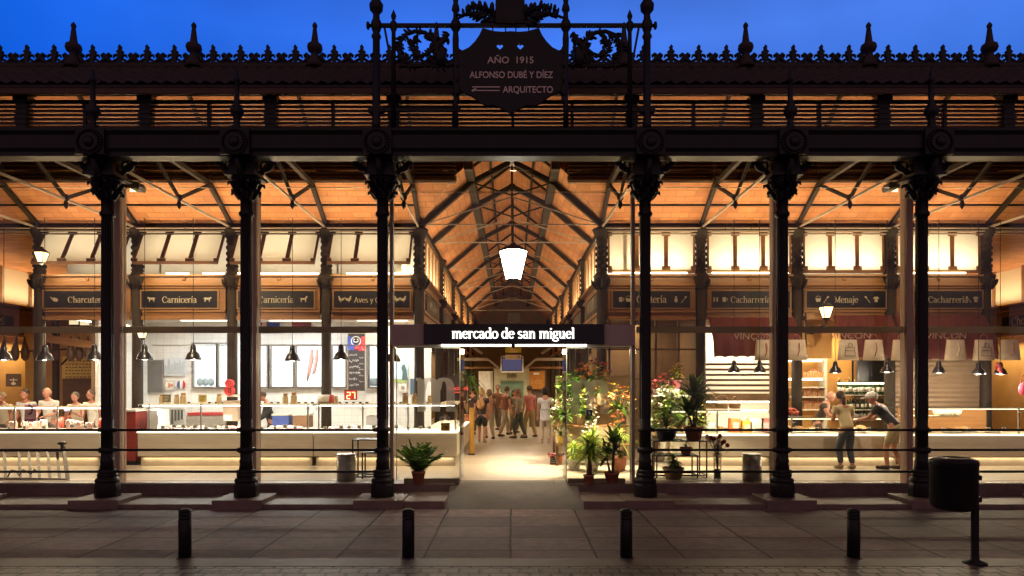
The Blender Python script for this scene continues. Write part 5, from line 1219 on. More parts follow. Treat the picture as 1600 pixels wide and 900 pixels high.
b = MB(); b.box(xx(1452), xx(1600), 16.3, 16.36, 1.0, 1.52); b.build('wood_back', M['wood'], c6)
b = MB(); b.box(xx(1440), xx(1540), 15.4, 15.9, Z(652, 15.4) - .01, Z(652, 15.4)); b.build('glass_shelf', M['vglass'], c6)
# ---- goods
def goods(proto, spots, rn, rz=.4, sc=(.85, 1.15)):
    p0 = proto.location.copy()
    for s in spots: dup(proto, Vector(s) - p0, rz=rn.uniform(-rz, rz), sc=rn.uniform(*sc))
rn = random.Random(21); dz = 1.053
q = Vector((xx(6), 15.36, dz)); t = thing('meat_packet', 'shiny packed slice of cured meat with a pale handle loop in the ham counter', 'packet', q, 'packets in the ham counter')
b = MB(); b.box(q.x - .09, q.x + .09, q.y, q.y + .05, q.z, q.z + .2); b.build('pack', colour((.62, .40, .34), .25), t, bevel=.02)
b = MB(); b.tube([q + Vector((.07 * math.cos(a), -.012, .1 + .1 * math.sin(a))) for a in [math.pi * i / 8 for i in range(9)]], .012, 5); b.build('loop', M['white'], t)
goods(t, [(xx(px) + rn.uniform(-.05, .05), 15.36 + rn.uniform(0, .35), dz) for px in (14, 26, 34, 43, 92, 101, 110, 120, 129, 137, 146)], rn, .5, (.8, 1.25))
q = Vector((xx(76), 15.4, dz)); t = thing('cured_sausage', 'red cut sausage end standing in the ham counter', 'sausage', q, 'sausages in the ham counter')
b = MB(); b.tube([q + Vector((0, .02, .05)), q + Vector((0, .02, .2)), q + Vector((.01, .02, .27))], [.05, .055, .02], 10); b.build('meat', colour((.45, .07, .05), .35), t)
goods(t, [(xx(72), 15.6, dz), (xx(140), 15.5, dz), (xx(150), 15.42, dz)], rn)
def pp(t):
    b = MB(); Y = 15.2; o_ = P(47, 640, Y - .006); b.tube([o_ + Vector((a, 0, c)) for a, c in arc(-.02, 0, .07, .1, -100, 100, 12)], .02, 5); b.build('dark_curve', colour((.10, .03, .09)), t)
    b = MB(); card(b, 48, 656.5, 19, 3, Y - .006, .004); b.build('purple_strip', colour((.20, .06, .22)), t)
flat('price_poster', 'pink price poster with a dark curve leaning in the ham counter', 'poster', 48, 645, 19, 26, 15.2, (.75, .46, .50), extra=pp)
q = Vector((xx(290), 15.7, dz)); t = thing('meat_tray', 'white tray of pale pink meat in the white meat counters', 'tray', q, 'meat trays in the butcher counters')
b = MB(); b.box(q.x - .22, q.x + .22, q.y - .2, q.y + .2, q.z, q.z + .03); b.build('tray', M['white'], t, bevel=.01)
for k in range(5): 
    b = MB(); b.ball((q.x - .15 + .075 * k, q.y + rn.uniform(-.1, .1), q.z + .05), .07, (.9, 1.4, .55), 8); b.build('meat_piece', colour((.66, .36, .30), .4), t)
goods(t, [(xx(px), 15.5 + rn.uniform(0, .4), dz) for px in (258, 330, 356, 412, 432, 450, 516, 536, 556, 584, 604)], rn, .15)
for k, (px, l) in enumerate(((253, 'dark'), (310, 'yellow'))):
    q = Vector((xx(px), 15.3, 1.66)); t = thing('menu_stand', '%s card stand on top of the meat counter' % l, 'card stand', q)
    b = MB(); b.box(q.x - .09, q.x + .09, q.y, q.y + .015, q.z + .03, q.z + .2); b.build('card', colour((.16, .14, .08) if k == 0 else (.6, .48, .15)), t)
    b = MB(); b.box(q.x - .05, q.x + .05, q.y - .02, q.y + .05, q.z, q.z + .03); b.build('foot', M['white'], t)
    b = MB()
    for j in range(4): b.box(q.x - .06, q.x + .03 + .01 * j, q.y - .004, q.y - .001, q.z + .06 + j * .032, q.z + .07 + j * .032)
    b.build('marking', colour((.55, .5, .35) if k == 0 else (.2, .12, .04)), t)
Y = 16.2; q = P(359, 617, Y); t = thing('red_ornament', 'red openwork figure of stacked rings on the pale scale', 'ornament', q)
b = MB()
for j, (r_, dzz) in enumerate(((.10, .10), (.085, .27))):
    for kx in range(3): b.tube([q + Vector((a, .03 * kx - .03, c + dzz)) for a, c in arc(0, 0, r_ - .02 * (kx % 2), r_, 0, 360, 16)], .02, 6)
for kx in range(-1, 2): b.bar(q + Vector((kx * .05, 0, .0)), q + Vector((kx * .04, 0, .34)), .02)
b.build('lattice', colour((.65, .06, .06)), t)
q = P(360, 658, Y); t = thing('counter_scale', 'pale shop scale on the meat counter below the red ornament', 'scale', q)
b = MB(); b.box(q.x - .18, q.x + .18, q.y, q.y + .3, q.z, Z(626, Y)); b.build('body', colour((.42, .33, .24)), t, bevel=.01)
b = MB(); b.box(q.x - .2, q.x + .2, q.y - .02, q.y + .3, Z(620, Y), Z(616.5, Y)); b.build('plate', M['white'], t)
b = MB(); b.box(q.x - .15, q.x + .04, q.y - .012, q.y - .002, Z(657, Y), Z(648, Y)); b.build('display', M['white'], t)
for px, l, c in ((438, 'blue crate behind the meat counter glass beside the butcher', (.05, .09, .32)), (470, 'brown box behind the meat counter glass beside the blue crate', (.22, .12, .06)), (585, 'grey steel slicer box behind the poultry counter glass', (.30, .29, .27))):
    q = P(px, 668, 16.5); t = thing('storage_box', l, 'box', q)
    b = MB(); b.box(q.x - .2, q.x + .2, q.y, q.y + .35, q.z, q.z + .28); b.build('body', colour(c), t, bevel=.015); b = MB(); b.box(q.x - .21, q.x + .21, q.y - .01, q.y + .36, q.z + .29, q.z + .33); b.build('lid', M['white'], t)
q = P(322, 668, 17.0); t = thing('meat_slicer', 'grey steel bench with a red cushion strip behind the meat counter glass', 'bench', q)
b = MB(); b.box(q.x - .5, q.x + .5, q.y, q.y + .5, q.z, q.z + .3); b.build('body', colour((.34, .33, .30)), t, bevel=.01); b = MB(); b.box(q.x - .46, q.x + .46, q.y - .02, q.y + .5, q.z + .302, q.z + .37); b.build('red_strip', colour((.40, .04, .04)), t)
q = P(266, 642, 19.2); t = thing('knife_rack', 'row of dark knives and hooks hung on the tiled wall', 'knife rack', q); b = MB(); b.box(q.x - .45, q.x + .3, q.y + .2, q.y + .25, q.z, q.z + .05); b.build('bar', M['steel'], t)
for j in range(8): b = MB(); b.box(q.x - .42 + j * .09, q.x - .37 + j * .09, q.y + .17, q.y + .2, q.z - rn.uniform(.2, .4), q.z + .02); b.build('knife', colour((.08, .07, .06)), t)
q = Vector((xx(500), 15.35, 1.66)); t = thing('paper_roll', 'white and red striped roll holder on the poultry counter', 'roll', q); b = MB(); b.tube([q + Vector((-.13, .1, .1)), q + Vector((.13, .1, .1))], .1, 14); b.build('paper', M['white'], t); b = MB(); b.tube([q + Vector((.131, .1, .1)), q + Vector((.2, .1, .1))], .1, 14); b.build('red_end', colour((.5, .05, .05)), t); b = MB(); b.box(q.x - .16, q.x + .2, q.y, q.y + .2, q.z, q.z + .02); b.build('foot', M['steel'], t)
# right hand counters: trays, bottles, baskets, boxes
for px, l, c in ((1112, 'grey green glass jar box on the counter under the slatted shelves', (.22, .24, .18)), (1150, 'orange and red carton on the counter under the slatted shelves', (.50, .15, .04)), (1168, 'yellow carton beside the orange and red carton', (.55, .35, .04)), (1183, 'large white carton on the counter under the slatted shelves', (.7, .66, .58)), (1197, 'pink carton at the right end of the slatted shelf counter', (.6, .22, .2))):
    q = Vector((X(px, 15.6), 15.6, .995)); h = .32 if 'yellow' not in l else .26; w_ = .11 if 'large' not in l else .16; t = thing('carton', l, 'carton', q)
    b = MB(); b.box(q.x - w_, q.x + w_, q.y, q.y + .25, q.z, q.z + h); b.build('box', colour(c), t, bevel=.008); b = MB(); b.box(q.x - w_ * .6, q.x + w_ * .6, q.y - .004, q.y - .001, q.z + h * .3, q.z + h * .7); b.build('label_patch', colour(tuple(min(1, v * .4 + .35) for v in c)), t)
q = Vector((X(1128, 16.2), 16.2, 1.515)); t = thing('handled_basket', 'wire basket with a tall handle on the glass case under the slatted shelves', 'basket', q, 'baskets on the glass case')
b = MB(); b.lathe([(.13, 0), (.17, .12), (.165, .12), (.12, .01)], q, 14); b.build('bowl', colour((.30, .19, .09)), t); b = MB(); b.tube([q + Vector((.17 * math.cos(a), 0, .12 + .2 * math.sin(a))) for a in [math.pi * i / 10 for i in range(11)]], .01, 5); b.build('handle', colour((.30, .19, .09)), t)
goods(t, [(X(1148, 16.3), 16.3, 1.515), (X(1110, 16.3), 16.3, 1.515)], rn, 1)
def bottle(q, c, label, group):
    t = thing('bottle', label, 'bottle', q, group); b = MB(); b.lathe([(.036, 0), (.04, .01), (.04, .19), (.03, .23), (.014, .27), (.014, .32)], q, 10); b.build('glass', colour(c, .15), t)
    b = MB(); b.lathe([(.0165, .29), (.0165, .33), (.004, .333)], q, 8); b.build('cap', colour((.4, .3, .1)), t); b = MB(); b.lathe([(.0412, .06), (.0412, .15)], q, 10); b.build('paper_label', M['white'], t); return t
bp = bottle(Vector((X(1312, 18.7), 18.7, Z(640, 18.6) + .005)), (.02, .05, .02), 'dark green bottle on the shelves behind the two customers', 'bottles behind the customers')
for r_, py in enumerate((617, 640, 655)):
    for j in range(13):
        if r_ == 1 and j == 0: continue
        dup(bp, Vector((X(1311 + j * 6 + rn.uniform(-1, 1), 18.7), 18.7 + rn.uniform(-.04, .06), Z(py, 18.6) + .005)) - bp.location, sc=rn.uniform(.9, 1.1) * (1.3 if r_ == 0 else 1))
jr = None
for py in (590, 620, 640):
    for j in range(7):
        q = Vector((X(1258 + j * 4.4, 18.6), 18.62, Z(py, 18.6) + .012))
        if jr is None:
            jr = thing('jar', 'small jar on the lit shelves left of the leaning vendor', 'jar', q, 'jars on the lit shelves'); b = MB(); b.lathe([(.034, 0), (.036, .01), (.036, .11), (.028, .13)], q, 10); b.build('glass', colour((.40, .22, .10), .2), jr); b = MB(); b.lathe([(.031, .131), (.031, .155)], q, 10); b.build('lid', colour((.35, .08, .05)), jr)
        else: dup(jr, q - jr.location, sc=rn.uniform(.8, 1.5))
q = P(1229, 648, 15.9); t = thing('red_meat_pile', 'pile of red dried goods on the case behind the fourth front column', 'food pile', q)
b = MB()
for j in range(26): b.ball(q + Vector((rn.uniform(-.2, .28), rn.uniform(-.1, .1), rn.uniform(0, .14))), .045, (1.6, 1, .7), 6, rot=Vector((rn.uniform(-1, 1), rn.uniform(-1, 1), .3)).to_track_quat('X', 'Z'))
b.build('pieces', colour((.45, .09, .05)), t); b = MB(); b.box(q.x - .25, q.x + .32, q.y - .14, q.y + .14, q.z - .06, q.z - .03); b.build('tray', M['steel'], t)
gp = None
for j, px in enumerate((1222, 1236, 1252, 1268, 1284, 1300, 1340, 1356, 1425, 1445, 1465, 1505, 1520, 1545, 1570)):
    q = Vector((xx(px), 15.45 + rn.uniform(0, .3), .993))
    if gp is None:
        gp = thing('salad_heap', 'grey green heap of food on a tray in the right hand glass counters', 'food tray', q, 'food trays in the right counters'); b = MB()
        for k in range(16): b.leaf(q + Vector((rn.uniform(-.1, .1), rn.uniform(-.1, .1), .03)), (rn.uniform(-1, 1), rn.uniform(-1, 1), .7), .12, .05, .4)
        for k in range(6): b.ball(q + Vector((rn.uniform(-.1, .1), rn.uniform(-.1, .1), .04)), .04, n=6)
        b.build('heap', colour((.22, .22, .13)), gp); b = MB(); b.lathe([(.12, 0), (.18, .03), (.175, .035), (.11, .008)], q, 14); b.build('dish', M['white'], gp)
    else: dup(gp, q - gp.location, rz=rn.uniform(0, 6), sc=rn.uniform(.8, 1.2))
q = Vector((xx(1502), 15.6, Z(652, 15.4) + .005)); t = thing('dish_stack', 'stack of white crumpled dishes on the glass shelf before the wooden back', 'dishes', q)
for k in range(4): b = MB(); o_ = q + Vector((-.2 + .14 * k, rn.uniform(-.05, .05), 0)); b.lathe([(.05, 0), (.1, .07), (.12, .14), (.11, .14), (.09, .07)], o_, 12); b.build('dish', M['white'], t)
q = Vector((xx(1455), 15.6, Z(652, 15.4) + .005)); t = thing('plate_row', 'flat white plates with pale food on the glass shelf behind the right front column', 'plates', q)
for k in range(4): b = MB(); b.lathe([(.05, 0), (.12, .025), (.11, .03), (.02, .015)], q + Vector((-.3 + .22 * k, 0, 0)), 14); b.build('plate', M['white'], t)
# price tags, loaves and jars that fill the counters
q = Vector((xx(250), 15.22, 1.053)); t = thing('price_tag', 'small white price tag on a clip in the glass counters', 'price tag', q, 'price tags in the counters')
b = MB(); b.box(q.x - .045, q.x + .045, q.y, q.y + .004, q.z + .05, q.z + .12); b.build('card', M['white'], t); b = MB(); b.box(q.x - .004, q.x + .004, q.y + .005, q.y + .01, q.z, q.z + .06); b.build('clip', M['steel'], t)
b = MB(); b.box(q.x - .03, q.x + .02, q.y - .003, q.y - .001, q.z + .09, q.z + .1); b.box(q.x - .03, q.x + .03, q.y - .003, q.y - .001, q.z + .065, q.z + .08); b.build('marking', M['black'], t)
goods(t, [(xx(px) + rn.uniform(-.06, .06), 15.22 + rn.uniform(0, .05), 1.053) for px in (10, 30, 60, 84, 105, 128, 266, 282, 298, 316, 334, 350, 406, 424, 444, 462, 508, 528, 546, 562, 580, 616, 640, 655, 672, 690)] + [(xx(px), 15.22, .993) for px in (1060, 1080, 1105, 1136, 1160, 1190, 1228, 1246, 1262, 1280, 1296, 1346, 1362, 1420, 1436, 1460, 1480, 1500, 1520, 1550, 1575)], rn, .3, (.8, 1.3))
q = Vector((xx(1230), 15.75, .993)); t = thing('bread_loaf', 'brown crusted loaf in the right hand glass counters', 'loaf', q, 'loaves in the right counters')
b = MB(); b.ball(q + Vector((0, 0, .07)), .09, (1.6, .9, .75), 10); b.build('crust', mat('crust', (.30, .14, .05), (.45, .25, .10), .8, 0, 14, .4, 40), t)
b = MB(); b.box(q.x - .18, q.x + .18, q.y - .12, q.y + .12, q.z, q.z + .012); b.build('paper', M['white'], t)
goods(t, [(xx(px), 15.6 + rn.uniform(0, .4), .993) for px in (1062, 1088, 1118, 1140, 1250, 1274, 1292, 1350, 1372, 1428, 1450, 1476, 1512, 1530)], rn, .6)
q = Vector((xx(265), 15.42, 1.66)); t = thing('counter_jar', 'glass jar with a cork on top of the butcher counters', 'jar', q, 'jars on the counter tops')
b = MB(); b.lathe([(.05, 0), (.055, .02), (.055, .13), (.04, .16)], q, 12); b.build('glass', colour((.45, .36, .2), .15), t); b = MB(); b.lathe([(.042, .161), (.045, .2)], q, 12); b.build('cork', colour((.4, .24, .12)), t)
goods(t, [(xx(px), 15.35 + rn.uniform(0, .2), 1.66) for px in (238, 276, 330, 440, 452, 520, 590, 630, 645, 668)], rn, 1, (.7, 1.3))
q = P(60, 668, 17.9); t = thing('cut_ham', 'cut ham leg on a wooden stand behind the ham counter', 'ham', q + Vector((0, 0, -.1)), 'ham stands behind the ham counter')
b = MB(); b.tube([q + Vector(v) for v in ((-.25, 0, .1), (-.1, 0, .14), (.08, 0, .2), (.3, 0, .34))], [.06, .11, .08, .025], 8); b.build('meat', colour((.30, .08, .05), .4), t); b = MB(); b.box(q.x - .3, q.x + .3, q.y - .1, q.y + .1, q.z - .1, q.z - .05); b.bar(q + Vector((.2, 0, -.05)), q + Vector((.24, 0, .28)), .03); b.build('stand', M['wood'], t)
goods(t, [P(20, 668, 18.0) + Vector((0, 0, -.1)), P(104, 668, 18.2) + Vector((0, 0, -.1))], rn, .4)
# ---- cream shopping bags under the red awnings
bag_l = ['left of the fourth front column', 'hung below the wall lantern', 'with a black outlined drawing, left of the two customers\' pendant lamp', 'with a curved red streak, above the white cap', 'half hidden by the last glazing post', 'with a pale streak before the roller shutter', 'with a black outlined drawing at the right corner column', 'at the right edge, above the pink ribbon']
bagc = colour((.62, .49, .36))
for k, (px, l) in enumerate(zip((1195, 1245, 1325, 1365, 1409, 1493, 1537, 1577), bag_l)):
    Y = 15.9; q = P(px, 563, Y); zt_ = Z(531, Y); t = thing('cloth_bag', 'cream cloth bag ' + l, 'bag', q, 'cream bags hung over the right counters')
    b = MB(); w0, w1 = .245, .20; n = 5; V = []
    for zf in (0, .35, .7, 1):
        ww = w0 + (w1 - w0) * zf
        for a in range(12): an = 2 * math.pi * a / 12; V.append((q.x + ww * math.copysign(abs(math.cos(an)) ** .6, math.cos(an)), Y + .09 * math.copysign(abs(math.sin(an)) ** .6, math.sin(an)) * (1 - .3 * zf), q.z + (zt_ - q.z) * zf))
    b.faces(V, [(r_ * 12 + i, r_ * 12 + (i + 1) % 12, (r_ + 1) * 12 + (i + 1) % 12, (r_ + 1) * 12 + i) for r_ in range(3) for i in range(12)] + [tuple(range(11, -1, -1))], True); b.build('body', bagc, t)
    b = MB(); b.tube([(q.x + .09 * math.cos(a), Y - .0, zt_ + .13 * math.sin(a)) for a in [math.pi * i / 8 for i in range(9)]], .009, 5); b.build('handle', colour((.35, .12, .08)), t)
    b = MB()
    if k in (2, 6):
        for pts in ([(-.12, .1), (.12, .1), (.1, .3), (-.1, .3), (-.12, .1)], [(-.1, .22), (.1, .22)], [(-.04, .3), (-.04, .38), (.05, .38), (.05, .3)]): b.tube([(q.x + a, Y - .1, q.z + c) for a, c in pts], .006, 4)
        b.build('drawing', M['black'], t)
    else:
        b.tube([(q.x + .02 * k % .05, Y - .097, q.z + .4), (q.x + .03, Y - .1, q.z + .25), (q.x - .02, Y - .1, q.z + .1)], .012, 5); b.build('streak', colour((.45, .17, .11) if k != 5 else (.75, .68, .58)), t)
    lb = MB(); lb.tube([(q.x, Y, zt_ + .13), (q.x, Y, 3.72)], .004, 4); lb.build('cord', M['black'], t)
# ================================================================ lamps
def pendant(px, py, Y, label, ps=1.0, lit=False, power=62, tilt=0):
    q = P(px, py, Y); t = thing('pendant_lamp', label, 'pendant lamp', q, 'black pendant lamps'); s = ps
    b = MB(); b.lathe([(.175 * s, 0), (.17 * s, .03 * s), (.13 * s, .13 * s), (.07 * s, .19 * s), (.065 * s, .28 * s), (.05 * s, .33 * s), (.02 * s, .35 * s)], q, 20); sh = b.build('shade', M['black'], t)
    b = MB(); b.lathe([(.165 * s, .006), (.15 * s, .05 * s), (.1 * s, .13 * s), (.04 * s, .17 * s)], q, 20); b.build('inner_shade', M['white'], sh)
    b = MB(); b.tube([q + Vector((0, 0, .35 * s)), (q.x, Y, 5.85)], .007, 5); b.tube([(q.x - .1 + .1 * math.cos(a), Y, 5.6 + .18 * math.sin(a)) for a in [math.pi * i / 8 for i in range(9)]], .006, 4); b.build('cable', M['black'], t)
    b = MB(); b.ball(q + Vector((0, 0, .05 * s)), .045 * s); b.build('bulb', M['bulb'], t)
    if lit:
        b = MB(); b.lathe([(.15 * s, .004), (.004, .001)], q, 16); b.build('diffuser', M['tubecool'], t)
    lamp('POINT', 'light_bulb', q + Vector((0, 0, .02 if not lit else -.03)), power, WARMW, t, .05); return t
for px, py, l in ((6, 563, 'cut by the left edge, over the ham counter'), (70, 563, 'before the left corner column'), (148, 562, 'left of the first front column'), (226, 562, 'at the red cabinet, right of the first glazing post'), (302, 562, 'before the first cold cabinet'), (457, 564, 'before the cold cabinets, right of the butcher'), (533, 562, 'left of the chalkboard'), (614, 565, 'behind the third front column, above the bird poster')):
    pendant(px, py, 15.4, 'black bell shaped pendant lamp ' + l)
for px, py, l, lit in ((1147, 582, 'over the slatted shelves, left one of the pair', 0), (1187, 582, 'over the slatted shelves, right one of the pair', 0), (1305, 583, 'above the leaning vendor', 0), (1386, 582, 'with bright underside above the white capped man', 1), (1467, 583, 'with bright underside nearest the last front column', 1), (1529, 585, 'with bright underside at the right corner column', 1), (1563, 585, 'with bright underside beside the pink ribbon', 1)):
    pendant(px, py, 15.6, 'small black cone pendant lamp ' + l, .8, lit, 50)
def lantern(px, py, Y, label, side=0, wall=True, s=1.0, power=40):
    q = P(px, py, Y); t = thing('wall_lantern', label, 'lantern', q, 'glowing lanterns')
    b = MB(); b.lathe([(.09 * s, -.13 * s), (.17 * s, .12 * s)], q, 4, a0=math.pi / 4); b.build('glass', M['lampglass'], t)
    b = MB()
    for k in range(4):
        a = math.pi / 4 + k * math.pi / 2; d = Vector((math.cos(a), math.sin(a), 0)); b.bar(q + d * .09 * s + Vector((0, 0, -.13 * s)), q + d * .175 * s + Vector((0, 0, .12 * s)), .016)
    b.lathe([(.19 * s, .12 * s), (.19 * s, .135 * s), (.1 * s, .21 * s), (.05 * s, .23 * s), (.05 * s, .26 * s), (.004, .29 * s)], q, 4, a0=math.pi / 4); b.lathe([(.02, -.21 * s), (.1 * s, -.15 * s), (.1 * s, -.132 * s)], q, 8); b.build('frame', M['iron'], t)
    if wall:
        b = MB(); e = q + Vector((0, 0, -.2)); w_ = q + Vector((side * .42, .12, -.5)); b.tube([e, e + Vector((side * .02, 0, -.1)), e + Vector((side * .15, .03, -.16)), w_], .03, 6)
        b.tube([w_ + Vector((-side * a, 0, c)) for a, c in spiral(.12, .06, .12, .03, 0, 1.3)], .024, 6); b.bar(w_ + Vector((side * .02, .02, -.25)), w_ + Vector((side * .02, .02, .5)), .03); b.build('bracket', M['iron'], t)
    lamp('POINT', 'light_lantern', q + Vector((0, -.02, -.02)), power, (1, .70, .34), t, .1); return t
lantern(65, 402, 16.3, 'small lit lantern at the head of the left corner column', wall=False, s=.9, power=30)
lantern(222, 521, 16.2, 'small lit lantern at the red cabinet, by the first glazing post', wall=False, s=.8, power=18)
lantern(1291, 488, 16.6, 'lit wall lantern on a scrolled bracket over the ochre wall', side=-1, s=1.0, power=40)
for px, py, Y in ((65, 402, 16.3), (222, 521, 16.2)):
    pass
# great lantern of the nave
q = P(802, 410, 16.95); t = thing('great_lantern', 'very bright glass lantern hung on a rod in the middle of the nave', 'lantern', q)
b = MB(); b.lathe([(.18, -.42), (.34, .27)], q, 6); b.build('glass', M['lampbig'], t)
b = MB(); b.lathe([(.36, .27), (.37, .3), (.2, .4), (.08, .43), (.08, .46), (.03, .5)], q, 6); b.lathe([(.03, -.52), (.19, -.44), (.19, -.421)], q, 6)
for k in range(6): a = k * math.pi / 3; d = Vector((math.cos(a), math.sin(a), 0)); b.bar(q + d * .182 + Vector((0, 0, -.42)), q + d * .345 + Vector((0, 0, .27)), .014)
b.build('frame', M['iron_brown'], t)
b = MB(); b.tube([q + Vector((0, 0, .48)), (q.x, 16.95, 6.72)], .014, 6); b.build('rod', M['iron_brown'], t)
lamp('POINT', 'light_lantern', q + Vector((0, 0, -.1)), 260, (1, .82, .56), t, .3)
# dark flood lamps at the column heads
for px, py, l in ((206, 291, 'left'), (1400, 291, 'right')):
    Y = 12.9; q = P(px, py, Y); t = thing('flood_lamp', 'grey wedge shaped flood lamp fixed high beside the %s outer front column' % l, 'flood lamp', q); s = 1 if px < 800 else -1
    b = MB(); b.prism([(q.x - s * .2, q.z + .06), (q.x + s * .16, q.z + .06), (q.x + s * .2, q.z - .02), (q.x + s * .17, q.z - .09), (q.x + s * .02, q.z - .07)], Y - .1, Y + .15); b.build('housing', colour((.10, .10, .09)), t, bevel=.01)
    b = MB(); b.bar(q + Vector((-s * .1, 0, .06)), q + Vector((-s * .3, -.1, .4)), .04); b.build('arm', M['iron'], t)
    b = MB(); b.box(q.x - .12, q.x + .12, Y + .152, Y + .158, q.z - .06, q.z + .03); b.build('lens', M['lampglass'], t)
    dv = Vector((-s * 2.6, 15.4, .6)) + Vector((q.x * .75, 0, 0)) - q
    lamp('SPOT', 'light_flood', q + Vector((0, .2, -.12)), 520 if s > 0 else 270, (1, .80, .54), t, .12, rot=dv.to_track_quat('-Z', 'Y').to_euler(), spot=R(112))
# ================================================================ plants
def pot(t, q, r, h, m=None, soil=True):
    b = MB(); b.lathe([(r * .68, 0), (r * .72, .01), (r * .95, h * .8), (r, h * .8), (r * 1.04, h * .84), (r * 1.04, h), (r * .9, h), (r * .86, h * .86), (.004, h * .85)], q, 20); p = b.build('pot', m or M['terracotta'], t)
    b = MB(); b.lathe([(r * .86, h * .87), (r * .5, h * .9), (.004, h * .91)], q, 12); b.build('soil', M['soil'], p); return p
def palm(label, q, H, r_pot, h_pot, nf, spread, m, seed, L=.6, leaflet=.17, group='potted plants at the entrance'):
    rn = random.Random(seed); t = thing('potted_palm', label, 'potted plant', q, group); pot(t, q, r_pot, h_pot)
    f = MB(); st_ = MB()
    for k in range(nf):
        a = 2 * math.pi * k / nf * 2.4 + rn.uniform(-.3, .3); el = rn.uniform(.8, 1.45); d = Vector((math.cos(a) * math.cos(el), math.sin(a) * math.cos(el), math.sin(el))); l = L * rn.uniform(.75, 1.15)
        base = q + Vector((0, 0, h_pot * .9)); pts = []
        for i in range(8):
            u = i / 7; pts.append(base + d * l * u * Vector((spread, spread, 1)).length / 1.5 + Vector((d.x * spread * u * .12, d.y * spread * u * .12, -.30 * l * u * u * (1.6 - el * .8))))
        st_.tube(pts, [.008 - .005 * i / 8 for i in range(8)], 4)
        for i in range(1, 8):
            for j in (0, .5):
                p_ = pts[i - 1].lerp(pts[i], j + .5 if j else .5); dd = (pts[i] - pts[i - 1]).normalized(); sd = dd.cross(Vector((0, 0, 1)))
                if sd.length < .1: sd = Vector((1, 0, 0))
                sd.normalize()
                for s in (-1, 1):
                    f.mi = rn.choice((0, 0, 1)); f.leaf(p_, dd * .75 + sd * s * .8 + Vector((0, 0, rn.uniform(-.1, .35))), leaflet * (1.1 - .06 * i) * rn.uniform(.8, 1.2), .03, .25, 3, up=(rn.uniform(-1, 1), -1, rn.uniform(-.3, 1)))
    st_.build('stem', M['leaf'], t); f.build('fronds', m, t); return t
def strap(label, q, H, r_pot, h_pot, nl, L, wd, m, seed, trunk=.3, heads=((0, 0, 1),), group='potted plants at the entrance', droop=.6, bulge=False, potm=None):
    rn = random.Random(seed); t = thing('potted_plant', label, 'potted plant', q, group); pot(t, q, r_pot, h_pot, potm)
    f = MB(); b = MB()
    for hx, hy, hs_ in heads:
        top = q + Vector((hx, hy, h_pot + trunk * hs_)); b.tube([q + Vector((hx * .3, hy * .3, h_pot * .8)), q + Vector((hx * .7, hy * .7, h_pot + trunk * hs_ * .5)), top], [.045 if bulge else .024, .022 if bulge else .02, .014], 8)
        for k in range(nl):
            a = rn.uniform(0, 6.28); el = rn.uniform(-.15, 1.35); d = (math.cos(a) * math.cos(el), math.sin(a) * math.cos(el), math.sin(el)); f.mi = rn.choice((0, 0, 1))
            f.leaf(top + Vector((0, 0, rn.uniform(-.12, .1) * hs_)), d, L * rn.uniform(.7, 1.15), wd * rn.uniform(.8, 1.2), droop * rn.uniform(.5, 1.2), 4)
    b.build('trunk', M['bark'], t); f.build('leaves', m, t); return t
GR, DK, LM = [M['leaf'], M['leaf_dark']], [M['leaf_dark'], M['leaf']], [M['leaf_lime'], M['leaf']]
q = Vector((X(652, 12.34), 12.34, .15 + .13)); q.y = 12.5
palm('feathery green palm in a terracotta pot on the step left of the entrance', q, .9, .125, .23, 34, 1.0, GR, 3, L=.50)
strap('spiky plant with swollen stem in a small clay pot on the right step', Vector((X(920, 12.45), 12.45, FL)), .8, .1, .17, 110, .40, .032, LM, 5, trunk=.42, heads=((0, 0, 1), (.05, .03, 1.15)), bulge=True, droop=.5)
strap('dark broad leaved plant in a terracotta pot on the right step', Vector((X(956, 12.55), 12.55, FL)), .9, .14, .2, 30, .40, .07, DK, 8, trunk=.5, heads=((.03, 0, 1.2), (-.09, .05, .55), (.06, .06, .8)), droop=.25)
strap('lime green fern in a pale pot behind the two step plants', Vector((X(925, 14.2), 14.2, FL)), .8, .16, .25, 110, .5, .035, LM, 11, trunk=.35, droop=.6, potm=M['plaster'])
strap('lime fern in a terracotta pot behind the dark broad leaved step plant', Vector((X(968, 14.3), 14.3, FL)), .8, .16, .3, 90, .42, .03, LM, 12, trunk=.4, droop=.6)
strap('low pale green leafy plant in a cream pot nearest the flower crate', Vector((X(897, 14.5), 14.5, FL)), .5, .15, .22, 90, .34, .035, LM, 13, trunk=.2, droop=.6, potm=M['plaster'])
strap('tall dark leafy plant in a pot on the black stand right of the entrance', Vector((X(1084, 13.5), 13.5, 1.0)), 1.2, .19, .26, 46, .62, .075, DK, 14, trunk=.55, heads=((0, 0, 1.2), (.1, .1, .75), (-.1, -.03, .4)), group='plants on the black stands', droop=.35)
strap('dark strap leaved plant in a dark bowl on the black stand by the glazing edge', Vector((X(1041, 13.5), 13.5, 1.0)), .8, .22, .22, 46, .42, .045, DK, 15, trunk=.12, group='plants on the black stands', droop=.5, potm=M['black'])
strap('small bare clay potted plant on the lower shelf of the black stand', Vector((X(1072, 13.4), 13.4, .72)), .3, .12, .14, 14, .16, .02, DK, 16, trunk=.05, group='plants on the black stands')
strap('low dark bushy planter on the floor under the black stand', Vector((X(1052, 13.1), 13.1, FL)), .4, .2, .22, 120, .24, .04, DK, 17, trunk=.06, group='plants on the black stands', potm=M['bark'])
strap('palm like greenery at the left side of the passage behind the red lettered board', Vector((X(731, 19.0), 19.0, 1.06)), 1.0, .12, .2, 50, .62, .05, GR, 18, trunk=1.0, droop=1.1, group='plants in the hall')
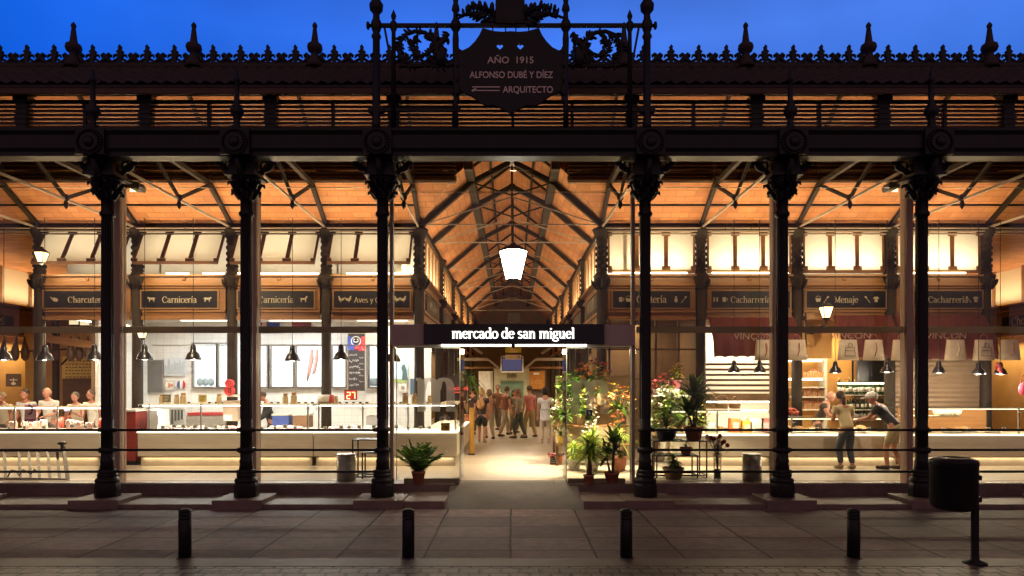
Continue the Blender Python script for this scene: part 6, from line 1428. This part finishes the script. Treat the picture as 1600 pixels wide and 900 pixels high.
# ---- flower stand right of the passage
def bouquet(label, q, cols, n, rad, h, seed, vase=None, leafy=20, name='flower_bouquet'):
    rn = random.Random(seed); t = thing(name, label, 'flowers', q, 'flowers of the flower stall')
    v = MB(); v.lathe([(.07, 0), (.085, .02), (.1, h * .5), (.115, h * .55), (.1, h * .52), (.06, .02)], q, 14); v.build('vase', vase or colour((.30, .22, .12)), t)
    s = MB(); fl = [MB() for _ in cols]
    for k in range(n):
        a = rn.uniform(0, 6.28); r_ = rad * math.sqrt(rn.random()); top = q + Vector((r_ * math.cos(a), r_ * math.sin(a), h + rad * .9 * (1 - (r_ / rad) ** 2) + rn.uniform(-.2, .1)))
        s.tube([q + Vector((0, 0, h * .35)), q.lerp(top, .7) + Vector((0, 0, .03)), top], .005, 4, caps=False)
        b = fl[k % len(cols)]
        for j in range(7):
            aa = j * .9 + rn.uniform(0, .5); el = rn.uniform(.1, 1.1); b.leaf(top, (math.cos(aa) * math.cos(el), math.sin(aa) * math.cos(el), math.sin(el)), rad * .27, rad * .17, .3, 2)
    for k in range(leafy):
        a = rn.uniform(0, 6.28); el = rn.uniform(-.2, 1.1); s.leaf(q + Vector((0, 0, h * .6)), (math.cos(a) * math.cos(el), math.sin(a) * math.cos(el), math.sin(el)), rad * rn.uniform(.8, 1.4), .05, .4, 3)
    s.build('stems', [M['leaf']], t)
    for b, c in zip(fl, cols): b.build('blooms', colour(c), t)
    return t
fs = thing('flower_stand', 'tiered wooden flower stand right of the passage', 'stand', (X(930, 15.6), 15.6, FL))
for z_, y0, y1 in ((.75, 15.2, 15.6), (1.15, 15.6, 16.0), (1.6, 16.0, 16.4)):
    b = MB(); b.box(X(868, 15.6), X(986, 15.6), y0, y1, z_ - .03, z_); b.build('shelf', M['wood'], fs)
for px in (869, 985):
    for y in (15.25, 16.35): b = MB(); b.box(X(px, 15.6) - .03, X(px, 15.6) + .03, y - .03, y + .03, FL, 1.6 if y > 16 else .75); b.build('leg', M['wood_dark'], fs)
b = MB(); b.box(X(868, 16.5), X(986, 16.5), 16.42, 16.46, FL, 2.3); b.build('back_board', colour((.30, .22, .12)), fs)
lamp('SPOT', 'light_spot', (X(915, 15), 14.4, 3.3), 900, (1, .86, .58), fs, .1, rot=(R(14), 0, 0), spot=R(95))
lamp('SPOT', 'light_spot', (X(815, 15), 15.2, 4.6), 560, (1, .80, .52), fs, .15, rot=(0, 0, 0), spot=R(80))
G_, O_, Y_, W_, Pk, Rd, Pu = (.10, .22, .03), (.62, .20, .03), (.66, .46, .05), (.72, .70, .55), (.60, .20, .22), (.50, .05, .04), (.22, .05, .16)
bouquet('tall bunch of white lilies and green leaves at the left end of the flower stand', Vector((X(880, 15.3), 15.3, 1.16)), [W_, W_, G_], 26, .33, .38, 31, leafy=60)
bouquet('dense green bunch at the top left of the flower stand', Vector((X(892, 16.1), 16.1, 1.61)), [(.14, .26, .03), (.20, .34, .05)], 60, .42, .35, 32, leafy=70)
bouquet('white and cream flowers behind the etched letter', Vector((X(908, 15.7), 15.7, 1.16)), [W_, Y_, G_], 30, .3, .45, 33, leafy=30)
bouquet('red orange and purple bunch highest on the flower stand', Vector((X(927, 16.2), 16.2, 2.0)), [O_, Rd, Pu, Y_], 44, .4, .35, 34, leafy=30)
bouquet('orange and yellow spray hanging at the right of the flower stand', Vector((X(968, 15.5), 15.5, 1.3)), [O_, Y_, W_, O_], 46, .36, .42, 35, leafy=36)
bouquet('orange red bunch low at the right end of the flower stand', Vector((X(967, 15.3), 15.3, .9)), [O_, Rd], 24, .2, .3, 36)
bouquet('yellow wrapped flowers on the lowest shelf by the woman in white', Vector((X(878, 15.3), 15.3, .78)), [Y_, Y_, W_], 28, .22, .3, 37, vase=colour((.62, .44, .04)))
bouquet('bright white bunch in the middle of the lowest shelf', Vector((X(921, 15.2), 15.2, .76)), [W_], 34, .22, .25, 38)
bouquet('white tissue wrapped bunch on the middle shelf', Vector((X(918, 15.8), 15.8, 1.16)), [W_, (.75, .66, .5)], 24, .26, .2, 39, vase=M['white'])
bouquet('orange tall spray between the two etched strokes', Vector((X(938, 16.0), 16.0, 1.6)), [O_, Y_], 20, .2, .5, 40)
# flowers behind the black stands
bouquet('yellow round bunch tied with a pink bow on a post', Vector((X(1057, 15.8), 15.8, 2.0)), [Y_, (.7, .5, .08)], 60, .19, .35, 41, vase=colour((.62, .20, .24)), leafy=4)
bouquet('red and pink cyclamens on the white shelf behind the tall dark plant', Vector((X(1037, 15.8), 15.8, 1.85)), [Rd, Pk], 36, .33, .15, 42, leafy=10)
bouquet('cream and lime leafy bunch behind the black stand', Vector((X(1046, 15.3), 15.3, 1.25)), [(.42, .48, .18), W_, (.3, .4, .1)], 60, .46, .32, 43, leafy=80)
bouquet('lime and yellow bunch right of the tall dark plant', Vector((X(1092, 15.2), 15.2, 1.05)), [(.40, .46, .12), Y_], 34, .26, .32, 44, leafy=40)
bouquet('pale cream bunch low behind the glazing edge', Vector((X(1025, 15.2), 15.2, .95)), [W_, (.6, .5, .3)], 24, .22, .24, 45)
t = thing('flower_shelf', 'white shelf with pots behind the tall dark plant', 'shelf', (X(1045, 15.8), 15.8, FL)); b = MB(); b.box(X(1018, 15.8), X(1078, 15.8), 15.6, 16.0, 1.81, 1.845); b.build('board', M['white'], t)
for px in (1020, 1076): b = MB(); b.box(X(px, 15.8) - .02, X(px, 15.8) + .02, 15.96, 16.0, FL, 1.81); b.build('upright', M['steel'], t)
for k in range(4): b = MB(); b.lathe([(.06, 0), (.09, .14), (.08, .14)], (X(1026 + k * 10, 15.8), 15.8, 1.846), 12); b.build('white_pot', M['white'], t)
lamp('SPOT', 'light_spot', (X(1045, 15), 14.6, 3.4), 400, (1, .86, .58), t, .1, rot=(R(10), 0, 0), spot=R(80))
# crate with pink flowers on the passage floor
q = Vector((X(873, 15.4), 15.4, FL)); t = thing('flower_crate', 'orange crate of pink and white flowers with a dark price card on the floor', 'crate', q)
b = MB(); b.box(q.x - .19, q.x + .14, q.y, q.y + .25, q.z, q.z + .18); b.build('box', colour((.55, .13, .03)), t)
b = MB(); b.box(q.x - .19, q.x + .0, q.y - .02, q.y - .005, q.z + .02, q.z + .17); cdp = b.build('price_card', M['black'], t)
b = MB()
for k in range(3): b.tube([(q.x - .17 + .03 * j, q.y - .022, q.z + .05 + .045 * k + .012 * (j % 2)) for j in range(5)], .004, 4)
b.build('chalk_marks', M['white'], cdp)
for c, dx in ((Pk, -.13), ((.8, .78, .72), .04)):
    b = MB(); rn = random.Random(int(dx * 100))
    for k in range(50): b.leaf(q + Vector((dx + rn.uniform(-.12, .12), .1 + rn.uniform(-.1, .12), .18 + rn.uniform(0, .05))), (rn.uniform(-1, 1), rn.uniform(-1, 1), .6), .08, .06, .3, 2)
    b.build('blooms', colour(c), t)
# vase of roses on the floor at the glass
q = Vector((X(1121, 13.0), 13.0, FL)); t = thing('rose_vase', 'tall clear glass vase of red and white roses on the floor', 'vase', q)
b = MB(); b.lathe([(.07, 0), (.075, .02), (.07, .1), (.085, .5), (.08, .5), (.065, .1), (.06, .02)], q, 16); b.build('glass', M['vglass'], t); b = MB(); b.lathe([(.062, .02), (.06, .2), (.004, .21)], q, 12); b.build('green_water', colour((.07, .10, .03)), t)
s = MB(); A = [MB(), MB()]; rn = random.Random(51)
for k in range(14):
    a = rn.uniform(0, 6.28); r_ = rn.uniform(.05, .24); top = q + Vector((r_ * math.cos(a), r_ * math.sin(a) * .6, .66 + rn.uniform(-.08, .18) )); s.tube([q + Vector((0, 0, .1)), q + Vector((r_ * .2 * math.cos(a), 0, .5)), top], .005, 4, caps=False); A[k % 2].ball(top, .045, n=8)
    for j in range(3): s.leaf(q.lerp(top, .8), (rn.uniform(-1, 1), rn.uniform(-1, 1), .2), .1, .05, .4, 2)
s.build('stems', [M['leaf_dark']], t); A[0].build('red_roses', colour((.28, .02, .02)), t); A[1].build('white_roses', colour((.6, .52, .42)), t)
# ---- black metal stands, waste cylinders, ladder
def stand(label, x0, x1, y0, y1, z1, shelves, g='black metal stands'):
    t = thing('metal_stand', label, 'stand', ((x0 + x1) / 2, (y0 + y1) / 2, FL), g); r = .012
    for x in (x0, x1):
        for y in (y0, y1): b = MB(); b.box(x - r, x + r, y - r, y + r, FL, z1); b.build('leg', M['iron'], t)
    for z in shelves:
        b = MB(); b.box(x0, x1, y0 - r, y0 + r, z - .02, z); b.box(x0, x1, y1 - r, y1 + r, z - .02, z); b.box(x0 - r, x0 + r, y0, y1, z - .02, z); b.box(x1 - r, x1 + r, y0, y1, z - .02, z); b.build('shelf_frame', M['iron'], t)
    b = MB(); b.box(x0 + r, x1 - r, y0 + r, y1 - r, z1 - .012, z1 - .004); b.build('top', M['black'], t); return t
stand('empty black metal stand half behind the third front column, beside the left waste cylinder', X(553, 13.1), X(596, 13.1), 13.0, 13.45, Z(686, 13.1), [Z(686, 13.1), FL + .06])
stand('low black metal stand nested inside the taller one by the third front column', X(568, 13.2), X(605, 13.2), 13.1, 13.35, Z(706, 13.2), [Z(706, 13.2), FL + .06])
stand('black metal stand carrying the two dark pot plants', X(1021, 13.3), X(1103, 13.3), 13.25, 13.75, 1.0, [1.0, FL + .06])
stand('low black metal stand with a small clay pot, under the two dark pot plants', X(1027, 13.15), X(1091, 13.15), 13.2, 13.6, .72, [.72, FL + .06])
def cyl(px, label):
    Y = 12.9; q = Vector((X(px, Y), Y, FL)); t = thing('waste_cylinder', label, 'waste bin', q, 'grey waste cylinders behind the glass'); b = MB(); b.lathe([(.17, 0), (.175, .01), (.175, .5), (.165, .5), (.16, .06), (.004, .05)], q, 28); b.build('body', M['alu'], t); b = MB(); b.lathe([(.177, .48), (.182, .485), (.182, .505), (.165, .508)], q, 28); b.build('rim', M['steel'], t)
cyl(541, 'grey metal waste cylinder beside the empty black stand'); cyl(1175, 'grey metal waste cylinder right of the rose vase')
ld = thing('ladder', 'aluminium ladder lying on its side behind the rails at far left', 'ladder', (X(50, 13.0), 13.0, FL)); Y = 13.0
b = MB(); b.bar((-11.6, Y + .25, Z(706, Y)), P(91, 706, Y) + Vector((0, .25, 0)), .07, .05); b.build('upper_rail', M['alu'], ld)
b = MB(); b.bar((-11.6, Y, FL + .04), P(106, 749, Y), .07, .05); b.build('lower_rail', M['alu'], ld)
for px in (-20, 0, 23, 39, 53, 69, 84): b = MB(); b.bar(P(px - 8, 706, Y) + Vector((0, .24, 0)), P(px + 9, 748, Y), .045, .03); b.build('rung', M['alu'], ld)
b = MB(); b.bar(P(86, 700, Y) + Vector((0, .24, 0)), P(106, 750, Y), .06, .04); b.build('end_rail', M['alu'], ld)
b = MB(); b.ball(P(86, 694, Y) + Vector((0, .2, 0)), .07, (1.3, 1, .5)); b.bar(P(86, 703, Y) + Vector((0, .2, 0)), P(86, 694, Y) + Vector((0, .2, 0)), .04); b.build('rubber_foot', M['black'], ld)
b = MB(); b.tube([P(12 + 6 * i, 745 - 12 * abs(math.sin(i * 1.1)), Y - .05) for i in range(9)], .012, 5); b.build('loose_strap', M['black'], ld)
# red lettered board and other boards by the passage
def rb(t):
    sans('lettering', 'la Bacaladería', .16, P(716, 609.5, 17.95) + Vector((0, 0, 0)), emis('red_letters', (1, .10, .07), 1.6), t, .003, width=.52)
    b = MB(); b.bar(P(709, 613, 17.95), P(722, 613, 17.95), .03, .004, up=(0, 1, 0)); b.build('underline', emis('red_line', (1, .10, .07), 1.0), t)
flat('lettered_board', 'dark board with red script lettering behind the left etched letter', 'board', 713, 607, 33, 42, 18.0, (.045, .025, .02), extra=rb)
t = thing('pink_ribbon', 'bright pink ribbon hung beside the right corner column', 'ribbon', P(1562, 575, 15.5)); b = MB(); o_ = P(1562, 575, 15.5); b.tube([o_ + Vector((-.06, 0, .1)), o_ + Vector((0, .02, 0)), o_ + Vector((.05, 0, -.12))], [.04, .07, .03], 8); b.build('ribbon', colour((.65, .12, .14)), t); b = MB(); b.tube([o_ + Vector((-.06, 0, .1)), o_ + Vector((-.06, 0, 1.5))], .004, 4); b.build('cord', M['black'], t)
t = thing('pink_bag', 'round pink bag on a peg at the right edge', 'bag', P(1599, 606, 15.5)); b = MB(); b.ball(P(1599, 608, 15.5), .11, (1, .6, 1.4), 10); b.build('pouch', colour((.60, .06, .12)), t); b = MB(); o_ = P(1599, 596, 15.5); b.tube([o_ + Vector((.06 * math.cos(a), 0, .14 * math.sin(a))) for a in [math.pi * i / 6 for i in range(7)]], .008, 4); b.build('handle', colour((.3, .03, .06)), t)
# ================================================================ people
SKIN = [colour((.44, .21, .13), .5), colour((.36, .17, .105), .5), colour((.50, .24, .165), .5)]
def skin_mesh(name, verts, edges, radii, mats, parent, root=0, sub=2, extra=None):
    bm = bmesh.new(); ly = bm.verts.layers.skin.verify(); V = []
    for i, v in enumerate(verts):
        a = bm.verts.new(v); r = radii[i]; a[ly].radius = r if isinstance(r, tuple) else (r, r); a[ly].use_root = (i == root); V.append(a)
    for a, c in edges: bm.edges.new((V[a], V[c]))
    me = bpy.data.meshes.new('t'); bm.to_mesh(me); bm.free()
    o = bpy.data.objects.new('t', me); COL.objects.link(o); o.modifiers.new('s', 'SKIN').use_smooth_shade = True
    m = o.modifiers.new('u', 'SUBSURF'); m.levels = sub; m.render_levels = sub
    bpy.context.view_layer.update(); d = bpy.data.meshes.new_from_object(o.evaluated_get(bpy.context.evaluated_depsgraph_get())); bpy.data.objects.remove(o)
    if extra:
        b = MB(); b.bm.from_mesh(d); extra(b); b.bm.to_mesh(d); b.bm.free()
    for p in d.polygons: p.use_smooth = True
    d.materials.clear()
    for m in (mats if isinstance(mats, list) else [mats]): d.materials.append(m)
    ob = bpy.data.objects.new(name, d); COL.objects.link(ob); attach(ob, parent); return ob
def ik(a, c, l1, l2, pole):
    d = c - a; L = min(d.length, (l1 + l2) * .995); d.normalize(); c2 = a + d * L
    x_ = (l1 * l1 - l2 * l2 + L * L) / (2 * L); h = math.sqrt(max(0, l1 * l1 - x_ * x_)); p = (pole - d * pole.dot(d)); p.normalize()
    return a + d * x_ + p * h, c2
def person(label, loc, H, face, top, bottom, hair, lean=0, twist=0, hands=None, feet=None, skin=0, hair_style='short', shorts=False, dress=False, cap=None, backpack=None, head_turn=0, head_pitch=0, shoes=(.05, .035, .03), hipshift=(0, 0), sleeve=.5, group='people in the market', phone=False):
    """a standing figure; face is the yaw it looks along (0 = away from the camera, into the hall)"""
    t = thing('person', label, 'person', loc, group); Lc = Vector(loc); Rz = Matrix.Rotation(face, 3, 'Z')
    def W_(v): return Lc + Rz @ (Vector(v) * H)
    hp = Vector((hipshift[0], hipshift[1], .52)); ln_ = Matrix.Rotation(-R(lean), 3, 'X') @ Matrix.Rotation(R(twist), 3, 'Z')
    def U(v): return hp + ln_ @ (Vector(v))       # upper body, relative to the pelvis
    J = {}; J['pel'] = hp.copy(); J['waist'] = U((0, .01, .09)); J['chest'] = U((0, .012, .2)); J['up'] = U((0, .0, .275)); J['neck'] = U((0, .005, .325)); J['hd'] = U((0, .012, .36))
    hm = ln_ @ Matrix.Rotation(R(head_turn), 3, 'Z') @ Matrix.Rotation(-R(head_pitch - lean * .6), 3, 'X') if True else ln_
    hc = J['hd'] + hm @ Vector((0, .012, .055))
    for s, n in ((-1, 'L'), (1, 'R')):
        J['sh' + n] = U((s * .105, .0, .27)); hd = (hands or {}).get(n, None)
        hw = Vector(hd) if hd is not None else J['sh' + n] + Vector((s * .035, .05, -.315))
        J['el' + n], J['wr' + n] = ik(J['sh' + n], hw, .165, .145, Vector((s * .5, -.9, -.25)))
        J['hip' + n] = hp + Vector((s * .05, 0, -.03)); ft = (feet or {}).get(n, (s * .06, 0, 0)); an = Vector((ft[0], ft[1] - .02, .045 + ft[2]))
        J['kn' + n], J['an' + n] = ik(J['hip' + n], an, .235, .23, Vector((s * .1, 1, 0)))
        J['to' + n] = J['an' + n] + Vector((s * .015, .09, -.025))
    nm = ['pel', 'waist', 'chest', 'up', 'neck', 'hd', 'shL', 'elL', 'wrL', 'shR', 'elR', 'wrR', 'hipL', 'knL', 'anL', 'toL', 'hipR', 'knR', 'anR', 'toR']; ix_ = {k: i for i, k in enumerate(nm)}
    rad = dict(pel=(.082, .062), waist=(.074, .055), chest=(.086, .062), up=(.075, .05), neck=.032, hd=.036, shL=.036, shR=.036, elL=.025, elR=.025, wrL=.017, wrR=.017, hipL=.056, hipR=.056, knL=.036, knR=.036, anL=.024, anR=.024, toL=.02, toR=.02)
    E = [('pel', 'waist'), ('waist', 'chest'), ('chest', 'up'), ('up', 'neck'), ('neck', 'hd'), ('up', 'shL'), ('shL', 'elL'), ('elL', 'wrL'), ('up', 'shR'), ('shR', 'elR'), ('elR', 'wrR'), ('pel', 'hipL'), ('hipL', 'knL'), ('knL', 'anL'), ('anL', 'toL'), ('pel', 'hipR'), ('hipR', 'knR'), ('knR', 'anR'), ('anR', 'toR')]
    sc = lambda r: tuple(v * H for v in r) if isinstance(r, tuple) else r * H
    Hq = (Rz @ hm).to_quaternion()
    def head(b):
        def hv(v): return W_(hc) + Hq @ (Vector(v) * H)
        b.ball(hv((0, 0, .012)), .058 * H, (.86, 1.04, 1.08), 14, Hq); b.ball(hv((0, .012, -.028)), .042 * H, (.86, 1.0, 1.0), 12, Hq)      # skull, jaw
        b.tube([hv((0, .058, .014)), hv((0, .072, -.008)), hv((0, .06, -.014))], [.006 * H, .011 * H, .007 * H], 6)                       # nose
        for s in (-1, 1):
            b.ball(hv((s * .05, -.004, .0)), .014 * H, (.4, .8, 1.2), 6, Hq)                                                           # ears
            b.ball(hv((s * .021, .052, .014)), .009 * H, (1.2, .6, .7), 6, Hq)
        b.ball(hv((0, .056, -.033)), .013 * H, (1.3, .5, .45), 6, Hq)                                                                  # mouth
        for n in 'LR':                                                                                                              # palm, four fingers and thumb
            w0 = J['wr' + n]; d = (w0 - J['el' + n]).normalized(); sd = d.cross(Vector((0, 0, 1)))
            if sd.length < .1: sd = Vector((1, 0, 0))
            sd.normalize(); nz = sd.cross(d)
            b.ball(W_(w0 + d * .028), .03 * H, (.75, 1.15, .42), 8, (Rz @ Matrix((sd, d, nz)).transposed()).to_quaternion())
            for f, (o_, l) in enumerate(((-.018, .032), (-.006, .038), (.006, .036), (.018, .028))):
                p0 = w0 + d * .048 + sd * o_; b.tube([W_(p0), W_(p0 + d * l * .6 - nz * .004), W_(p0 + d * l - nz * .014)], [.0052 * H, .005 * H, .0035 * H], 5)
            sg_ = -1 if n == 'R' else 1; p0 = w0 + d * .02 + sd * sg_ * .02; b.tube([W_(p0), W_(p0 + d * .018 + sd * sg_ * .016), W_(p0 + d * .036 + sd * sg_ * .016)], [.007 * H, .006 * H, .004 * H], 5)
    skin_mesh('body', [W_(J[k]) for k in nm], [(ix_[a], ix_[c]) for a, c in E], [sc(rad[k]) for k in nm], SKIN[skin], t, 0, 2, head)
    # shirt
    def mid(a, c, f): return J[a].lerp(J[c], f)
    vs = [J['pel'] + (J['waist'] - J['pel']) * -.15, J['waist'], J['chest'], J['up'], J['up'].lerp(J['neck'], .45), J['shL'], mid('shL', 'elL', max(sleeve, .2)), J['shR'], mid('shR', 'elR', max(sleeve, .2))]
    rs = [(.094, .074), (.088, .07), (.097, .074), (.084, .062), .042, .049, .041, .049, .041]; es = [(0, 1), (1, 2), (2, 3), (3, 4), (3, 5), (5, 6), (3, 7), (7, 8)]
    if sleeve > 1:
        vs += [J['elL'], mid('elL', 'wrL', .85), J['elR'], mid('elR', 'wrR', .85)]; rs += [.036, .028, .036, .028]; vs[6] = mid('shL', 'elL', .5); vs[8] = mid('shR', 'elR', .5); es += [(6, 9), (9, 10), (8, 11), (11, 12)]
    skin_mesh('shirt', [W_(v) for v in vs], es, [sc(r) for r in rs], colour(top), t, 1, 2)
    if dress:
        vs = [J['waist'], J['pel'], J['pel'] + Vector((0, 0, -.12))]; skin_mesh('skirt', [W_(v) for v in vs], [(0, 1), (1, 2)], [sc(r) for r in ((.085, .07), (.1, .085), (.115, .1))], colour(top), t, 1, 2)
    e = .98 if not shorts else 0; vs = [J['pel'] + Vector((0, 0, .035)), J['pel'] + Vector((0, 0, -.01)), J['hipL'], J['hipR']]; rs = [(.088, .068), (.094, .076), .062, .062]; es = [(0, 1), (1, 2), (1, 3)]
    for n, h in (('L', 2), ('R', 3)):
        i = len(vs); vs += [mid('hip' + n, 'kn' + n, .5), mid('hip' + n, 'kn' + n, .92 if shorts else 1.0)]; rs += [.056, .053 if shorts else .046]; es += [(h, i), (i, i + 1)]
        if not shorts: vs.append(mid('kn' + n, 'an' + n, .93)); rs.append(.036); es.append((i + 1, i + 2))
    skin_mesh('shorts' if shorts else 'trousers', [W_(v) for v in vs], es, [sc(r) for r in rs], colour(bottom), t, 1, 2)
    for n in 'LR':
        b = MB(); a, c = J['an' + n], J['to' + n]; b.tube([W_(a + Vector((0, -.03, -.018))), W_(a + Vector((0, 0, -.018))), W_(a.lerp(c, .6) + Vector((0, 0, -.008))), W_(c + Vector((0, .03, -.002)))], [.022 * H, .03 * H, .026 * H, .014 * H], 8); b.build('shoe', colour(shoes), t)
    b = MB()
    def hv(v): return W_(hc) + Hq @ (Vector(v) * H)
    b.ball(hv((0, -.012, .026)), .063 * H, (.9, 1.0, .98), 12, Hq)
    if hair_style == 'bald': b.bm.clear(); b.ball(hv((0, -.022, .004)), .056 * H, (.93, .8, .7), 10, Hq)
    if hair_style == 'pony': b.tube([hv((0, -.06, .02)), hv((0, -.085, -.02)), hv((0, -.075, -.09)), hv((0, -.07, -.14))], [.022 * H, .026 * H, .022 * H, .008 * H], 8)
    if hair_style == 'long': b.tube([hv((0, -.03, .03)), hv((0, -.045, -.03)), hv((0, -.045, -.09))], [.056 * H, .056 * H, .04 * H], 10)
    if hair_style == 'bob': b.ball(hv((0, -.02, -.0)), .066 * H, (.95, .85, 1.1), 10, Hq)
    b.build('hair', colour(hair, .7), t)
    if cap:
        b = MB(); b.ball(hv((0, .0, .036)), .067 * H, (.95, 1.05, .8), 12, Hq); b.ball(hv((0, .07, .03)), .05 * H, (1.0, 1.2, .14), 10, Hq); b.build('cap', colour(cap), t)
    if backpack:
        b = MB(); c = U((0, -.095, .19)); b.ball(W_(c), .085 * H, (.95, .62, 1.15), 12, (Rz @ ln_).to_quaternion()); b.ball(W_(U((0, -.145, .15))), .05 * H, (1.1, .5, .8), 8); bp_ = b.build('backpack', colour(backpack), t)
        b = MB()
        for s in (-1, 1): b.tube([W_(U((s * .055, -.07, .26))), W_(U((s * .065, -.01, .315))), W_(U((s * .07, .07, .25))), W_(U((s * .075, .06, .14)))], .012 * H, 6)
        b.build('strap', colour(tuple(v * .5 for v in backpack)), bp_)
    if phone:
        h_ = (J['wrL'] + J['wrR']) / 2 + Vector((0, .05, .045)); b = MB(); o_ = W_(h_); b.box(o_.x - .1, o_.x + .1, o_.y - .006, o_.y + .006, o_.z - .06, o_.z + .06); b.build('tablet', M['black'], t); b = MB(); b.box(o_.x - .075, o_.x + .075, o_.y - .01, o_.y - .007, o_.z - .04, o_.z + .04); b.build('tablet_screen', emis('tablet_screen', (.9, .85, 1), 1.4), t)
    return t
PI = math.pi
def at(px, Y): return (X(px, Y), Y, FL)
# the people behind the ham counter, facing the street
for px, Y, H, hr, st_, l, tp, ph_, sk, hd in (
    (8, 17.3, 1.60, (.20, .14, .08), 'short', 'person in cream cut by the left edge, arm stretched along the ham counter', (.62, .54, .40), False, 0, {'R': (.3, .18, .62)}),
    (44, 17.0, 1.68, (.05, .035, .025), 'short', 'person in a white shirt leaning beside the left corner column, left of it', (.86, .84, .80), False, 2, None),
    (79, 17.0, 1.72, (.30, .22, .16), 'bald', 'bald person in a white shirt right of the left corner column', (.86, .84, .79), False, 2, {'L': (-.06, .2, .60), 'R': (.06, .22, .60)}),
    (122, 17.1, 1.60, (.07, .05, .035), 'short', 'person holding up a tablet behind the ham counter', (.66, .56, .44), True, 2, {'L': (-.05, .2, .70), 'R': (.06, .2, .70)}),
    (147, 17.3, 1.66, (.09, .05, .03), 'short', 'person in white half hidden by the first front column', (.86, .84, .79), False, 0, None)):
    person(l, at(px, Y), H, PI, tp, (.10, .09, .08), hr, hair_style=st_, lean=8, phone=ph_, skin=sk, hands=hd, head_turn=(px % 7 - 3) * 6, group='people behind the ham counter')
person('butcher in a dark shirt bent over the meat counter, seen from the side', at(425, 17.2), 1.66, PI - 1.1, (.035, .033, .035), (.05, .045, .04), (.07, .045, .03), lean=14, sleeve=1.2, hands={'L': (-.05, .22, .55), 'R': (.1, .22, .55)}, skin=2, head_pitch=25)
person('blonde person in black shorts with a tan backpack, walking into the passage', at(752.5, 21.3), 1.68, -.15, (.03, .025, .022), (.02, .02, .02), (.48, .32, .14), shorts=True, backpack=(.50, .27, .11), hair_style='bob', feet={'L': (-.05, .06, 0), 'R': (.06, -.05, 0)}, shoes=(.30, .22, .15))
person('black haired person in a white tunic and pale trousers by the flower stand', at(852, 21.0), 1.70, -.1, (.66, .66, .68), (.52, .42, .32), (.012, .01, .01), dress=True, hair_style='bob', hands={'R': (.13, .14, .52)}, shoes=(.45, .36, .26))
person('person in a pink shirt and khaki trousers in the passage', at(828, 23.5), 1.74, .6, (.50, .16, .16), (.34, .25, .12), (.06, .04, .03), feet={'L': (-.07, .08, 0), 'R': (.07, -.08, 0)})
def shoulder_bag(t, px, Y, H, s, c):
    q = Vector((X(px, Y) + s * .24, Y - .02, FL + H * .5)); b = MB(); b.ball(q, .14, (.5, 1.0, 1.0), 10); b.build('shoulder_bag', colour(c), t)
    b = MB(); b.tube([q + Vector((0, -.08, .1)), q + Vector((-s * .07, -.1, H * .22)), q + Vector((-s * .12, 0, H * .33)), q + Vector((-s * .07, .1, H * .22)), q + Vector((0, .08, .1))], .012, 5); b.build('bag_strap', colour(tuple(v * .6 for v in c)), t)
for k_, (px, Y, H, f_, tp, bt, hr, l, hs_) in enumerate(((765, 22.6, 1.62, .5, (.40, .22, .15), (.36, .29, .22), (.22, .13, .07), 'person in a tan top just right of the backpack carrier', 'bob'), (779, 27.0, 1.78, 2.8, (.16, .07, .045), (.10, .08, .06), (.04, .03, .02), 'person in a dark brown top facing the street, deep in the passage', 'short'),
    (788, 23.6, 1.72, -.9, (.20, .08, .05), (.34, .28, .21), (.12, .07, .04), 'person in a rust brown top turned to the right in the crowd', 'short'), (803, 25.2, 1.58, 3.6, (.12, .12, .08), (.13, .10, .07), (.05, .035, .03), 'shorter person in an olive top before the kiosk', 'long'),
    (812, 22.9, 1.66, 1.4, (.26, .20, .15), (.04, .055, .045), (.20, .13, .08), 'person in a grey beige top and dark trousers left of the pink shirt', 'pony'), (738, 24.6, 1.70, .0, (.05, .03, .03), (.04, .035, .03), (.03, .02, .015), 'dark clothed person at the left edge of the passage', 'short'))):
    st = .05 + .05 * (k_ % 3); w_ = (.06, .02, .09)[k_ % 3]
    pt = person(l, at(px, Y), H, f_, tp, bt, hr, skin=k_ % 3, hair_style=hs_, feet={'L': (-.055, st, w_ * .3), 'R': (.055, -st, 0)}, lean=(0, 4, 7)[k_ % 3], head_turn=(-25, 10, 30, 0)[k_ % 4], hands={'L': (-.14, .12 - st, .50 + w_), 'R': (.15, .05 + st, .46)} if k_ % 2 else {'R': (.06, .17, .62)}, group='crowd in the passage', shorts=False, sleeve=(.5, 1.2, .3)[k_ % 3])
    if k_ in (0, 4): shoulder_bag(pt, px, Y, H, 1 if k_ != 4 else -1, ((.10, .05, .03), (.35, .25, .12), (.05, .05, .06))[k_ % 3])
person('person in a beige top and blue jeans leaning on the counter, dark hair tied back', at(1322, 14.72), 1.68, .12, (.60, .50, .28), (.045, .06, .085), (.035, .022, .015), lean=20, hands={'L': (-.06, .21, .63), 'R': (.07, .21, .63)}, hair_style='pony', feet={'L': (-.07, .02, 0), 'R': (.06, -.03, 0)}, shoes=(.32, .25, .15), hipshift=(0, -.03), head_turn=-8, sleeve=.55, group='customers at the right counters')
person('person in a white cap, navy shirt and khaki shorts bent onto the counter', at(1392, 14.6), 1.78, .85, (.022, .022, .035), (.36, .29, .15), (.45, .42, .38), lean=38, shorts=True, cap=(.92, .90, .84), hands={'L': (-.04, .36, .58), 'R': (.07, .34, .58)}, feet={'L': (-.05, .05, 0), 'R': (.06, -.08, 0)}, hipshift=(0, -.05), shoes=(.03, .025, .02), skin=0, head_turn=15, sleeve=.6, group='customers at the right counters')
person('vendor in a brown black top bending over the counter towards the two customers', at(1276, 16.7), 1.70, PI + .9, (.045, .032, .024), (.08, .05, .03), (.40, .25, .17), hair_style='bald', lean=26, hands={'L': (-.1, .34, .6), 'R': (.12, .34, .6)}, skin=2, sleeve=.5)
